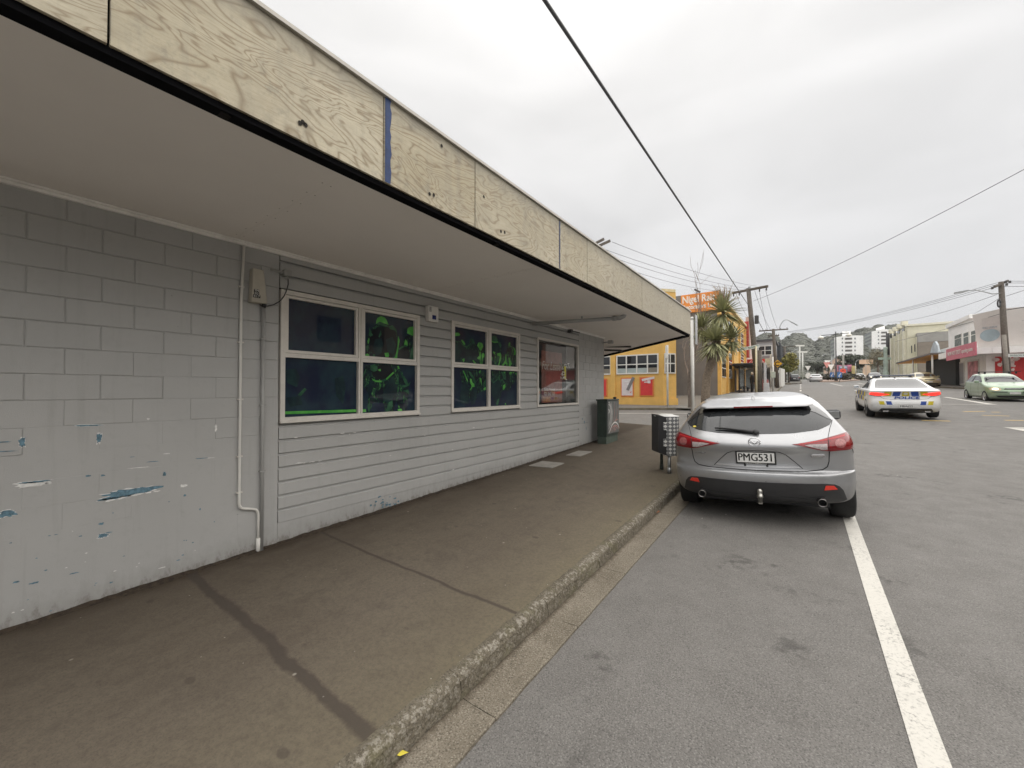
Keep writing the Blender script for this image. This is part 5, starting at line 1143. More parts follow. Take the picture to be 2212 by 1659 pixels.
c2.patch('rear_window', sym([(.001, 1.062), (.60, 1.062), (.70, 1.075), (.69, 1.10), (.60, 1.30), (.55, 1.372), (.001, 1.392)]), CARGL, pc_, off=.004, nx=30, nz=8)
for sg in (1, -1):
    tl = [(.40, .862), (.52, .895), (.70, .925), (.86, .94), (.905, .90), (.90, .845), (.70, .805), (.52, .825)]
    L = c2.patch('tail_lamp', tl if sg > 0 else mirror(tl), REDLIT, pc_, off=.008, nx=24, nz=5, ease=sg)
    for z0_ in (.848, .885): c2.seam('lamp_divider', [(sg * .48, z0_), (sg * .88, z0_ + .012)], REDL, L, w=.014, off=.009)
    c2.patch('lamp_surround', [(sg * x, z) for x, z in ((.60, .822), (.70, .806), (.90, .846), (.90, .826), (.70, .786), (.60, .80))], GAP, L, off=.006, nx=14, nz=2)
    for (xa, xb, mm) in ((.34, .50, PBLU), (.525, .68, PYEL)): c2.patch('bumper_block', [(sg * xa, .50), (sg * xb, .50), (sg * (xb + .01), .625), (sg * (xa + .01), .625)], mm, pc_, off=.002, skirt=0, nx=6, nz=3)
    sw = [(1.25, 1.03), (1.75, 1.25), (2.1, 1.325), (2.5, 1.33), (2.95, 1.20), (3.3, 1.05), (2.4, 1.02)]
    c2.patch('side_window', sw, CARGL, pc_, 'side', off=.004, sgn=sg, nx=24, nz=6)
    c2.seam('door_pillar', [(2.35, 1.02), (2.33, 1.33)], BPL, pc_, 'side', w=.05, off=-.01, sgn=sg)
    for k in range(7):
        y0 = 1.15 + k * .42; zt = .96 - .02 * k * .3
        for (z0_, z1_, m1) in ((.76, .93, k % 2), (.58, .75, (k + 1) % 2)):
            if abs(y0 + .2 - 1.02) < .42 and z0_ < .7: continue
            if abs(y0 + .2 - 3.85) < .45 and z0_ < .7: continue
            c2.patch('side_block', [(y0, z0_), (y0 + .36, z0_), (y0 + .36, z1_), (y0, z1_)], (PYEL, PBLU)[m1], pc_, 'side', off=.002, skirt=0, sgn=sg, nx=5, nz=2)
    mh = MB(); mh.box(min(sg * .90, sg * 1.10), max(sg * .90, sg * 1.10), 3.0, 3.14, 1.0, 1.13, bev=.045); ho = mh.build('wing_mirror', WPAINT, pc_); MB().box(min(sg * .93, sg * 1.08), max(sg * .93, sg * 1.08), 2.992, 2.999, 1.02, 1.11).build('mirror_glass', mat('mirror_glass', (1, 1, 1)), ho)
for k, (xa, xb, mm) in enumerate(((-.56, -.36, PYEL), (-.335, -.125, PBLU), (-.10, .10, PYEL), (.125, .335, PBLU), (.36, .56, PYEL))):
    c2.patch('boot_block', [(xa, .80), (xb, .80), (xb * .97, .955), (xa * .97, .955)], mm, pc_, off=.003, skirt=0, nx=8, nz=4)
c2.patch('crest', [(.06 * math.cos(a), .885 + .045 * math.sin(a)) for a in [i * .3927 for i in range(16)]], mat('crest_silver', (.62, .60, .52), .4, var=.3, sc_=60), pc_, off=.006, skirt=0, nx=8, nz=4)
text('lettering', 'POLICE', .115, PBLU, pc_, frame_of((1, 0, 0), (0, .12, 1), (0.02, c2.rear(0, .745) - .02, .742)), width=.64, shear=.12, bold=.004, depth=.004)
c2.seam('boot_gap', [(-.66, .80), (-.55, .71), (-.30, .675), (0, .668), (.30, .675), (.55, .71), (.66, .80)], GAP, pc_, w=.010, off=-.001)
c2.patch('diffuser', sym([(.001, .205), (.55, .205), (.72, .23), (.62, .375), (.001, .38)]), BPL, pc_, off=.012, nx=30, nz=4)
c2.seam('bumper_crease', [(-.45, .40), (-.26, .525), (.26, .525), (.45, .40)], mat('shadow_line', (.45, .45, .44), .5), pc_, w=.012, off=0)
yp = c2.rear(0, .44) - .012; pf = MB().box(-.185, .185, yp, yp + .03, .392, .508, bev=.004).build('number_plate', mat('plate_frame_grey', (.35, .33, .32), .5), pc_)
MB().box(-.178, .178, yp - .003, yp, .398, .502).build('plate_face', PLW, pf); 
for dx_ in (-.0025, .0025): text('plate_lettering', 'MBA652', .10, TXB, pf, frame_of((1, 0, 0), (0, 0, 1), (dx_, yp - .004 - abs(dx_) * .1, .45)), width=.31, depth=.0008)
lb_ = MB(); lb_.box(-.56, .56, 2.05, 2.33, 1.475, 1.535, bev=.02); lbo = lb_.build('light_bar', mat('light_bar_dark', (.05, .055, .08), .2, coat=1.0), pc_)
for sg in (-1, 1): MB().box(sg * .48 - .03, sg * .48 + .03, 2.12, 2.26, 1.41, 1.48).build('bar_foot', BPL, lbo)
fn = MB(); fn.add([(-.026, 1.80, 1.40), (.026, 1.80, 1.40), (.02, 1.95, 1.436), (-.02, 1.95, 1.436), (-.004, 1.81, 1.47), (.004, 1.81, 1.47)], [(0, 1, 5, 4), (1, 2, 5), (3, 0, 4), (2, 3, 4, 5)], 0, True); fn.build('roof_antenna', DARK, pc_)
for sg in (-1, 1): MB().box(sg * .52 - .07, sg * .52 + .07, .0, .03, .255, .30).build('exhaust_tip', CHROME, pc_)
# ---- generic smaller cars (rear at y=0, nose at y=length)
def generic(name, label, col, loc, rz, rows, L, metal=0.0, wb=(.75, 3.2), r=.30, rack=False, lights_on=False, full=True, group=None, bands=(1.0, 1.37), w=.84, plate=None):
    t = thing(name, label, 'car', loc, rz, group)
    paint = car_paint('paint_' + name + str(len(_mats) + len(bpy.data.materials)), col, metal, .3)
    c = Car(rows, 2.5, 2 if not full else 3)
    whs = [(s * (w - .09), y, r) for y in wb for s in (-1, 1)]
    c.body('body', paint, t, 18 if full else 12, whs, r * 1.13)
    for p in whs: wheel(t, p[0], p[1], r, .19, 6 if full else 5)
    MB().box(-w + .2, w - .2, .5, L - .5, .2, .5).build('underbody', BLACK, t)
    zb_, zt_ = bands
    wb_, wt_ = c.row(zb_)[1], c.row(zt_)[1]
    c.patch('rear_window', sym([(.001, zb_ + .05), (wb_ * .82, zb_ + .06), (wt_ * .9, zt_ - .03), (.001, zt_ - .02)]), CARGL, t, off=.004, nx=20, nz=6)
    c.patch('windscreen', sym([(.001, zb_ + .035), (wb_ * .84, zb_ + .03), (wt_ * .90, zt_ - .02), (.001, zt_)]), CARGL, t, 'front', off=.004, nx=20, nz=6)
    ra, rb = c.row(zb_ + .04), c.row(zt_ - .03)
    y0, y1, y2, y3 = ra[2] + ra[4] * .75, rb[2] + rb[4] * .9, rb[3] - rb[5] * .7, ra[3] - ra[5] * .55
    for sg in (-1, 1):
        c.patch('side_window', [(y0, zb_ + .03), (y1, zt_ - .03), (y2, zt_ - .03), (y3, zb_ + .03)], CARGL, t, 'side', off=.004, sgn=sg, nx=18, nz=5)
        ym = (y1 + y2) / 2; c.seam('door_pillar', [(ym, zb_ + .02), (ym, zt_ - .02)], BPL if full else paint, t, 'side', w=.06, off=-.012, sgn=sg)
        if full:
            for yy in (ym, ym + 1.0 if ym + 1.0 < y3 else y3 - .1): c.seam('door_gap', [(yy, zb_), (yy + .02, .35)], GAP, t, 'side', w=.01, off=-.001, sgn=sg)
        c.patch('tail_lamp', [(sg * a, b) for a, b in ((w * .62, .78), (w * .95, .80), (w * .93, .92), (w * .66, .90))], REDL, t, off=.006, nx=10, nz=3)
        hp = [(w * .50, .66), (w * .62, .60), (w * .90, .64), (w * .93, .74), (w * .80, .80), (w * .55, .76)]
        H = c.patch('headlamp', [(sg * a, b) for a, b in hp], mat('headlamp_amber', (.62, .50, .33), .2, coat=1.0) if full else CLRL, t, 'front', off=.006, nx=12, nz=4)
        if lights_on:
            ci = [(sg * (w * .72 + .10 * math.cos(a)), .70 + .055 * math.sin(a)) for a in [i * .524 for i in range(12)]]
            c.patch('lit_bulb', ci, mat('lit_headlamp', (1.0, .90, .66), .3, emit=1.3), H, 'front', off=.010, skirt=0, nx=8, nz=4)
        mh = MB(); mh.box(min(sg * (w - .02), sg * (w + .15)), max(sg * (w - .02), sg * (w + .15)), y3 - .25, y3 - .12, zb_ - .01, zb_ + .11, bev=.03); mh.build('wing_mirror', paint, t)
    c.patch('grille', sym([(.001, .67), (w * .42, .67), (w * .40, .745), (.001, .745)]), GAP, t, 'front', off=.008, nx=14, nz=2)
    c.seam('grille_bar', [(-w * .38, .71), (w * .38, .71)], CHROME if full else GAP, t, 'front', w=.022, off=.012)
    c.patch('lower_intake', sym([(.001, .26), (w * .7, .27), (w * .72, .36), (.001, .37)]), GAP, t, 'front', off=.008, nx=16, nz=2)
    yp_ = c.front(0, .49) + .012; MB().box(-.18, .18, yp_ - .03, yp_, .435, .55).build('number_plate', PLW, t)
    yp_ = c.rear(0, .72) - .012; MB().box(-.18, .18, yp_, yp_ + .03, .66, .77).build('number_plate', PLW, t)
    if full:
        for sg in (-1, 1): c.seam('bumper_strip', [(sg * w * .30, .55), (sg * w * .85, .55)], BPL, t, 'front', w=.05, off=.004); c.seam('rub_strip', [(.95, .55), (2.8, .55)], paint, t, 'side', w=.03, off=.004, sgn=sg)
    if rack:
        zr = c.T[-1][0]
        for yy in (1.35, 2.15):
            MB().tube([(-.72, yy, zr + .075), (.72, yy, zr + .075)], .014, 8).build('roof_bar', BLACK, t)
            for sg in (-1, 1): MB().box(sg * .55 - .03, sg * .55 + .03, yy - .04, yy + .04, zr - .04, zr + .07).build('bar_foot', BLACK, t)
    return t
def hatch_rows(L, w, h):
    k = h / 1.49
    return [(.17, w - .18, .28, L - .3, .35, .5), (.22, w - .06, .08, L - .06, .4, .6), (.40, w - .01, .0, L, .42, .6), (.56, w, .0, L - .01, .42, .6), (.66, w, .05, L - .06, .4, .62), (.78, w, .07, L - .12, .4, .65), (.86, w - .01, .07, L - .28, .4, .65), (.93, w - .02, .09, L - .62, .4, .6), (.98 * k, w - .03, .11, L - .86, .38, .55), (1.06 * k, w - .07, .17, L - 1.08, .36, .5), (1.2 * k, w - .14, .28, L - 1.36, .34, .45), (1.34 * k, w - .20, .40, L - 1.64, .32, .42), (1.42 * k, w - .26, .52, L - 1.9, .3, .4), (1.465 * k, w - .38, .75, L - 2.05, .3, .3), (1.49 * k, w - .55, .95, L - 2.2, .2, .2)]
def sedan_rows(L, w, h):
    k = h / 1.45
    return [(.17, w - .18, .28, L - .3, .35, .5), (.22, w - .06, .08, L - .06, .4, .6), (.40, w - .01, .0, L, .45, .7), (.56, w, .0, L - .01, .45, .7), (.70, w, .04, L - .06, .45, .7), (.82, w, .05, L - .16, .45, .7), (.90, w - .02, .03, L - .7, .45, .7), (.97 * k, w - .04, .12, L - 1.1, .42, .6), (1.0 * k, w - .06, .6, L - 1.3, .4, .55), (1.08 * k, w - .09, .85, L - 1.5, .36, .5), (1.22 * k, w - .16, 1.1, L - 1.8, .34, .45), (1.34 * k, w - .22, 1.3, L - 2.1, .3, .42), (1.41 * k, w - .30, 1.5, L - 2.3, .3, .3), (1.45 * k, w - .5, 1.75, L - 2.5, .2, .2)]
PI = math.pi
gx, gy = 8.55, 30.9
generic('green_car', 'pale green small hatchback with roof bars and headlamps on, coming towards us', (.27, .37, .25), (gx, gy + 3.81, zg(gx, gy + 1.9) + .01), PI + R_(2), hatch_rows(3.81, .835, 1.50), 3.81, .35, (.62, 3.075), .30, rack=True, lights_on=True, bands=(1.0, 1.385)).rotation_euler = (R_(-2.0), 0, PI + R_(2))
generic('gold_car', 'pale gold car half hidden behind the police car', (.50, .43, .26), (9.75, 54.0 + 4.2, zg(9.75, 56)), PI + R_(3), hatch_rows(4.2, .86, 1.49), 4.2, .4, (.75, 3.3), .31, full=False, w=.86)
D = lambda px, py, d: onD(px, py, d)
def put(px, py, d): p = onD(px, py, d); p.z = zg(p.x, p.y) + .01; return p
p = put(1893, 836, 68); generic('dark_car', 'dark oncoming car just left of the police car roof', (.05, .055, .065), (p.x, p.y + 4.3, p.z), PI, hatch_rows(4.3, .88, 1.55), 4.3, .3, (.8, 3.4), .33, full=False, w=.88, lights_on=True)
p = put(1860, 831.5, 92); generic('white_car', 'white oncoming car leaving the roundabout', (.72, .72, .72), (p.x, p.y + 4.2, p.z), PI, hatch_rows(4.2, .88, 1.5), 4.2, 0, (.8, 3.4), .32, full=False, w=.88, lights_on=True)
p = put(1763, 831, 70); generic('white_sedan', 'white sedan driving away near the median island', (.72, .72, .72), (p.x, p.y, p.z), 0, sedan_rows(4.6, .9, 1.45), 4.6, 0, (.95, 3.7), .32, full=False, w=.9)
p = put(1775, 826, 92); generic('white_car', 'second white car further ahead beside the planted island', (.70, .70, .70), (p.x, p.y, p.z), 0, sedan_rows(4.5, .9, 1.5), 4.5, 0, (.95, 3.6), .32, full=False, w=.9)
p = put(1716, 832, 71); generic('black_car', 'black parked car behind the leafy street tree', (.03, .03, .034), (p.x, p.y, p.z), 0, hatch_rows(4.1, .86, 1.5), 4.1, .2, (.8, 3.3), .31, full=False, w=.86)
# ------------------------------------------------------------------ buildings beyond the side street, left
def T_(t): return t
YELW = mat('yellow_render', (.70, .43, .12), .7, var=.10, sc_=2.0, bump=.15, bs=25, dirt=.12); GREYW = mat('grey_side_wall', (.175, .165, .158), .8, var=.10, sc_=1.5, bump=.15, bs=20)
FROST = mat('frosted_glass', (.36, .41, .40), .3, var=.12, sc_=3); REDP = mat('poster_red', (.62, .045, .045), .5, var=.1, sc_=8); PINKP = mat('poster_pale', (.66, .60, .60), .5, var=.06)
ORF = mat('poster_frame_orange', (.62, .20, .05), .6)
T5 = zm(2350, 1100, 3.0167); YF = 22.5
g0 = zp(22.5) + FH
yb_ = thing('yellow_shop', 'yellow rendered corner shop with white windows, across the side street', 'building', (-9, YF, g0))
plan = [(-16, YF), (-6.15, YF), (-5.6, YF + .62), (-8.2, 33), (-16, 33)]
fix(MB().prism([(x, y, g0 - 1) for x, y in plan], (0, 0, 7.2 - g0 + 1)).build('wall', YELW, yb_), yb_)
pl2 = [(-16, YF - .07), (-6.10, YF - .07), (-5.50, YF + .58), (-5.6, YF + .66), (-6.15, YF + .02), (-16, YF + .02)]
fix(MB().prism([(x, y, g0 - .5) for x, y in pl2], (0, 0, .5 + onY(*T5(500, 1410), YF).z - g0)).build('plinth', YELW, yb_), yb_)
fix(MB().prism([(x, y - .04, 7.2) for x, y in plan], (0, 0, .16)).build('coping', mat('cream_coping', (.62, .52, .30), .7), yb_), yb_)
a_, b_ = onY(*T5(168, 900), YF), onY(*T5(225, 900), YF); fix(MB().box(a_.x, b_.x, YF - .10, YF + .01, g0, 7.15).build('pilaster', YELW, yb_), yb_)
def fwin(root, x0, x1, z0, z1, cols, rows, Y, mk=None, t=.07, name='window', lower=None):
    f = MB(); f.box(x0, x1, Y - .06, Y - .005, z0, z0 + t).box(x0, x1, Y - .06, Y - .005, z1 - t, z1).box(x0, x0 + t, Y - .06, Y - .005, z0 + t, z1 - t).box(x1 - t, x1, Y - .06, Y - .005, z0 + t, z1 - t)
    for c in range(1, cols): xc = x0 + (x1 - x0) * c / cols; f.box(xc - t * .5, xc + t * .5, Y - .055, Y - .005, z0 + t, z1 - t)
    for r in range(1, rows):
        zc = z0 + (z1 - z0) * r / rows
        for c in range(cols): f.box(x0 + (x1 - x0) * c / cols + t * .5, x0 + (x1 - x0) * (c + 1) / cols - t * .5, Y - .053, Y - .005, zc - t * .4, zc + t * .4)
    o = fix(f.build(name, WHITE, root), root)
    for c in range(cols):
        for r in range(rows):
            xa, xb = x0 + (x1 - x0) * c / cols + t * .5, x0 + (x1 - x0) * (c + 1) / cols - t * .5; za, zb2 = z0 + (z1 - z0) * r / rows + t * .4, z0 + (z1 - z0) * (r + 1) / rows - t * .4
            p_ = MB().box(xa, xb, Y - .030, Y - .008, za, zb2).build('pane', GLASSD, o); p_.matrix_parent_inverse = Matrix.Identity(4)
            if r == 0 and lower is not None: p_ = MB().box(xa + .01, xb - .01, Y - .034, Y - .031, za + .01, za + (zb2 - za) * .62).build('blind', lower if c < cols - 1 else mat('beige_blind', (.22, .20, .16), .6), o); p_.matrix_parent_inverse = Matrix.Identity(4)
    return o
wa, wb2 = onY(*T5(235, 1000), YF), onY(*T5(735, 1000), YF); zt_ = onY(*T5(480, 893), YF).z; zb_ = onY(*T5(480, 1125), YF).z
fwin(yb_, wa.x, wb2.x, zb_, zt_, 4, 2, YF, lower=FROST)
wr = onY(*T5(172, 1000), YF).x; fwin(yb_, wr - 2.2, wr, zb_, zt_, 3, 2, YF, lower=FROST)
def fposter(root, x0, x1, y0, y1, m, Y=YF, T=T5):
    a, b = onY(*T(x0, y0), Y), onY(*T(x1, y1), Y)
    z1, z0 = a.z, b.z
    fr = fix(MB().box(a.x, b.x, Y - .045, Y - .004, z0, z1, bev=.01).build('poster', ORF, root), root)
    o = MB().box(a.x + .07, b.x - .07, Y - .052, Y - .044, z0 + .07, z1 - .07).build('poster_sheet', m, fr); o.matrix_parent_inverse = Matrix.Identity(4)
    return fr, a.x, b.x, z0, z1
fr, xa, xb, za, zb2 = fposter(yb_, 285, 442, 1168, 1394, PINKP)
def ch2(m, name, mt, par): o = m.build(name, mt, par); o.matrix_parent_inverse = Matrix.Identity(4); return o
ch2(MB().bar((xa + .42, YF - .06, za + .38), (xa + .78, YF - .06, za + 1.12), .02, .17), 'printed_brush', mat('brush_grey', (.20, .19, .19), .6), fr); ch2(MB().bar((xa + .62, YF - .06, za + .25), (xb - .18, YF - .06, za + .28), .02, .10), 'printed_clip', REDP, fr)
ch2(MB().bar((xa + .25, YF - .06, zb2 - .22), (xb - .3, YF - .06, zb2 - .22), .01, .07), 'printed_heading', mat('pale_print', (.75, .73, .72), .6), fr); ch2(MB().bar((xa + .4, YF - .06, zb2 - .38), (xb - .25, YF - .06, zb2 - .38), .01, .08), 'printed_heading', mat('pale_print', (1, 1, 1)), fr)
fr, xa, xb, za, zb2 = fposter(yb_, 508, 680, 1160, 1390, REDP)
ch2(MB().bar((xa + .15, YF - .06, za + .92), (xa + .85, YF - .06, za + 1.05), .02, .13), 'printed_comb', PINKP, fr); ch2(MB().bar((xa + .28, YF - .06, za + .80), (xb - .18, YF - .06, za + .82), .02, .06), 'printed_comb', PINKP, fr); ch2(MB().bar((xb - .34, YF - .062, za + .82), (xb - .18, YF - .062, za + .82), .02, .17), 'printed_comb', PINKP, fr)
fposter(yb_, 40, 127, 1180, 1395, REDP)
# chamfer window
ca, cb_ = Vector((-6.15, YF, 0)), Vector((-5.6, YF + .62, 0)); cd = (cb_ - ca); cn = Vector((cd.y, -cd.x, 0)).normalized()
def chf(t0, t1, z0, z1, o0, o1): 
    A_, B_ = ca + cd * t0, ca + cd * t1; return [(A_ + cn * o0) + Vector((0, 0, z0)), (B_ + cn * o0) + Vector((0, 0, z0)), (B_ + cn * o0) + Vector((0, 0, z1)), (A_ + cn * o0) + Vector((0, 0, z1))]
cwn = fix(MB().prism(chf(.10, .92, zb_, zt_, .003, 0), cn * .05).build('window', WHITE, yb_), yb_)
for (t0, t1) in ((.17, .47), (.55, .85)):
    for (q0, q1) in ((.06, .47), (.53, .94)): ch2(MB().prism(chf(t0, t1, zb_ + (zt_ - zb_) * q0, zb_ + (zt_ - zb_) * q1, .054, 0), cn * .006), 'pane', GLASSD, cwn)
# tall building behind, grey side wall with orange sign, yellow street front
Y2 = 34.0; X2 = -5.07; g1 = zp(38) + FH; TOP = 8.9
TZ5 = zm(2600, 1050, 3.687)
nb = thing('yellow_warehouse', 'tall building with bare grey side wall and yellow street front, behind the palm', 'building', (-9, Y2, g1))
fix(MB().box(-15, X2 - .12, Y2, Y2 + .3, g1 - 1, TOP).build('side_wall', GREYW, nb), nb)
fix(MB().box(-15, X2, Y2 + .302, 51.5, g1 - 1, TOP - .05).build('wall', YELW, nb), nb)
fix(MB().box(X2 - .118, X2 + .12, Y2 - .02, Y2 + .5, g1 - 1, TOP).build('corner_pier', YELW, nb), nb)
for y in (37.6, 41.2, 46, 51): fix(MB().box(X2 + .002, X2 + .14, y, y + .45, g1 - 1, TOP - .3).build('pilaster', YELW, nb), nb)
fix(MB().box(-15, X2 + .2, Y2 - .06, 51.6, TOP, TOP + .2).build('coping', mat('cream_coping', (1, 1, 1)), nb), nb)
def xwin(root, y0, y1, z0, z1, X, cols=2, rows=3, t=.07, pane=None):
    f = MB(); f.box(X + .002, X + .06, y0, y1, z0, z1)
    o = fix(f.build('window', WHITE, root), root)
    for c in range(cols):
        for r in range(rows):
            ya, yb2 = y0 + t + (y1 - y0 - t) * c / cols, y0 + (y1 - y0 - t) * (c + 1) / cols; za, zb2 = z0 + t + (z1 - z0 - t) * r / rows, z0 + (z1 - z0 - t) * (r + 1) / rows
            ch2(MB().box(X + .058, X + .066, ya, yb2, za, zb2), 'pane', pane or GLASSD, o)
for (y0, y1) in ((34.9, 37.0), (38.5, 40.6)): xwin(nb, y0, y1, 2.75, 4.95, X2)
for (y0, y1) in ((35.0, 37.0), (38.6, 40.6), (42.2, 44.6), (47, 49.6)): xwin(nb, y0, y1, 6.2, 7.8, X2)
xwin(nb, 47, 49.6, 4.6, 5.6, X2); fix(MB().box(X2 + .002, X2 + .05, 42.0, 43.6, g1, 3.6).build('doorway', mat('brown_door', (.16, .10, .06), .6), nb), nb)
fix(MB().box(X2 + .002, X2 + 1.9, 41.6, 46.0, 3.85, 4.06).build('awning', mat('grey_awning', (.20, .20, .20), .6), nb), nb)
fix(MB().lathe([(.0, -.1), (.14, -.06), (.18, .06), (.06, .12)], 14, M=Matrix.Translation((X2 + .9, 42.2, 3.72))).build('lamp', mat('lamp_globe', (.8, .78, .7), .4), nb), nb)
sA, sB = onY(*TZ5(300, 435), Y2 - .1), onY(*TZ5(850, 345), Y2 - .1); sz1 = 9.42; sz0 = 7.95
ORG = mat('sign_orange', (.78, .27, .05), .55, var=.14, sc_=2.2, dirt=.1)
sgb = thing('roof_sign', 'large orange signboard with white lettering above the grey wall, behind bare branches', 'sign', (sA.x, Y2, sz0))
fix(MB().box(sA.x, sB.x, Y2 - .12, Y2 - .02, sz0, sz1).build('board', ORG, sgb), sgb)
fix(MB().box(sA.x - 1.5, sA.x - .003, Y2 - .10, Y2 - .02, sz0, sz1).build('return_panel', GREYW, sgb), sgb)
fix(MB().box(sA.x - 1.5, sB.x, Y2 - .02, Y2 + 1.0, sz0, sz1 - .02).build('backing', GREYW, sgb), sgb)
SWL = mat('sign_white', (.78, .76, .72), .55)
fix(text('lettering', 'Nigel Rait', .78, SWL, sgb, frame_of((1, 0, 0), (0, 0, 1), ((sA.x + sB.x) / 2 - .1, Y2 - .125, 8.98)), width=(sB.x - sA.x) * .86, bold=.02, depth=.01), sgb)
fix(text('lettering', 'Decorators Ltd', .5, SWL, sgb, frame_of((1, 0, 0), (0, 0, 1), ((sA.x + sB.x) / 2 - .1, Y2 - .125, 8.38)), width=(sB.x - sA.x) * .86, bold=.015, depth=.01), sgb)
single(MB().tube([(sA.x + 1.2, Y2 - .1, sz1), (sA.x + 1.2, Y2 - .1, sz1 + .1)], .03, 6).bar((sA.x + 1.05, Y2 - .25, sz1 + .32), (sA.x + 1.4, Y2 + .05, sz1 + .1), .12, .10), 'floodlight', DARK, 'small dark floodlight on top of the orange signboard', 'light')
# row of shops further up on the left
PINK = mat('pink_render', (.52, .37, .33), .7, var=.12, sc_=2); RED = mat('red_paint', (.42, .05, .04), .6, var=.15, sc_=4); LGREY = mat('light_grey_cladding', (.42, .42, .43), .7, var=.08); CORR = mat('dark_corrugated', (.045, .05, .058), .5, var=.3, sc_=6)
pk = thing('pink_shop', 'pink two storey shop front with red vertical sign, beyond the yellow building', 'building', (-8, 52, zp(57)))
fix(MB().box(-14, -5.0, 51.8, 63, 1, 9.3).build('wall', PINK, pk), pk); fix(MB().box(-5.6, -4.7, 51.62, 51.78, 5.4, 9.5).build('vertical_sign', RED, pk), pk); fix(MB().box(-4.998, -4.6, 51.7, 52.3, 5.4, 10.0).build('pier', PINK, pk), pk)
for y in (54, 57.5, 60.5): xwin(pk, y, y + 1.8, 6.2, 8.0, -5.0)
gh = thing('grey_house', 'light grey two storey shop house with dark windows behind the cola sign', 'building', (-5.5, 66, zp(68)))
fix(MB().box(-11, -2.95, 66, 74, 1.5, 8.6).build('wall', LGREY, gh), gh); fix(MB().box(-11.3, -2.7, 65.6, 74.2, 8.6, 8.85).build('roof', mat('dark_roof', (.06, .06, .065), .6), gh), gh)
fwin(gh, -4.9, -3.2, 6.6, 8.0, 2, 2, 66, t=.10); fix(MB().prism([(-5.6, 64.6, 5.7), (-2.8, 64.6, 5.7), (-2.8, 65.98, 6.35), (-5.6, 65.98, 6.35)], (0, 0, .12)).build('hood_roof', mat('brown_tile', (.15, .12, .11), .8), gh), gh); fwin(gh, -4.6, -3.4, 4.7, 5.6, 2, 1, 66, t=.10)
db = thing('dark_shop', 'dark corrugated building standing beside the light grey house', 'building', (-6, 75, zp(80)))
fix(MB().box(-12, -2.6, 74.3, 104, 2, 9.2).build('wall', CORR, db), db)
for k in range(20): fix(MB().box(-2.598, -2.50, 74.5 + k * 1.45, 75.0 + k * 1.45, 2, 9.15).build('rib', CORR, db), db)
fix(MB().box(-2.598, -2.3, 80, 101, 5.0, 5.3).build('verandah', WHITE, db), db)
vr = thing('shop_verandah', 'white shop verandah roof on posts under the red cola sign', 'verandah', (-3.6, 54, zp(54)))
fix(MB().box(-4.998, -2.55, 52.4, 71.8, 4.28, 4.52).build('roof', WHITE, vr), vr)
for y in (52.6, 58, 64, 70): fix(MB().tube([(-2.7, y, zp(y)), (-2.7, y, 4.28)], .06, 8).build('post', WHITE, vr), vr)
fix(MB().box(-5.0 + .01, -4.7, 54, 64, 2.0, 4.1).build('shopfront', GLASSD, vr), vr); fix(MB().box(-4.69, -4.6, 54, 64, 3.5, 4.1).build('shop_sign', RED, vr), vr)
cs_ = thing('cola_sign', 'red soft drink signboard on end of the white verandah, behind the pole', 'sign', (-3.9, 52.3, 4.5))
fix(MB().box(-4.95, -3.22, 52.28, 52.40, 4.56, 5.22).build('board', mat('cola_red', (.55, .02, .02), .45), cs_), cs_); fix(MB().box(-3.218, -2.75, 52.28, 52.40, 4.56, 5.24).build('menu_panel', mat('menu_cream', (.55, .53, .40), .6, var=.25, sc_=9), cs_), cs_)
fix(text('lettering', 'Coca-Cola', .46, SWL, cs_, frame_of((1, 0, 0), (0, 0, 1), (-4.05, 52.27, 4.88)), width=1.35, shear=.35, bold=.006, depth=.004), cs_)
fix(MB().box(-2.75, -2.6, 52.25, 52.4, 4.5, 5.7).build('end_post', WHITE, cs_), cs_)
wl = thing('white_hoarding', 'white boarded frontage standing at the kerb line beyond the second pole', 'wall', (-1.95, 64, zp(64)))
for k in range(9): fix(MB().box(-2.1, -1.9, 57 + k * 1.55, 58.5 + k * 1.55, zp(57 + k * 1.55), 4.35 + k * .05).build('board', WHITE, wl), wl)
single(MB().box(-3.3, -2.6, 46.4, 46.8, zp(46.5) + FH, zp(46.5) + FH + 1.0, bev=.03), 'ice_box', mat('faded_red', (.42, .16, .15), .6, var=.2, sc_=10), 'faded red cabinet standing on the path under the verandah', 'cabinet')
# bus shelter
bs = thing('bus_shelter', 'black framed glass bus shelter beside the power pole', 'bus shelter', (-3.5, 39.6, zp(41) + FH)); z0_ = zp(41) + FH; BSX0, BSX1, BSY0, BSY1 = -4.35, -2.75, 39.6, 43.4
for x in (BSX0, BSX1):
    for y in (BSY0, BSY1): fix(MB().box(x - .06, x + .06, y - .06, y + .06, z0_ - .2, z0_ + 2.25).build('post', BLACK, bs), bs)
fix(MB().box(BSX0 - .5, BSX1 + .25, BSY0 - .3, BSY1 + .3, z0_ + 2.252, z0_ + 2.5, bev=.05).build('roof', BLACK, bs), bs)
SHG = mat('shelter_glass', (.32, .34, .33), .12, var=.3, sc_=1.5)
for k in range(3): fix(MB().box(BSX0 - .02, BSX0 + .02, BSY0 + .1 + k * 1.23, BSY0 + 1.25 + k * 1.23, z0_ + .25, z0_ + 2.1).build('pane', SHG, bs), bs)
fix(MB().box(BSX0 + .1, BSX0 + .9, BSY1 - .02, BSY1 + .02, z0_ + .25, z0_ + 2.1).build('pane', SHG, bs), bs); fix(MB().box(BSX0 + .15, BSX0 + .55, BSY0 + .3, BSY1 - .3, z0_ + .42, z0_ + .48).build('bench_seat', DARK, bs), bs)
for y in (BSY0 + .5, BSY1 - .5): fix(MB().box(BSX0 + .25, BSX0 + .4, y - .05, y + .05, z0_ - .1, z0_ + .42).build('bench_leg', DARK, bs), bs)
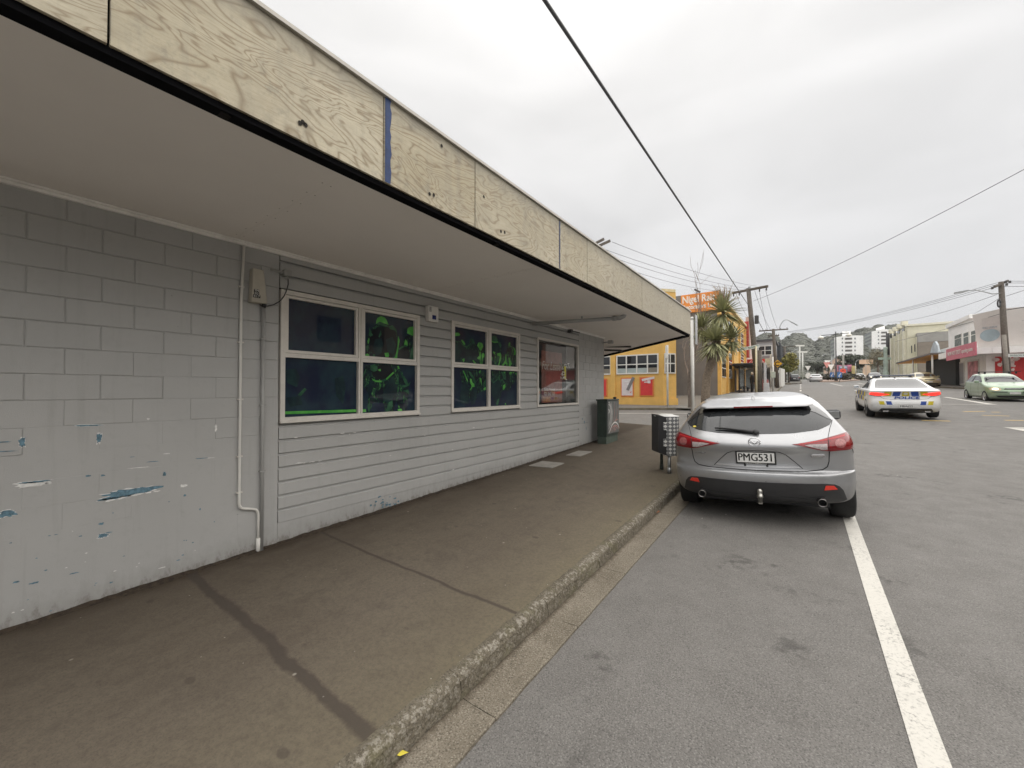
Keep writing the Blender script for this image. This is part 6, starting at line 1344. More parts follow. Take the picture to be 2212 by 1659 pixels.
# ------------------------------------------------------------------ person waiting
ps = thing('person', 'person in dark coat and trousers standing at the bus shelter', 'person', (-3.28, 38.3, zp(38.3) + FH), R_(-60))
def skin_mesh(name, verts, edges, radii, mt, parent, sub=2):
    me = bpy.data.meshes.new(name); me.from_pydata(verts, edges, []); o = bpy.data.objects.new(name, me); COL.objects.link(o)
    o.modifiers.new('s', 'SKIN')
    for i, r in enumerate(radii): me.skin_vertices[0].data[i].radius = (r[0], r[1]) if isinstance(r, tuple) else (r, r)
    me.skin_vertices[0].data[0].use_root = True
    s = o.modifiers.new('d', 'SUBSURF'); s.levels = sub; s.render_levels = sub
    bpy.context.view_layer.update()
    m2 = bpy.data.meshes.new_from_object(o.evaluated_get(bpy.context.evaluated_depsgraph_get())); o.modifiers.clear(); o.data = m2; m2.materials.clear(); m2.materials.append(mt)
    for p_ in m2.polygons: p_.use_smooth = True
    o.parent = parent; return o
V = [(0, 0, .93), (0, .0, 1.12), (0, .01, 1.32), (0, .0, 1.45), (0, .01, 1.52), (.19, 0, 1.42), (.24, -.02, 1.14), (.22, .08, .90), (-.19, 0, 1.42), (-.24, -.02, 1.14), (-.22, .08, .90), (.10, 0, .86), (.11, .02, .48), (.12, -.02, .09), (.12, .13, .04), (-.10, 0, .86), (-.11, .02, .48), (-.12, -.02, .09), (-.12, .13, .04)]
E_ = [(0, 1), (1, 2), (2, 3), (3, 4), (3, 5), (5, 6), (6, 7), (3, 8), (8, 9), (9, 10), (0, 11), (11, 12), (12, 13), (13, 14), (0, 15), (15, 16), (16, 17), (17, 18)]
rad = [(.17, .12), (.165, .12), (.18, .125), (.10, .08), .06, .075, .06, .045, .075, .06, .045, .095, .07, .05, .045, .095, .07, .05, .045]
skin_mesh('body', V, E_, rad, mat('dark_clothing', (.025, .026, .032), .85), ps)
hd = MB(); hd.lathe([(.0, -.12), (.045, -.11), (.07, -.06), (.078, 0), (.074, .06), (.05, .105), (.0, .12)], 16, M=Matrix.Translation((0, .02, 1.63))); hd.add([(-.012, .095, 1.61), (.012, .095, 1.61), (0, .12, 1.605), (0, .092, 1.65)], [(0, 1, 2), (1, 3, 2), (3, 0, 2)]); hd.build('head', mat('skin', (.45, .28, .20), .6), ps)
hr = MB(); hr.lathe([(.0, .13), (.05, .118), (.082, .065), (.088, .01), (.080, -.03)], 16, M=Matrix.Translation((0, .005, 1.635)) @ Matrix.Rotation(R_(14), 4, 'X')); hr.build('hair', mat('fair_hair', (.55, .48, .36), .7), ps)
for sg in (-1, 1):
    hm = MB(); hm.box(-.018, .018, -.04, .04, -.09, 0, bev=.012)
    for k in range(4): hm.tube([(0, -.03 + k * .02, -.085), (.006, -.03 + k * .02, -.125), (.016, -.03 + k * .02, -.155 + abs(k - 1.5) * .008)], .009, 6)
    hm.tube([(0, .035, -.03), (.008, .06, -.06), (.014, .062, -.09)], .010, 6); hm.build('hand', mat('skin', (1, 1, 1)), ps, loc=(sg * .22, .08, .90))
# ------------------------------------------------------------------ poles, wires, lamps
INS = mat('insulator', (.08, .075, .07), .4)
def util_pole(label, X, Y, ztop, rad=(.17, .12), arms=(), lean=(0, 0), name='power_pole', m=None):
    z0 = zg(X, Y) + (FH if X < -1.6 else 0) - .3
    t = thing(name, label, 'pole', (X, Y, z0 + .3))
    topv = Vector((X + lean[0], Y + lean[1], ztop))
    fix(MB().tube([(X, Y, z0), topv], list(rad), 14).build('pole', m or WOODP, t), t)
    for (dz, dirv, half) in arms:
        c = Vector((X + lean[0] * (1 + dz / ztop), Y + lean[1], ztop + dz)); d = Vector(dirv).normalized()
        ar = fix(MB().bar(c - d * half, c + d * half, .11, .13).build('crossarm', WOODP if m is None else m, t), t)
        for k in (-.92, -.5, .5, .92): ch2(MB().tube([c + d * half * k + Vector((0, 0, .06)), c + d * half * k + Vector((0, 0, .20))], .035, 6), 'insulator', INS, ar)
    return t, topv
def wire(label, pts, r=.012, sag=0.0, group=None, name='overhead_wire'):
    a, b = Vector(pts[0]), Vector(pts[-1]); P = []
    if len(pts) == 2:
        for k in range(13):
            t = k / 12; p = a.lerp(b, t); p.z -= sag * 4 * t * (1 - t); P.append(p)
    else: P = pts
    m = MB(); m.tube(P, r, 5); return single(m, name, mat('wire_grey', (.06, .06, .065), .6), label, 'wire', group)
def arm_lamp(root, a, b, name='lamp_arm', bend=.35, m=None, r=.035):
    a, b = Vector(a), Vector(b); mid = a.lerp(b, .35) + Vector((0, 0, bend)); P = []
    for k in range(9):
        t = k / 8; P.append(a * (1 - t) ** 2 + mid * 2 * t * (1 - t) + b * t * t)
    fix(MB().tube(P, r, 8).build(name, m or GALV, root), root)
    d = (b - P[-3]).normalized(); fix(MB().bar(b, b + d * .75, .24, .09).build('lamp_head', m or GALV, root), root)
pA = onY(1617, 628, 36.6); ptop = pA.z
pole1, tp1 = util_pole('tall weathered timber power pole with crossarm, behind the palm', -2.64, 36.4, ptop + .15, (.24, .15), (), (pA.x + 2.64, 0))
armd = (onY(1650, 622, 36.2) - onY(1589, 632, 37.0)); armd.z *= .3
ca_ = onY(1619, 626, 36.35); ar = fix(MB().bar(ca_ - armd.normalized() * 1.35, ca_ + armd.normalized() * 1.35, .16, .17).build('crossarm', WOODP, pole1), pole1)
for k in (-1.25, -.8, .75, 1.25): ch2(MB().tube([ca_ + armd.normalized() * k + Vector((0, 0, -.09)), ca_ + armd.normalized() * k + Vector((0, 0, -.30))], .05, 6), 'insulator', INS, ar)
fix(MB().box(ca_.x - .09, ca_.x + .09, ca_.y - .09, ca_.y + .09, ca_.z + .08, ca_.z + .24).build('cap', GALV, pole1), pole1)
fb = onY(1634, 690, 36.2); fix(MB().box(fb.x - .12, fb.x + .16, fb.y - .15, fb.y + .1, fb.z - .35, fb.z + .3, bev=.04).build('cable_joint', DARK, pole1), pole1)
pb1 = onY(1640, 850, 36.2)
# second timber stub and the street-name post in front of the pole
util_pole('shorter timber pole standing close behind the tall power pole', -2.72, 38.2, 5.0, (.2, .17))
T7 = zm(2900, 1330, 7.213)
nx_, ny_ = -2.79, 36.0; nz0 = zp(36) + FH
sn = thing('street_name_sign', 'pale post with long street name blade in front of power pole', 'sign', (nx_, ny_, nz0)); zbl = onY(*T7(575, 280), ny_).z
fix(MB().tube([(nx_, ny_, nz0 - .1), (nx_, ny_, zbl + .12)], .07, 10).build('post', mat('pale_post', (.60, .56, .40), .6, var=.12), sn), sn)
sA2, sB2 = onY(*T7(10, 385), ny_ - .3), onY(*T7(648, 250), ny_ + .25); dS = (sB2 - sA2); dS.z = .30; cS = (sA2 + sB2) / 2; cS.z = zbl
fix(MB().bar(cS - dS * .5, cS + dS * .5, .03, .24).build('blade', mat('blade_white', (.66, .68, .66), .5), sn), sn)
nrmS = Vector((dS.y, -dS.x, 0)).normalized(); fix(text('lettering', 'DONALD McLEAN ST', .2, mat('blade_green', (.02, .10, .06), .5), sn, frame_of(dS, (0, 0, 1), cS + nrmS * .018), width=dS.length * .94, bold=.006, depth=.004), sn)
pole2, tp2 = util_pole('second power pole up the street with lamp arm and diamond sign', -2.05, 52.0, 8.45, (.2, .15), ((-.12, (1, .05, 0), 1.35), (-.75, (1, .1, 0), .5)), (-.35, 0)); T6 = zm(2850, 1180, 4.424)
arm_lamp(pole2, onY(*T6(965, 510), 52), onY(*T6(1165, 385), 52), bend=1.2)
dsg = thing('roundabout_sign', 'yellow diamond roundabout warning sign on the second pole', 'sign', (-2.1, 51.7, 5.2)); dc = onY(*T7(1168, 735), 51.7); h = .42
fix(MB().prism([dc + Vector((-h, 0, 0)), dc + Vector((0, 0, -h)), dc + Vector((h, 0, 0)), dc + Vector((0, 0, h))], (0, .03, 0)).build('plate', mat('sign_yellow', (.70, .40, .03), .5), dsg), dsg)
fix(MB().tube([dc + Vector((.21 * math.cos(a), -.025, .21 * math.sin(a))) for a in [.6 + i * .42 for i in range(13)]], .05, 6).build('symbol', BLACK, dsg), dsg)
pole3, tp3 = util_pole('third power pole with crossarm, smaller and further up the street', -2.2, 82, 9.2, (.22, .17), ((-.1, (1, .05, 0), 1.6), (-.9, (1, .1, 0), .9)))
T9 = zm(3650, 1080, 3.19); rpx, rpy = 12.55, 47.0
rb_, rt_ = onY(*T9(985, 1190), rpy), onY(*T9(930, 95), rpy)
rpole = thing('power_pole', 'dark timber power pole with street lamp at the right edge, behind the green car', 'pole', (rb_.x + .1, rpy, zg(12.5, 47)))
fix(MB().tube([(rb_.x + .12, rpy, zg(12.5, 47) - .2), rt_], [.22, .15], 14).build('pole', WOODP, rpole), rpole); fix(MB().tube([(rb_.x + .08, rpy - .2, zg(12.5, 47)), onY(*T9(965, 760), rpy - .2)], [.13, .12], 10).build('splint', mat('pale_timber', (.24, .22, .19), .8, var=.2, sc_=8), rpole), rpole)
for (p0, p1) in (((850, 160), (1015, 80)),): fix(MB().bar(onY(*T9(*p0), rpy - .5), onY(*T9(*p1), rpy + .3), .13, .14).build('crossarm', WOODP, rpole), rpole)
for p0 in ((850, 150), (880, 140), (990, 95), (1040, 95), (1000, 128), (820, 172)): c = onY(*T9(*p0), rpy); fix(MB().box(c.x - .06, c.x + .06, c.y - .06, c.y + .06, c.z - .1, c.z + .08).build('insulator', INS, rpole), rpole)
P = [onY(*T9(*p0), rpy - .1) for p0 in ((940, 237), (820, 247), (720, 220), (610, 195), (520, 205))]; fix(MB().tube(P, .035, 8).build('lamp_arm', GALV, rpole), rpole); fix(MB().bar(onY(*T9(520, 205), rpy - .1), onY(*T9(345, 237), rpy - .1), .3, .10).build('lamp_head', GALV, rpole), rpole)
fix(MB().tube([onY(*T9(905 + 18 * math.cos(a), 365 + 48 * math.sin(a)), rpy - .25) for a in [i * .5236 for i in range(13)]], .05, 6).build('cable_loop', DARK, rpole), rpole)
hsb = thing('street_name_sign', 'pale green street name blade on the right hand pole above red wall', 'sign', (13.5, 46.6, 5)); a_, b_ = onY(*T9(1020, 1020), 46.5), onY(*T9(1260, 1018), 46.5)
fix(MB().bar(a_, b_, .03, .26).build('blade', mat('blade_white', (1, 1, 1)), hsb), hsb); fix(text('lettering', 'HUDSON ST', .2, mat('blade_green', (1, 1, 1)), hsb, frame_of(b_ - a_, (0, 0, 1), a_.lerp(b_, .5) + Vector((0, -.02, 0))), width=(b_ - a_).length * .8, depth=.002), hsb)
# wires
near_ = onX(1176, 0, -2.0); w0 = onY(1617, 660, 36.3); dirw = (near_ - w0); wire('thick dark cable running from the tall pole overhead across the sky', [w0, near_ + dirw * .25], .021, .0)
hp = onD(1303, 519, 21.0)
hpole = thing('power_pole', 'crossarm ends of a hidden pole poking above the plywood canopy', 'pole', (hp.x - .3, hp.y, zp(hp.y)))
hx = hp + Vector((-.5, .3, -1.3)); fix(MB().tube([(hx.x, hx.y, zp(hx.y) - .2), (hx.x, hx.y, hp.z - .25)], [.17, .13], 12).build('pole', WOODP, hpole), hpole)
TW = zm(1400, 0, 1.4747)
for (p0, p1) in (((1340, 1440), (1442, 1388)), ((1360, 1452), (1478, 1398))): fix(MB().bar(onD(*TW(*p0), 21), onD(*TW(*p1), 21), .12, .12).build('crossarm', WOODP, hpole), hpole)
for i, ((x0, y0), (x1, y1), lb) in enumerate((((1490, 1405), (1400, 285), 'top'), ((1425, 1440), (1290, 320), 'second'), ((1500, 1497), (1180, 335), 'third'), ((1600, 1570), (1070, 365), 'lowest'))):
    a = onD(*TW(x0, y0), 21.0); b = onY(*TZ5(x1, y1), 36.4); wire('%s of the four thin wires from canopy corner to the tall pole' % lb, [a, b], .010, .28)
def ex(a, b, k): a, b = Vector(a), Vector(b); return [a, a + (b - a) * k]
wire('long thin wire rising from tall pole to the right edge of the sky', ex(onY(*TZ5(1350, 500), 36.4), onD(2211, 357, 14), 1.15), .012, .35)
for i, (a, b) in enumerate((((1100, 395), (1300, 760)), ((1370, 350), (1600, 915)), ((1435, 340), (1560, 930)), ((1525, 320), (1700, 900)), ((1390, 700), (1580, 1020)))):
    wire(['leftmost thin wire dropping from tall pole crossarm', 'second thin wire between the tall pole and second pole', 'third thin wire between the tall pole and second pole', 'outermost wire from crossarm end to the lamp pole', 'thick low cable from tall pole towards the second pole'][i], [onY(*TZ5(*a), 36.4), onY(*TZ5(*b), 52)], .012 if i < 4 else .022, .3)
wire('low wire looping left from tall pole above the palm', [onY(*TZ5(1000, 655), 36.0), onY(*TZ5(1150, 640), 36.1), onY(*TZ5(1280, 628), 36.3)], .012)
TZ6 = zm(3100, 1050, 2.37)
for i, (a, b, lb) in enumerate((((0, 605), (1960, 150), 'top wire of the bundle sloping to the right hand pole'), ((0, 610), (1930, 175), 'middle wire of the bundle sloping to the right hand pole'), ((0, 618), (1910, 200), 'lower wire of the bundle sloping to right hand pole'), ((930, 520), (1960, 258), 'faint single wire below the bundle'), ((1630, 500), (1985, 290), 'thin wire from white shop roof up to the right hand pole'), ((1000, 700), (1990, 440), 'dark cable slanting across the white shop front'))):
    wire(lb, [onD(*TZ6(*a), 62), onY(*TZ6(*b), rpy)], .016 if i < 5 else .02, .5 if i < 4 else .1)
for i, (a, b) in enumerate((((2030, 135), (2230, 135)), ((2040, 152), (2230, 152)), ((2020, 185), (2230, 184)), ((2040, 275), (2230, 215)), ((2040, 405), (2230, 375)))):
    wire(['top wire leaving the right hand pole to picture edge', 'second wire leaving the right hand pole to picture edge', 'third wire leaving the right hand pole to picture edge', 'slanting wire right of the pole to picture edge', 'lowest dark cable right of the pole'][i], [onY(*TZ6(*a), rpy), onY(*TZ6(*b), rpy - 2)], .016 if i < 4 else .03, .0)
# ------------------------------------------------------------------ right-hand buildings
CREAM = mat('cream_boards', (.74, .71, .55), .7, var=.08, sc_=1.2); SHOPW = mat('shop_white', (.86, .85, .825), .65, var=.06, sc_=1.5, dirt=.12); PANEL = mat('weathered_hoarding', (.62, .595, .57), .75, var=.10, sc_=.7, dirt=.15)
TR = zm(3700, 1150, 4.741); RX = 12.5; RYc = 50.0
gR = zg(12, 52) + FH
ws = thing('white_shop', 'white two storey corner shop with pink banner and red side wall, on the right', 'building', (15, 55, gR))
topw = onX(*TR(400, 575), RX).z
fix(MB().box(RX, 26, RYc, 60.2, gR - 1, topw).build('wall', SHOPW, ws), ws)
fix(MB().box(RX - .18, RX + .3, RYc + 3.0, 60.3, topw, topw + .35).build('parapet', SHOPW, ws), ws)
lowz = onX(*TR(60, 1130), RX).z + .4
fix(MB().box(RX, 22, 60.22, 65.0, gR - 1, lowz).build('low_wing', SHOPW, ws), ws)
def xwinR(root, pts, X, T, rows=2):
    (x0, y0), (x1, y1) = pts; a, b = onX(*T(x0, y0), X), onX(*T(x1, y1), X); ya, yb2 = sorted((a.y, b.y)); z1, z0 = onX(*T((x0 + x1) / 2, y0), X).z, onX(*T((x0 + x1) / 2, y1), X).z
    o = fix(MB().box(X - .06, X - .002, ya, yb2, z0, z1).build('window', WHITE, root), root)
    for (q0, q1) in ((.04, .62), (.68, .96)):
        n = 1 if q0 < .5 else 2
        for k in range(n): ch2(MB().box(X - .068, X - .061, ya + .08 + (yb2 - ya - .16) * k / n, ya + .04 + (yb2 - ya - .1) * (k + 1) / n, z0 + (z1 - z0) * q0, z0 + (z1 - z0) * q1), 'pane', mat('shop_pane', (.16, .18, .18), .1, var=.3, sc_=2), o)
for pts in (((292, 790), (425, 1010)), ((458, 750), (562, 985)), ((600, 715), (696, 950))): xwinR(ws, pts, RX, TR)
# verandah fascia, both fronts
vz = onX(*TR(400, 1150), RX - 1.6).z
fix(MB().box(RX - 1.7, RX - .002, RYc - 1.5, 55.3, vz - .1, vz + .42).build('verandah', SHOPW, ws), ws)
fix(MB().box(RX + .0, 26, RYc - 1.55, RYc - .002, vz - .1, vz + .42).build('verandah', SHOPW, ws), ws)
a_, b_ = onX(*TR(145, 1200), RX - 1.72), onX(*TR(692, 1100), RX - 1.72)
bn_ = fix(MB().box(RX - 1.80, RX - 1.71, b_.y, a_.y, vz - .42, vz + .62).build('banner', mat('banner_pink', (.56, .16, .21), .55, var=.1, sc_=4), ws), ws)
t_ = text('lettering', 'NEW HOT SPOT opening soon', .5, SWL, bn_, frame_of((0, -1, 0), (0, 0, 1), (RX - 1.815, (a_.y + b_.y) / 2, vz + .12)), width=abs(a_.y - b_.y) * .86, depth=.005); t_.matrix_parent_inverse = Matrix.Identity(4)
for (y0, y1, mm) in ((62.6, 64.4, 'd'), (60.3, 62.2, 'p'), (57.0, 59.3, 'q'), (55.4, 56.6, 'g'), (51.6, 54.2, 'r')):
    m_ = {'d': mat('white_door', (.58, .57, .55), .6), 'p': mat('shop_poster', (.42, .33, .34), .6, var=.6, sc_=2.5), 'q': mat('shop_poster_red', (.46, .28, .29), .6, var=.6, sc_=2.2), 'g': mat('roller_door', (.30, .29, .29), .6), 'r': mat('shop_poster_pink', (.55, .24, .26), .6, var=.5, sc_=1.6)}[mm]
    fr_ = fix(MB().box(RX - .05, RX - .002, y0 - .15, y1 + .15, gR + .2, vz - .35).build('shopfront_bay', WHITE, ws), ws); ch2(MB().box(RX - .06, RX - .051, y0, y1, gR + .35 if mm != 'p' else gR + 1.0, vz - .5 if mm != 'p' else vz - .9), 'shopfront_panel', m_, fr_)
REDW = mat('red_wall', (.52, .028, .03), .55, var=.12, sc_=2)
fix(MB().box(RX + .5, 26, RYc - .05, RYc - .003, gR + .1, vz - .3).build('red_wall', REDW, ws), ws)
for k in range(26):
    c = onY(*TR(random.gauss(1290, 60), random.gauss(1310, 60)), RYc - .06); r = random.uniform(.10, .28); fix(MB().add([(c.x + r * random.uniform(.6, 1.1) * math.cos(a), RYc - .056 - k * .0004, c.z + r * random.uniform(.6, 1.1) * math.sin(a)) for a in [i * .628 for i in range(10)]], [list(range(10))]).build('painted_blossom', mat('blossom_pale', (.68, .58, .55), .6, var=.25, sc_=6), ws), ws)
c = onY(*TR(1043, 1262), RYc - .06); fix(MB().add([(c.x + .22 * math.cos(a), RYc - .056, c.z + .16 * math.sin(a)) for a in [i * .524 for i in range(12)]], [list(range(12))]).build('painted_blossom', mat('blossom_pale', (1, 1, 1)), ws), ws)
# leaning hoardings with faded oval
hA, hB = Vector((RX - .25, 53.3, 0)), Vector((13.75, RYc - .9, 0)); hz0 = vz + .45
hz1 = onX(*TR(620, 420), RX - .35).z; hz2 = onY(*TR(1130, 312), RYc - 1.2).z
hd1 = thing('corner_hoarding', 'weathered pale hoarding with faded blue oval, leaning out on shop corner', 'hoarding', (12.8, 52, hz0)); out = Vector((-.75, -.66, 0))
q_ = [onX(*TR(715, 1045), RX - .35), onY(*TR(1150, 1012), RYc - .8), onY(*TR(1130, 312), RYc - 1.25), onX(*TR(608, 430), RX - .75)]
def hpt(u, v, o=.02): p = q_[0].lerp(q_[1], u).lerp(q_[3].lerp(q_[2], u), v); return p + out * o
pm = MB(); ng = 10; pv = [hpt(i / ng, j / ng, o_) for o_ in (0, -.15) for i in range(ng + 1) for j in range(ng + 1)]; n2 = (ng + 1) ** 2
pm.add(pv, [(b0 + i * (ng + 1) + j, b0 + (i + 1) * (ng + 1) + j, b0 + (i + 1) * (ng + 1) + j + 1, b0 + i * (ng + 1) + j + 1) for b0 in (0, n2) for i in range(ng) for j in range(ng)])
pm.add([pv[0], pv[ng], pv[n2 - 1], pv[n2 - 1 - ng], pv[n2], pv[n2 + ng], pv[2 * n2 - 1], pv[2 * n2 - 1 - ng]], [(0, 1, 5, 4), (1, 2, 6, 5), (2, 3, 7, 6), (3, 0, 4, 7)])
fix(pm.build('panel', PANEL, hd1), hd1)
fix(MB().add([hpt(.58 + .40 * math.cos(a), .33 + .17 * math.sin(a), .05) for a in [i * .2618 for i in range(24)]], [list(range(24))]).build('painted_oval', mat('faded_blue', (.33, .42, .46), .7, var=.2, sc_=1.2), hd1), hd1)
fix(MB().add([hpt(u, v, .012) for u, v in ((.30, .62), (.98, .60), (.98, .82), (.32, .84))], [(0, 1, 2, 3)]).build('painted_patch', mat('patch_cream', (.58, .55, .53), .7, var=.05), hd1), hd1)
dH = (q_[1] - q_[0]); Mh = frame_of(dH, hpt(.6, .7) - hpt(.6, .4), hpt(.62, .545, .09)); fix(text('lettering', 'WORLD LEADERS IN', .22, mat('faded_navy', (.20, .24, .30), .7), hd1, Mh, width=dH.length * .62, depth=.004), hd1)
hd2 = thing('side_hoarding', 'plain weathered hoarding above the red wall at the right edge', 'hoarding', (16, RYc - 1, hz0))
fix(MB().prism([q_[1] + Vector((.06, 0, 0)), Vector((24, RYc - .8, q_[1].z)), Vector((24, RYc - 1.25, q_[2].z + .1)), q_[2] + Vector((.06, 0, 0))], (0, .12, 0)).build('panel', mat('hoarding_beige', (.64, .61, .58), .75, var=.06, sc_=.8), hd2), hd2)
for k in (.35, .65): fix(MB().bar((14.1, RYc - 1.0 - .4 * k - .01, hz0 + (hz2 - hz0) * k), (24, RYc - 1.0 - .3 * k, hz0 + (hz2 - hz0) * k + .05), .02, .02).build('joint', mat('joint_dark', (.3, .28, .27), .8), hd2), hd2)
# cream hall with boarded side wall
TC = zm(3350, 1180, 5.186); CY = 82.0; cA = onY(*TC(1150, 545), CY); gC = zg(12, 82)
ch_ = thing('cream_hall', 'large cream weatherboard hall with ornate front, beyond the orange canopy', 'building', (cA.x + 4, CY, gC))
ctop = cA.z
fix(MB().box(cA.x, cA.x + 26, CY, CY + 14, gC - 1, ctop).build('wall', CREAM, ch_), ch_)
for k in range(14):
    z_ = ctop - .45 - k * .30
    if z_ > gC + 6.5: fix(MB().box(cA.x + .02, cA.x + 26, CY - .045, CY - .003, z_, z_ + .285).build('weatherboard', CREAM, ch_), ch_)
fix(MB().box(cA.x - .25, cA.x + 26, CY - .25, CY + .0, ctop, ctop + .28).build('cornice', mat('cornice_cream', (.78, .75, .61), .7), ch_), ch_)
bX = onY(*TC(1360, 700), CY - 1.2).x; bz1 = onY(*TC(1500, 672), CY - 1.2).z; bz2 = onY(*TC(1500, 862), CY - 1.2).z
fix(MB().box(bX, cA.x + 24, CY - 1.2, CY - .05, bz2, bz1).build('block_parapet', mat('grey_blockwork', (.34, .33, .31), .8, var=.12, sc_=1), ch_), ch_)
fix(MB().box(bX, cA.x + 24, CY - 1.18, CY - .05, gC - .5, bz2 - .02).build('brown_wall', mat('brown_boards', (.27, .235, .195), .8, var=.12, sc_=1.2), ch_), ch_)
for k in range(16): fix(MB().box(bX + .02, cA.x + 24, CY - 1.24, CY - 1.181, gC + .2 + k * .33, gC + .5 + k * .33).build('board', mat('brown_boards', (1, 1, 1)), ch_), ch_)
fix(MB().box(cA.x + 1.5, bX - .01, CY - .9, CY - .05, gC - .5, bz2 + .9).build('front_bay', CREAM, ch_), ch_)
for k in range(4):
    y = CY + .6 + k * 3.4
    pr_ = fix(MB().box(cA.x - .35, cA.x - .003, y, y + .8, gC, ctop - .6).build('pilaster', mat('cornice_cream', (1, 1, 1)), ch_), ch_); fix(MB().box(cA.x - .5, cA.x + .2, y - .1, y + .9, ctop + .28, ctop + .9).build('finial', mat('cornice_cream', (1, 1, 1)), ch_), ch_)
    for z_ in (gC + 1.0, gC + 4.4, gC + 7.2): fix(MB().box(cA.x - .06, cA.x - .003, y + 1.2, y + 2.9, z_, z_ + 1.9).build('window', GLASSD, ch_), ch_)
for (p0, p1) in (((1232, 940), (1255, 1090)), ((1296, 910), (1320, 1060))): a, b = onY(*TC(*p0), CY - .95), onY(*TC(*p1), CY - .95); fix(MB().box(a.x, b.x, CY - .96, CY - .902, b.z, a.z).build('window', GLASSD, ch_), ch_)
# orange-lined canopy
oc_ = thing('orange_canopy', 'street canopy with bright orange underside in front of the brown wall', 'canopy', (11, 72, 4))
o1, o2 = onX(*TC(1225, 1310), 11.7), onX(*TC(1812, 1150), 11.7); oy0, oy1 = 55.6, o1.y; oz = o1.z
fix(MB().box(10.3, 13.5, oy0, oy1, oz + .05, oz + .22).build('roof', mat('canopy_roof', (.16, .14, .13), .7), oc_), oc_); fix(MB().add([(10.35, oy0 + .05, oz + .035), (13.45, oy0 + .05, oz + .45 * 0 + .035), (13.45, oy1 - .05, oz + .035), (10.35, oy1 - .05, oz + .035)], [(0, 1, 2, 3)]).build('soffit', mat('orange_soffit', (.92, .42, .08), .6, var=.06), oc_), oc_)
for y in (oy0 + .3, (oy0 + oy1) / 2, oy1 - .3): fix(MB().tube([(10.5, y, zg(10.5, y)), (10.5, y, oz + .05)], .07, 8).build('post', WHITE, oc_), oc_)
fix(MB().box(12.2, 13.4, oy0 + 1, oy1 - 5, zg(12, 58), oz).build('dark_opening', mat('dark_bay', (.03, .03, .028), .8), oc_), oc_)
ms = thing('shop_sign_board', 'weathered pale sign shaped like an arch on the shop canopy edge', 'sign', (12, 68, oz)); A_ = [onX(*TC(*p_), 11.9) for p_ in ((1605, 1165), (1640, 1010), (1680, 880), (1720, 850), (1765, 930), (1800, 1140))]
fix(MB().prism(A_, (.15, 0, 0)).build('board', mat('faded_sign', (.45, .50, .53), .7, var=.35, sc_=1.2), ms), ms)
# ------------------------------------------------------------------ vegetation
def leaf_mat(key, c0, c1, tr=.25):
    q = NT(key); r = q.noise(q.P(), 1.3, 3, .6); i = q.n('ShaderNodeNewGeometry').outputs['Random Per Island']
    q.set(Base_Color=q.mix(q.math('MULTIPLY', q.math('ADD', r, i), .5), c0, c1), Roughness=.55)
    q.b.inputs['Specular IOR Level'].default_value = .4
    return q.mat
BARK = mat('bark_grey', (.16, .13, .105), .9, var=.3, sc_=12, bump=.5, bs=30); TWIG = mat('twig_brown', (.20, .155, .125), .9, var=.3, sc_=5)
def branch_tree(base, height, spread, seed, levels=4, r0=.11, trunk_frac=.35, up=.35, first=None, kids=(3, 4), ratio=.68):
    rnd = random.Random(seed); segs = []
    def grow(p, d, L, r, lv):
        n = 4; pts = [p]; rs = [r]
        for k in range(n):
            d = (d + Vector((rnd.uniform(-.22, .22), rnd.uniform(-.22, .22), rnd.uniform(-.1, .2)))).normalized(); p = p + d * (L / n); pts.append(p); rs.append(r * (1 - .45 * (k + 1) / n))
        segs.append((lv, pts, rs))
        if lv >= levels: return
        for k in range(rnd.randint(*kids)):
            t = rnd.uniform(.45, 1.0); i = min(n - 1, int(t * n)); q0 = pts[i].lerp(pts[i + 1], t * n - i if i < n else 0)
            a = rnd.uniform(0, 2 * math.pi); perp = d.orthogonal().normalized(); perp.rotate(Matrix.Rotation(a, 3, d)); nd = (d * rnd.uniform(.35, .8) + perp * rnd.uniform(.5, 1.0) * spread + Vector((0, 0, up))).normalized()
            grow(q0, nd, L * ratio * rnd.uniform(.8, 1.1), rs[i] * .62, lv + 1)
        grow(pts[-1], (d + Vector((0, 0, up * .5))).normalized(), L * ratio, rs[-1] * .9, lv + 1)
    grow(Vector(base), Vector(first or (0, 0, 1)), height * trunk_frac, r0, 0)
    return segs
def plant_segs(root, segs, mt, split=0):
    tm, cm = MB(), MB()
    for lv, pts, rs in segs: (tm if lv <= split else cm).tube(pts, [max(.0065, r) for r in rs], 7 if lv <= 1 else 4, cap=False)
    fix(tm.build('trunk', BARK, root), root); 
    return fix(cm.build('branches', mt, root), root)
tb_ = Vector((-4.45, 21.15, zp(21) + FH)); bt = thing('bare_tree', 'leafless street tree in front of the grey wall, left of the palm', 'tree', tb_)
sg_ = branch_tree(tb_ - Vector((0, 0, .1)), 6.9, .85, 169, 5, .13, .30, .45, (.10, .05, 1), (1, 2), .84)
plant_segs(bt, sg_, TWIG, 0)
single(MB().box(-5.1, -3.9, 20.9, 21.6, zp(21) + FH - .02, zp(21) + FH + .03), 'tree_grate', CONC, 'low concrete tree surround at the foot of the bare tree', 'tree grate')
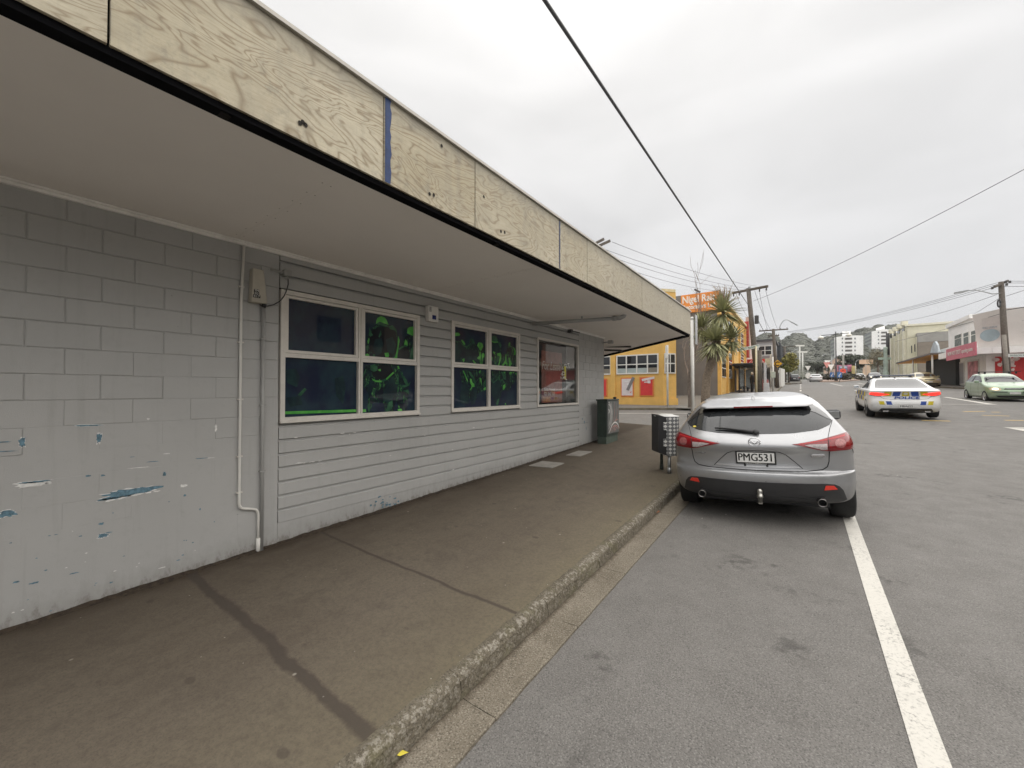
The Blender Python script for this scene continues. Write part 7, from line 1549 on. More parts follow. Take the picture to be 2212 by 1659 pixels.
# cabbage palm with three heads of sword leaves
pbp = Vector((-3.62, 20.5, zp(20.5) + FH)); palm = thing('cabbage_palm', 'cabbage palm with several spiky heads on a bent trunk, on the far corner', 'palm tree', pbp)
PL = lambda px, py, Y=20.5: onY(px, py, Y)
tk = [PL(1524, 886), PL(1524, 850), PL(1527, 812), PL(1535, 790), PL(1548, 770), PL(1556, 752)]; tk[0] = pbp - Vector((0, 0, .1))
PBK = mat('palm_bark', (.22, .175, .13), .9, var=.3, sc_=14, bump=.6, bs=40)
trk = fix(MB().tube(tk, [.25, .19, .175, .18, .16, .13], 14).build('trunk', PBK, palm), palm)
heads = [(PL(1562, 672, 20.4), 1.02, 240, 'n'), (PL(1516, 706, 20.7), .88, 170, 'n'), (PL(1544, 735, 20.0), 1.05, 250, 'n'), (PL(1580, 730, 21.0), .92, 190, 'n')]
lm1 = leaf_mat('palm_leaf', (.165, .18, .085), (.52, .51, .29)); lm2 = mat('palm_seed_brown', (.26, .18, .09), .8, var=.3, sc_=20)
for i, (hc, L, n, _) in enumerate(heads):
    j = tk[4] if i != 1 else tk[3]
    ch2(MB().tube([j, j.lerp(hc, .5) + Vector((0, 0, -.08)), hc - Vector((0, 0, .02))], [.10, .08, .06], 10), 'limb', PBK, trk)
    rnd = random.Random(40 + i); cm = MB()
    for k in range(n):
        az = rnd.uniform(0, 2 * math.pi); el = math.asin(rnd.uniform(-.75, 1.0)); d = Vector((math.cos(az) * math.cos(el), math.sin(az) * math.cos(el), math.sin(el))); l = L * rnd.uniform(.75, 1.1); droop = (.30 if el < .3 else .08) * rnd.uniform(.3, 1.1)
        s = d.cross(Vector((0, 0, 1))); s = s.normalized() if s.length > .05 else Vector((1, 0, 0)); w = .036 * rnd.uniform(.8, 1.2); P = []
        st = hc - Vector((0, 0, .16)) * (1 if el < 0 else .2) + d * .05
        for t in (0, .3, .65, 1.0): P.append(st + d * l * t - Vector((0, 0, droop * l * t * t)))
        vs = []
        for t, p_ in zip((.55, 1.0, .8, .06), P): vs += [p_ - s * w * t, p_ + s * w * t]
        cm.add(vs, [(0, 1, 3, 2), (2, 3, 5, 4), (4, 5, 7, 6)])
    fix(cm.build('crown', lm1, palm), palm)
sm_ = MB(); rnd = random.Random(9); hc = heads[0][0]
for k in range(60):
    a = hc + Vector((rnd.gauss(0, .06), rnd.gauss(0, .06), .25)); b = a + Vector((rnd.gauss(0, .24), rnd.gauss(0, .24), rnd.uniform(.25, 1.0))); sm_.tube([a, a.lerp(b, .5) + Vector((0, 0, .05)), b], [.012, .010, .005], 4, cap=False)
    for q in range(4): e_ = a.lerp(b, rnd.uniform(.4, 1)); sm_.tube([e_, e_ + Vector((rnd.gauss(0, .1), rnd.gauss(0, .1), rnd.uniform(.0, .15)))], [.008, .004], 3, cap=False)
fix(sm_.build('seed_spike', lm2, palm), palm)
def clump_crown(m, centre, rad, n, size, rnd, flat=.8, lumps=9):
    cs = []
    while len(cs) < lumps:
        c = Vector((rnd.uniform(-1, 1), rnd.uniform(-1, 1), rnd.uniform(-1, 1)))
        if c.length < 1: cs.append(c * .72)
    for k in range(n):
        c = rnd.choice(cs); d = Vector((rnd.gauss(0, 1), rnd.gauss(0, 1), rnd.gauss(0, 1))).normalized() * (.22 + .14 * rnd.random()); p = c + d
        p = centre + Vector((p.x * rad[0], p.y * rad[1], p.z * rad[2])); nrm = (d + Vector((rnd.uniform(-.6, .6), rnd.uniform(-.6, .6), .5 + rnd.uniform(-.4, .4)))).normalized(); u = nrm.orthogonal().normalized(); u.rotate(Matrix.Rotation(rnd.uniform(0, 6.28), 3, nrm)); v = nrm.cross(u); s = size * rnd.uniform(.6, 1.3)
        m.add([p - u * s, p - v * s * .55, p + u * s, p + v * s * .55], [(0, 1, 2, 3)])
def leafy(name, label, base, h, rad, n, size, c0, c1, seed, trunk_h=None, r0=.14, lumps=9, group=None):
    base = Vector(base); t = thing(name, label, 'tree', base, 0, group); rnd = random.Random(seed)
    cz_ = h - rad[2] * .95; tm = MB(); top = base + Vector((0, 0, cz_)); tm.tube([base - Vector((0, 0, .3)), base + Vector((.04, 0, cz_ * .5)), top], [r0, r0 * .8, r0 * .5], 8)
    for k in range(7):
        a = rnd.uniform(0, 6.28); tm.tube([base + Vector((0, 0, cz_ * rnd.uniform(.5, .85))), top + Vector((math.cos(a) * rad[0] * .6, math.sin(a) * rad[1] * .6, rnd.uniform(-.3, .6) * rad[2]))], [r0 * .45, r0 * .12], 5)
    fix(tm.build('trunk', BARK, t), t); m = MB(); clump_crown(m, base + Vector((0, 0, cz_)), rad, n, size, rnd, lumps=lumps); fix(m.build('crown', leaf_mat('leaf_' + name + str(seed), c0, c1), t), t); return t
bp = onD(1704, 833, 62); bp.z = zg(bp.x, bp.y) + .1; leafy('street_tree', 'yellow green leafy street tree on the kerb build-out', bp, 4.9, (1.6, 1.6, 1.6), 2600, .14, (.16, .155, .035), (.34, .30, .08), 3, r0=.12, lumps=16)
bp2 = onD(1694, 832, 61); bp2.z = zg(bp2.x, bp2.y) + .1; leafy('street_tree', 'slimmer darker street tree just left of the yellow green tree', bp2, 3.9, (.8, .8, 1.2), 700, .12, (.10, .12, .03), (.2, .2, .06), 4, r0=.07)
TQ = zm(3200, 1330, 7.213)
bq = onD(*TQ(1120, 1000), 118); bq.z -= 1; leafy('pohutukawa_tree', 'broad dark evergreen tree spreading over the pink wall', bq, 6.8, (4.6, 4.2, 2.5), 4200, .30, (.028, .036, .022), (.085, .095, .055), 11, r0=.4, lumps=26)
bq = onD(*TQ(1850, 1000), 92); bq.z -= .5; leafy('bare_brown_tree', 'tall thin brownish tree in front of the second apartment tower', bq, 6.6, (2.3, 2.3, 2.9), 2000, .14, (.11, .095, .05), (.24, .21, .12), 12, r0=.25, lumps=22)
bq = onD(*TQ(2150, 1010), 100); bq.z -= .5; leafy('evergreen_tree', 'dark green tree between the brown tree and cream hall', bq, 5.6, (1.5, 1.5, 2.4), 1400, .18, (.03, .045, .02), (.09, .11, .05), 13, r0=.25, lumps=16)
bq = onD(*TQ(120, 1010), 128); bq.z -= .5; leafy('evergreen_tree', 'rounded grey green tree at the foot of the hill, left of the lamp post', bq, 5.4, (3.6, 3, 2.4), 2600, .26, (.05, .058, .04), (.13, .14, .095), 14, r0=.3, lumps=22)
bq = onD(*TQ(450, 1000), 105); bq.z -= .3; leafy('shrub_tree', 'small scrubby tree in front of the peach gabled house', bq, 2.9, (1.7, 1.3, 1.2), 900, .16, (.05, .055, .03), (.14, .13, .07), 15, r0=.15, lumps=12)
# ------------------------------------------------------------------ island with hedge, signs and lamp
def G(px, py, d): p = onD(px, py, d); p.z = zg(p.x, p.y); return p
ip = [G(1772, 828, 68), G(1815, 828, 66), G(1850, 827, 74), G(1870, 824, 92), G(1800, 822, 98), G(1765, 824, 84)]
tag(grid_fill('median_island', [(p.x, p.y) for p in ip], lambda x, y: zg(x, y) + .13, mat('island_paving', (.33, .24, .19), .85, var=.15, sc_=2), step=3.0, thick=.4), kind='structure')
hc = G(1806, 824, 80); hdg = MB(); rnd = random.Random(21)
for k in range(9): clump_crown(hdg, G(1776 + k * 9.5, 824, 78 + abs(k - 4)) + Vector((0, 0, .75)), (1.9, 1.6, .95), 330, .17, rnd, lumps=7)
hdo = thing('hedge', 'low dark hedge planted on the median island', 'hedge', (hc.x, hc.y, hc.z)); fix(hdg.build('foliage', leaf_mat('hedge_leaf', (.035, .032, .022), (.085, .075, .045)), hdo), hdo)
lp = G(1806.5, 826, 70); lz = onD(1801.6, 716, 70).z
lpt = thing('street_lamp', 'tall black double armed street lamp on the median island', 'street lamp', lp)
fix(MB().tube([lp, Vector((lp.x, lp.y, lp.z + .9)), Vector((lp.x, lp.y, lp.z + .95)), Vector((lp.x, lp.y, lz))], [.26, .26, .12, .07], 12).build('post', BLACK, lpt), lpt)
T8 = zm(3120, 1230, 7.373); a, b = onD(*T8(820, 672), 70), onD(*T8(1635, 598), 70)
fix(MB().tube([a, Vector((lp.x, lp.y, (a.z + b.z) / 2)), b], .06, 8).build('arm', BLACK, lpt), lpt)
for p_ in (a, b): fix(MB().lathe([(.06, .0), (.14, -.12), (.42, -.32), (.45, -.46), (.30, -.60), (.0, -.66)], 16, M=Matrix.Translation(p_)).build('lamp_bowl', mat('lamp_globe', (1, 1, 1)), lpt), lpt)
def post_sign(name, label, px, pyb, d, h, shape, col, w=.6, cat='sign', thick=.03, post=GALV):
    p = G(px, pyb, d); t = thing(name, label, cat, p); fix(MB().tube([p, p + Vector((0, 0, h))], .045, 8).build('post', post, t), t); c = p + Vector((0, -.06, h - w * .4)); F = Vector((RT.x, RT.y, 0)); U = Vector((0, 0, 1))
    pts = {'tri': [(-.5, .4), (0, -.5), (.5, .4)], 'disc': [(.5 * math.cos(a), .5 * math.sin(a)) for a in [i * .393 for i in range(16)]], 'rect': [(-.5, -.6), (.5, -.6), (.5, .6), (-.5, .6)], 'wide': [(-.8, -.25), (.8, -.25), (.8, .25), (-.8, .25)]}[shape]
    nf = Vector((FWD.x, FWD.y, 0)) * thick; pl_ = fix(MB().prism([c - nf * 2 + F * x * w + U * y * w for x, y in pts], nf).build('plate', col, t), t); return t, c - nf * 2, F, U, pl_
BLS = mat('sign_blue', (.06, .17, .45), .5); SRED = mat('sign_red', (.80, .07, .03), .5)
for (px, py, d, h, lb) in ((1813.5, 828, 66, 1.5, 'blue keep left sign on the near tip of the island'), (1797, 824, 74, 1.5, 'second blue keep left sign behind lamp post')):
    t, c, F, U, pl_ = post_sign('keep_left_sign', lb, px, py, d, h, 'rect', BLS, .75); ch2(MB().bar(c + F * .2 + U * .25 - Vector((0, .03, 0)), c - F * .2 - U * .25 - Vector((0, .03, 0)), .02, .12), 'arrow', SWL, pl_); ch2(MB().bar(c - F * .25 - U * .25 - Vector((0, .03, 0)), c + F * .05 - U * .28 - Vector((0, .03, 0)), .02, .1), 'arrow', SWL, pl_)
gp_ = G(1822, 825, 84); rs_ = thing('power_pole', 'pale concrete pole with red signs, right of the street lamp', 'pole', gp_); zt2 = onD(*TQ(855, 480), 84).z
fix(MB().tube([gp_, Vector((gp_.x, gp_.y, zt2))], [.24, .15], 12).build('pole', CONC, rs_), rs_)
for k, (py) in enumerate((930, 995)):
    t = thing('red_sign', ['upper bright red round sign on the concrete pole', 'lower bright red round sign on the concrete pole'][k], 'sign', onD(*TQ(862, py), 83)); c = onD(*TQ(862, py), 83); Fv, U = Vector((RT.x, RT.y, 0)), Vector((0, 0, 1)); nf = Vector((FWD.x, FWD.y, 0)) * .03
    fix(MB().prism([c + Fv * .66 * math.cos(a) + U * .42 * math.sin(a) for a in [i * .393 for i in range(16)]], nf).build('plate', SRED, t), t)
    fix(MB().bar(c - Fv * .25 - nf, c + Fv * .25 - nf, .02, .10).build('symbol', BLACK if k == 0 else SWL, t), t)
post_sign('give_way_sign', 'white inverted triangle sign by the planted island', *((3200 + 520 / 7.213) / 1.8228, 824), 90, 3.6, 'tri', SWL, 1.5)
post_sign('give_way_sign', 'reddish triangle sign left of the street lamp', *((3200 + 405 / 7.213) / 1.8228, 824), 92, 4.2, 'tri', mat('faded_sign_red', (.62, .25, .22), .6), 1.6)
post_sign('give_way_sign', 'white give way triangle left of the white sedan', (2850 + 1465 / 4.424) / 1.8228, 826, 84, 3.2, 'tri', SWL, 1.2)
post_sign('round_sign', 'small white round sign below the distant give way triangle', (2850 + 1470 / 4.424) / 1.8228, 827, 82, 1.6, 'disc', SWL, 1.2)
post_sign('billboard_sign', 'pale peach sign board on two legs near the roundabout', (3200 + 1520 / 7.213) / 1.8228, 828, 100, 5.3, 'wide', mat('sign_peach', (.62, .42, .28), .6), 2.2)
# light poles
def lamp_pole(label, pb, pt, pe, d, r=.06):
    b = G(*pb, d); tz = onD(*pt, d); t = thing('street_lamp', label, 'street lamp', b); fix(MB().tube([b, Vector((b.x, b.y, tz.z))], [r * 1.5, r], 8).build('post', GALV, t), t); arm_lamp(t, (b.x, b.y, tz.z), onD(*pe, d), bend=.6, r=r * .7); return t
lamp_pole('grey street lamp curving over pink wall beside evergreen tree', TQ(1218, 1040), TQ(1215, 720), TQ(1320, 625), 100); lamp_pole('distant grey lamp arching right above the street tree', T6(1105, 1400), T6(1105, 1000), T6(1240, 880), 95); lamp_pole('slim grey lamp with arm pointing left, near the roundabout', TQ(545, 1060), TQ(540, 500), TQ(330, 488), 98)
for lb, (x, y0, y1) in (('taller white floodlight mast against the hill', (1322, 1330, 800)), ('shorter white floodlight mast against hill', (1372, 1330, 910))):
    b = onD(*T6(x, y0), 150); t_ = onD(*T6(x, y1), 150); m = thing('floodlight_mast', lb, 'mast', b); fix(MB().tube([b - Vector((0, 0, 2)), t_], .2, 8).build('mast', WHITE, m), m); Fv = Vector((RT.x, RT.y, 0)); fix(MB().bar(t_ - Fv * 1.7, t_ + Fv * 1.7, .4, .5).build('lamp_bar', WHITE, m), m)
p_ = G(1677, 848, 37); p_ = Vector((-1.86, 39.1, zp(39.1) + FH)); ps2 = thing('sign_post', 'thin white post with small box on far footpath', 'sign post', p_); fix(MB().tube([p_, p_ + Vector((0, 0, 3.0))], .055, 8).build('post', WHITE, ps2), ps2); fix(MB().box(p_.x - .17, p_.x + .17, p_.y - .15, p_.y + .1, p_.z + 1.25, p_.z + 1.75, bev=.02).build('box', mat('pale_green_box', (.48, .52, .44), .6), ps2), ps2)
p_ = Vector((-2.33, 38.0, zp(38) + FH)); wbx = thing('white_cabinet', 'white roadside cabinet with post, right of the power pole', 'cabinet', p_); fix(MB().box(p_.x - .12, p_.x + .26, p_.y - .2, p_.y + .25, p_.z - .05, p_.z + .85, bev=.02).build('case', mat('cabinet_white', (.55, .56, .58), .5), wbx), wbx); fix(MB().box(p_.x - .1, p_.x + .08, p_.y - .1, p_.y + .1, p_.z + .852, p_.z + 2.5, bev=.02).build('upright', mat('cabinet_white', (1, 1, 1)), wbx), wbx)
p_ = Vector((-5.67, 21.6, zp(21.6) + FH)); wp_ = thing('sign_post', 'slim white sign post in front of the yellow shop corner', 'sign post', p_); fix(MB().tube([p_, p_ + Vector((0, 0, 3.25))], .05, 10).build('post', WHITE, wp_), wp_); fix(MB().box(p_.x - .04, p_.x + .04, p_.y - .24, p_.y - .06, p_.z + 2.55, p_.z + 3.2).build('sign_plate', WHITE, wp_), wp_)
# carved green post and neighbouring pole
p_ = G((3200 + 2080 / 7.213) / 1.8228, 833, 62); cg = thing('carved_post', 'pale green carved post with blade sign, left of cream hall', 'post', p_); zt3 = onD(*TQ(2070, 345), 62).z
fix(MB().lathe([(.0, zt3 - p_.z), (.16, zt3 - p_.z - .1), (.20, 5.5), (.28, 5.3), (.22, 5.0), (.24, 3.4), (.34, 3.1), (.26, 2.7), (.28, 1.6), (.36, 1.4), (.30, .0)], 12, M=Matrix.Translation(p_)).build('shaft', mat('patina_green', (.36, .43, .37), .7, var=.2, sc_=2), cg), cg)
c = onD(*TQ(2030, 590), 62); Fv = Vector((RT.x, RT.y, 0)); fix(MB().bar(c - Fv * .95, c + Fv * 1.1, .05, .34).build('blade', mat('patina_blade', (.40, .50, .42), .6), cg), cg)
p_ = G((3200 + 2150 / 7.213) / 1.8228, 833, 66); t_ = onD(*TQ(2140, -130), 66); dpn = thing('power_pole', 'dark topped pole beside the carved green post', 'pole', p_); fix(MB().tube([p_, p_.lerp(Vector((p_.x, p_.y, t_.z)), .55)], [.2, .18], 10).build('pole', mat('pale_timber', (1, 1, 1)), dpn), dpn); fix(MB().tube([p_.lerp(Vector((p_.x, p_.y, t_.z)), .55), Vector((p_.x, p_.y, t_.z))], [.24, .24], 10).build('transformer_shroud', DARK, dpn), dpn)
# ------------------------------------------------------------------ distant buildings
def slab(name, label, px0, px1, pyt, pyb, d, depth, m, cat='building'):
    a, b = onD(px0, pyb, d), onD(px1, pyb, d); zt = onD((px0 + px1) / 2, pyt, d).z; z0 = min(a.z, b.z) - 4; f = Vector((a.x + b.x, a.y + b.y, 0)).normalized() * depth
    t = thing(name, label, cat, (a + b) / 2); fix(MB().prism([Vector((a.x, a.y, z0)), Vector((b.x, b.y, z0)), Vector((b.x, b.y, z0)) + f, Vector((a.x, a.y, z0)) + f], (0, 0, zt - z0)).build('wall', m, t), t); return t, a, b, z0, zt, f
def qx(v): return (3200 + v / 7.213) / 1.8228
def qy(v): return (1330 + v / 7.213) / 1.8228
t, a, b, z0, zt, f = slab('pink_hall', 'low pink and green wall with mural under the evergreen tree', qx(635), qx(1105), qy(775), qy(1130), 108, 6, mat('pink_wall', (.52, .20, .25), .7, var=.12, sc_=.8))
fdir = Vector((FWD.x, FWD.y, 0)).normalized()
def face_rect(t, px0, px1, py0, py1, d, m, name, off=.1, th=.08):
    P = [onD(qx(px0), qy(py1), d), onD(qx(px1), qy(py1), d), onD(qx(px1), qy(py0), d), onD(qx(px0), qy(py0), d)]; vd = Vector((P[0].x, P[0].y, 0)).normalized(); P = [p - vd * off for p in P]; return fix(MB().prism(P, vd * th).build(name, m, t), t)
face_rect(t, 640, 1108, 960, 1140, 108, mat('green_wall', (.06, .11, .08), .7), 'lower_wall'); face_rect(t, 745, 985, 800, 1010, 108, mat('mural_blue', (.22, .26, .40), .7, var=.5, sc_=.6), 'mural', .25); face_rect(t, 760, 970, 820, 850, 108, mat('mural_pale', (.55, .58, .68), .7, var=.2, sc_=1), 'mural_band', .4); face_rect(t, 990, 1105, 770, 960, 108, mat('pink_bright', (.58, .22, .33), .7), 'pink_panel', .3)
t, *_ = slab('ochre_gatehouse', 'small ochre painted wall right of the pink hall', qx(1108), qx(1240), qy(795), qy(1110), 106, 4, mat('ochre_wall', (.45, .36, .16), .7, var=.3, sc_=.7))
# peach gabled house
ph_ = thing('peach_house', 'peach gabled house partly hidden by the street lamp', 'house', onD(qx(560), qy(1040), 125)); fd2 = Vector((ph_.location.x, ph_.location.y, 0)).normalized(); G1 = [onD(qx(x), qy(y), 125) for x, y in ((310, 1060), (830, 1060), (830, 560), (690, 520), (310, 850))]
fix(MB().prism(G1, fd2 * 10).build('wall', mat('peach_wall', (.62, .46, .36), .7, var=.1, sc_=.5), ph_), ph_); R1 = [onD(qx(x), qy(y), 124.5) for x, y in ((290, 865), (690, 535), (850, 590), (850, 565), (690, 505), (290, 835))]; fix(MB().prism(R1, fd2 * 11).build('roof', mat('grey_roof', (.34, .34, .35), .7), ph_), ph_)
t, *_ = slab('white_house', 'white flat fronted house above the peach gable', qx(345), qx(560), qy(640), qy(900), 140, 8, SHOPW); face_rect(t, 415, 445, 700, 780, 140, GLASSD, 'window'); face_rect(t, 470, 500, 690, 760, 140, GLASSD, 'window')
t, *_ = slab('tan_house', 'tan roofed low house right of the oncoming white car', qx(1420), qx(1640), qy(780), qy(860), 120, 8, mat('tan_wall', (.55, .40, .28), .7, var=.1, sc_=.6))
t, *_ = slab('cream_cottage', 'small white gabled shop at the end of the left row', (2850 + 945 / 4.424) / 1.8228, (2850 + 1075 / 4.424) / 1.8228, (1180 + 1020 / 4.424) / 1.8228, 832, 88, 8, SHOPW)
# apartment towers on the hillside
TWH = mat('tower_white', (.86, .855, .845), .7, var=.05, sc_=.2); TGR = mat('tower_glass', (.14, .15, .17), .3, var=.2, sc_=.3); TPL = mat('tower_green_grey', (.50, .53, .50), .7, var=.08, sc_=.3)
def tower(label, T, d, fx0, fx1, ytop0, ytop1, ybot, sx0, bay, cols, floors, y_first, y_step, roofbox):
    t = thing('apartment_tower', label, 'apartment block', onD(*T((fx0 + fx1) / 2, ybot), d)); fdir = Vector((t.location.x, t.location.y, 0)).normalized()
    Pt = [onD(*T(fx0, ybot), d), onD(*T(fx1, ybot), d), onD(*T(fx1, ytop1), d), onD(*T((bay[0] + bay[1]) / 2, min(ytop0, ytop1) - 8), d), onD(*T(fx0, ytop0), d)]
    for p in Pt[:2]: p.z -= 6
    fix(MB().prism(Pt, fdir * 16).build('wall', TWH, t), t)
    L0, L1 = onD(*T(fx0, ybot), d), onD(*T(sx0, ybot), d * 1.06); zt = onD(*T(fx0, ytop0), d).z
    fix(MB().prism([Vector((L0.x, L0.y, L0.z - 6)), Vector((L1.x, L1.y, L0.z - 6)), Vector((L1.x, L1.y, zt - .5)), Vector((L0.x, L0.y, zt - .5))], fdir * 6).build('side_wing', TPL, t), t)
    for k in range(floors):
        y = y_first + k * y_step
        P = [onD(*T(x, yy), d) - fdir * .3 for x, yy in ((bay[0], y + y_step * .50), (bay[1], y + y_step * .46), (bay[1], y), (bay[0], y + 4))]; fix(MB().prism(P, fdir * .25).build('balcony_opening', mat('balcony_dark', (.10, .09, .085), .8, var=.4, sc_=.4), t), t)
        for (c0, c1) in cols:
            P = [onD(*T(x, yy), d) - fdir * .2 for x, yy in ((c0, y + y_step * .42), (c1, y + y_step * .42), (c1, y), (c0, y))]; fix(MB().prism(P, fdir * .15).build('window', TGR, t), t)
        a0, a1 = L0.lerp(L1, .04), L0.lerp(L1, .96); zk = onD(*T(fx0, y + 10), d).z; nrm = fdir * -.1; fix(MB().prism([Vector((a0.x, a0.y, zk - 1.0)) + nrm - fdir * .3, Vector((a1.x, a1.y, zk - 1.0)) + nrm - fdir * .3, Vector((a1.x, a1.y, zk + .35)) + nrm - fdir * .3, Vector((a0.x, a0.y, zk + .35)) + nrm - fdir * .3], fdir * .2).build('window_band', TGR, t), t)
    P = [onD(*T(x, y), d * 1.02) for x, y in roofbox]; fix(MB().prism(P, fdir * 7).build('lift_house', TWH, t), t)
    return t
tower('white apartment tower nearer the street lamp, left of the pair', T8, 250, 1225, 2060, 725, 672, 1300, 1110, (1535, 1735), ((1435, 1470), (1800, 1838)), 5, 735, 115, ((1445, 680), (1695, 680), (1695, 530), (1570, 555), (1450, 545)))
tower('second white apartment tower standing to the right on hillside', TC, 300, 425, 955, 650, 610, 1120, 285, (622, 742), ((555, 580), (790, 812)), 4, 652, 74, ((512, 620), (695, 600), (695, 530), (580, 565), (512, 585)))
# wooded hill
hl = bpy.data.meshes.new('hill'); TH = zm(2850, 1180, 4.424)
ridge = [(1400, 700), (1560, 730), (1610, 745), (1640, 725), (1655, 718), (1672, 722), (1690, 735), (1712, 716), (1735, 720), (1752, 736), (1762, 740), (1775, 728), (1795, 722), (1820, 718), (1850, 712), (1868, 706), (1890, 702), (1920, 700), (1950, 698), (1968, 702), (2010, 712), (2100, 722), (2300, 740)]
ridge = [(x, y + 7) for x, y in ridge]
HD = 430; vs = []; NR = 7; dens = []
for i in range(len(ridge) - 1):
    for k in range(5): t = k / 5; dens.append((ridge[i][0] + (ridge[i + 1][0] - ridge[i][0]) * t, ridge[i][1] + (ridge[i + 1][1] - ridge[i][1]) * t))
for (x, y) in dens:
    top = onD(x, y, HD); bot = onD(x, 838, 170)
    for j in range(NR): t = j / (NR - 1); p = bot.lerp(top, t); p.z = bot.z - 2 + (top.z - bot.z + 2) * (t ** 1.15); vs.append(p[:])
    vs.append((onD(x, y, HD * 1.4).x, onD(x, y, HD * 1.4).y, -5))
K_ = NR + 1; fs = [(i * K_ + j, (i + 1) * K_ + j, (i + 1) * K_ + j + 1, i * K_ + j + 1) for i in range(len(dens) - 1) for j in range(K_ - 1)]
hl.from_pydata(vs, [], fs); hl.materials.append(mat('hill_ground', (.05, .055, .035), .95, var=.3, sc_=.05)); tag(link('hill', hl), kind='structure')
hw = MB(); rnd = random.Random(77)
for k in range(6500):
    i = rnd.uniform(0, len(dens) - 1.01); i0 = int(i); t = rnd.uniform(.10, 1.0) ** .8; j = t * (NR - 1); j0 = min(NR - 2, int(j)); a = Vector(vs[i0 * K_ + j0]).lerp(Vector(vs[i0 * K_ + j0 + 1]), j - j0); b = Vector(vs[(i0 + 1) * K_ + j0]).lerp(Vector(vs[(i0 + 1) * K_ + j0 + 1]), j - j0); p = a.lerp(b, i - i0); s = rnd.choice((1.2, 1.8, 2.4, 3.2, 4.0)) * rnd.uniform(.7, 1.2) * (.6 + .5 * t)
    if not (1560 < dens[i0][0] < 2120): continue
    n = 7; ring0 = []
    for lv, (rr, zz) in enumerate(((.75, -.3), (1.0, .25), (.7, .75), (.25, 1.0))):
        for q in range(n): a_ = 2 * PI * q / n + lv * .4; w_ = rnd.uniform(.75, 1.2); ring0.append(p + Vector((math.cos(a_) * rr * s * w_, math.sin(a_) * rr * s * w_, zz * s * .8 * rnd.uniform(.85, 1.15))))
    hw.add(ring0, [(l * n + q, l * n + (q + 1) % n, (l + 1) * n + (q + 1) % n, (l + 1) * n + q) for l in range(3) for q in range(n)] + [[3 * n + q for q in range(n)]])
tag(fix(hw.build('hillside_bush', leaf_mat('bush_canopy', (.030, .036, .024), (.085, .09, .06))), bpy.data.objects['hill']) if False else hw.build('hillside_bush', leaf_mat('bush_canopy', (.040, .046, .032), (.085, .09, .062))), 'dark wooded hillside rising behind the apartment towers', 'woodland', kind='stuff')
for lb, (x, y, w, h) in (('small white house high on the wooded hill, left one', (1185, 712, 50, 14)), ('long white roofed house on the wooded hill, right one', (1320, 716, 70, 12))):
    a = onD(*T6(x, y), 380); Fv = Vector((RT.x, RT.y, 0)); fdir = Vector((a.x, a.y, 0)).normalized(); t = thing('hill_house', lb, 'house', a); k = w / 4.424 / 1.8228 * 400 / 850; hh = h / 4.424 / 1.8228 * 400 / 850; fix(MB().prism([a - Fv * k * .5 - Vector((0, 0, hh)), a + Fv * k * .5 - Vector((0, 0, hh)), a + Fv * k * .5 + Vector((0, 0, hh * .5)), a - Fv * k * .5 + Vector((0, 0, hh * .5))], fdir * 4).build('wall', SHOPW, t), t); fix(MB().prism([a - Fv * k * .55 + Vector((0, 0, hh * .5)), a + Fv * k * .55 + Vector((0, 0, hh * .5)), a + Fv * k * .3 + Vector((0, 0, hh * 1.4)), a - Fv * k * .3 + Vector((0, 0, hh * 1.4))], fdir * 4).build('roof', mat('pale_roof', (.6, .6, .6), .6), t), t)

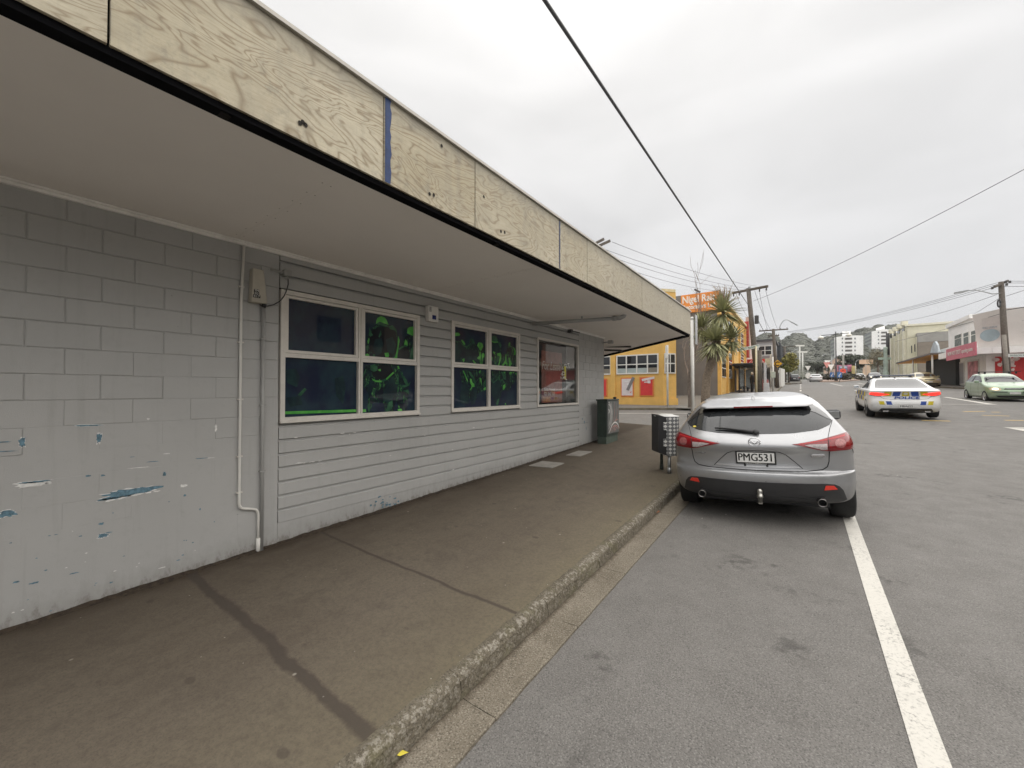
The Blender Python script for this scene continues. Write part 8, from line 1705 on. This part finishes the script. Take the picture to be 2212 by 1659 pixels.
# ------------------------------------------------------------------ unseen shops across the road, added for canopy shade and window reflections
def row_shop(label, X, y0, y1, h, m, nwin, canopy=True):
    g = zg(X, (y0 + y1) / 2); t = thing('unseen_shop', label, 'building', (X + 3, (y0 + y1) / 2, g), 0, 'unseen shops across the road')
    fix(MB().box(X, X + 9, y0, y1, g - 1.2, g + h).build('wall', m, t), t); fix(MB().box(X - .2, X + .4, y0 + .02, y1 - .02, g + h, g + h + .35).build('parapet', WHITE, t), t)
    w = (y1 - y0) / nwin
    for k in range(nwin):
        fix(MB().box(X - .05, X - .003, y0 + w * k + .35, y0 + w * (k + 1) - .35, g + .5, g + 2.6).build('shop_window', GLASSD, t), t)
        if h > 5: fix(MB().box(X - .05, X - .003, y0 + w * k + .8, y0 + w * (k + 1) - .8, g + 4.1, g + 5.6).build('window', GLASSD, t), t)
    if canopy: fix(MB().box(X - 2.4, X - .004, y0 + .05, y1 - .05, g + 3.0, g + 3.35).build('verandah', mat('verandah_cream', (.62, .58, .50), .7), t), t)
    return t
row_shop('unseen brick shop added across the road nearest the side street', 14.5, 24, 38, 6.6, mat('opposite_brick', (.30, .16, .11), .8, var=.2, sc_=3), 4)
row_shop('unseen cream shop added across the road, level with the parked car', 14.5, 8, 23.7, 7.4, mat('opposite_cream', (.58, .52, .40), .8, var=.1, sc_=2), 5)
row_shop('unseen dark green low shop added across the road, level with the camera', 14.5, -9, 7.7, 4.6, mat('opposite_green', (.10, .15, .12), .8, var=.1, sc_=2), 5)
row_shop('unseen grey tall shop added across the road, behind the camera', 14.5, -34, -9.3, 8.5, mat('opposite_grey', (.32, .32, .33), .8, var=.1, sc_=2), 7)
tag(grid_fill('footpath', [(11.5, -34), (14.6, -34), (14.6, 38), (11.5, 38)], lambda x, y: zg(x, y) + FH, mat('far_footpath', (1, 1, 1)), step=4.0, thick=.3), kind='structure')
# ------------------------------------------------------------------ thin mist over the far end of the street
hz_ = MB().box(-950, 1350, -80, 1350, -4, 150).build('haze', mat('haze', (.8, .8, .8)))
hq = bpy.data.materials.new('haze_air'); hq.use_nodes = True; ht = hq.node_tree; ht.nodes.clear()
pv_ = ht.nodes.new('ShaderNodeVolumePrincipled'); pv_.inputs['Color'].default_value = (.86, .88, .90, 1); pv_.inputs['Density'].default_value = .00026; pv_.inputs['Anisotropy'].default_value = .2
ho_ = ht.nodes.new('ShaderNodeOutputMaterial'); ht.links.new(pv_.outputs[0], ho_.inputs['Volume'])
hz_.data.materials.clear(); hz_.data.materials.append(hq); tag(hz_, 'thin pale mist over the far end of the street and hill', 'haze', kind='stuff')
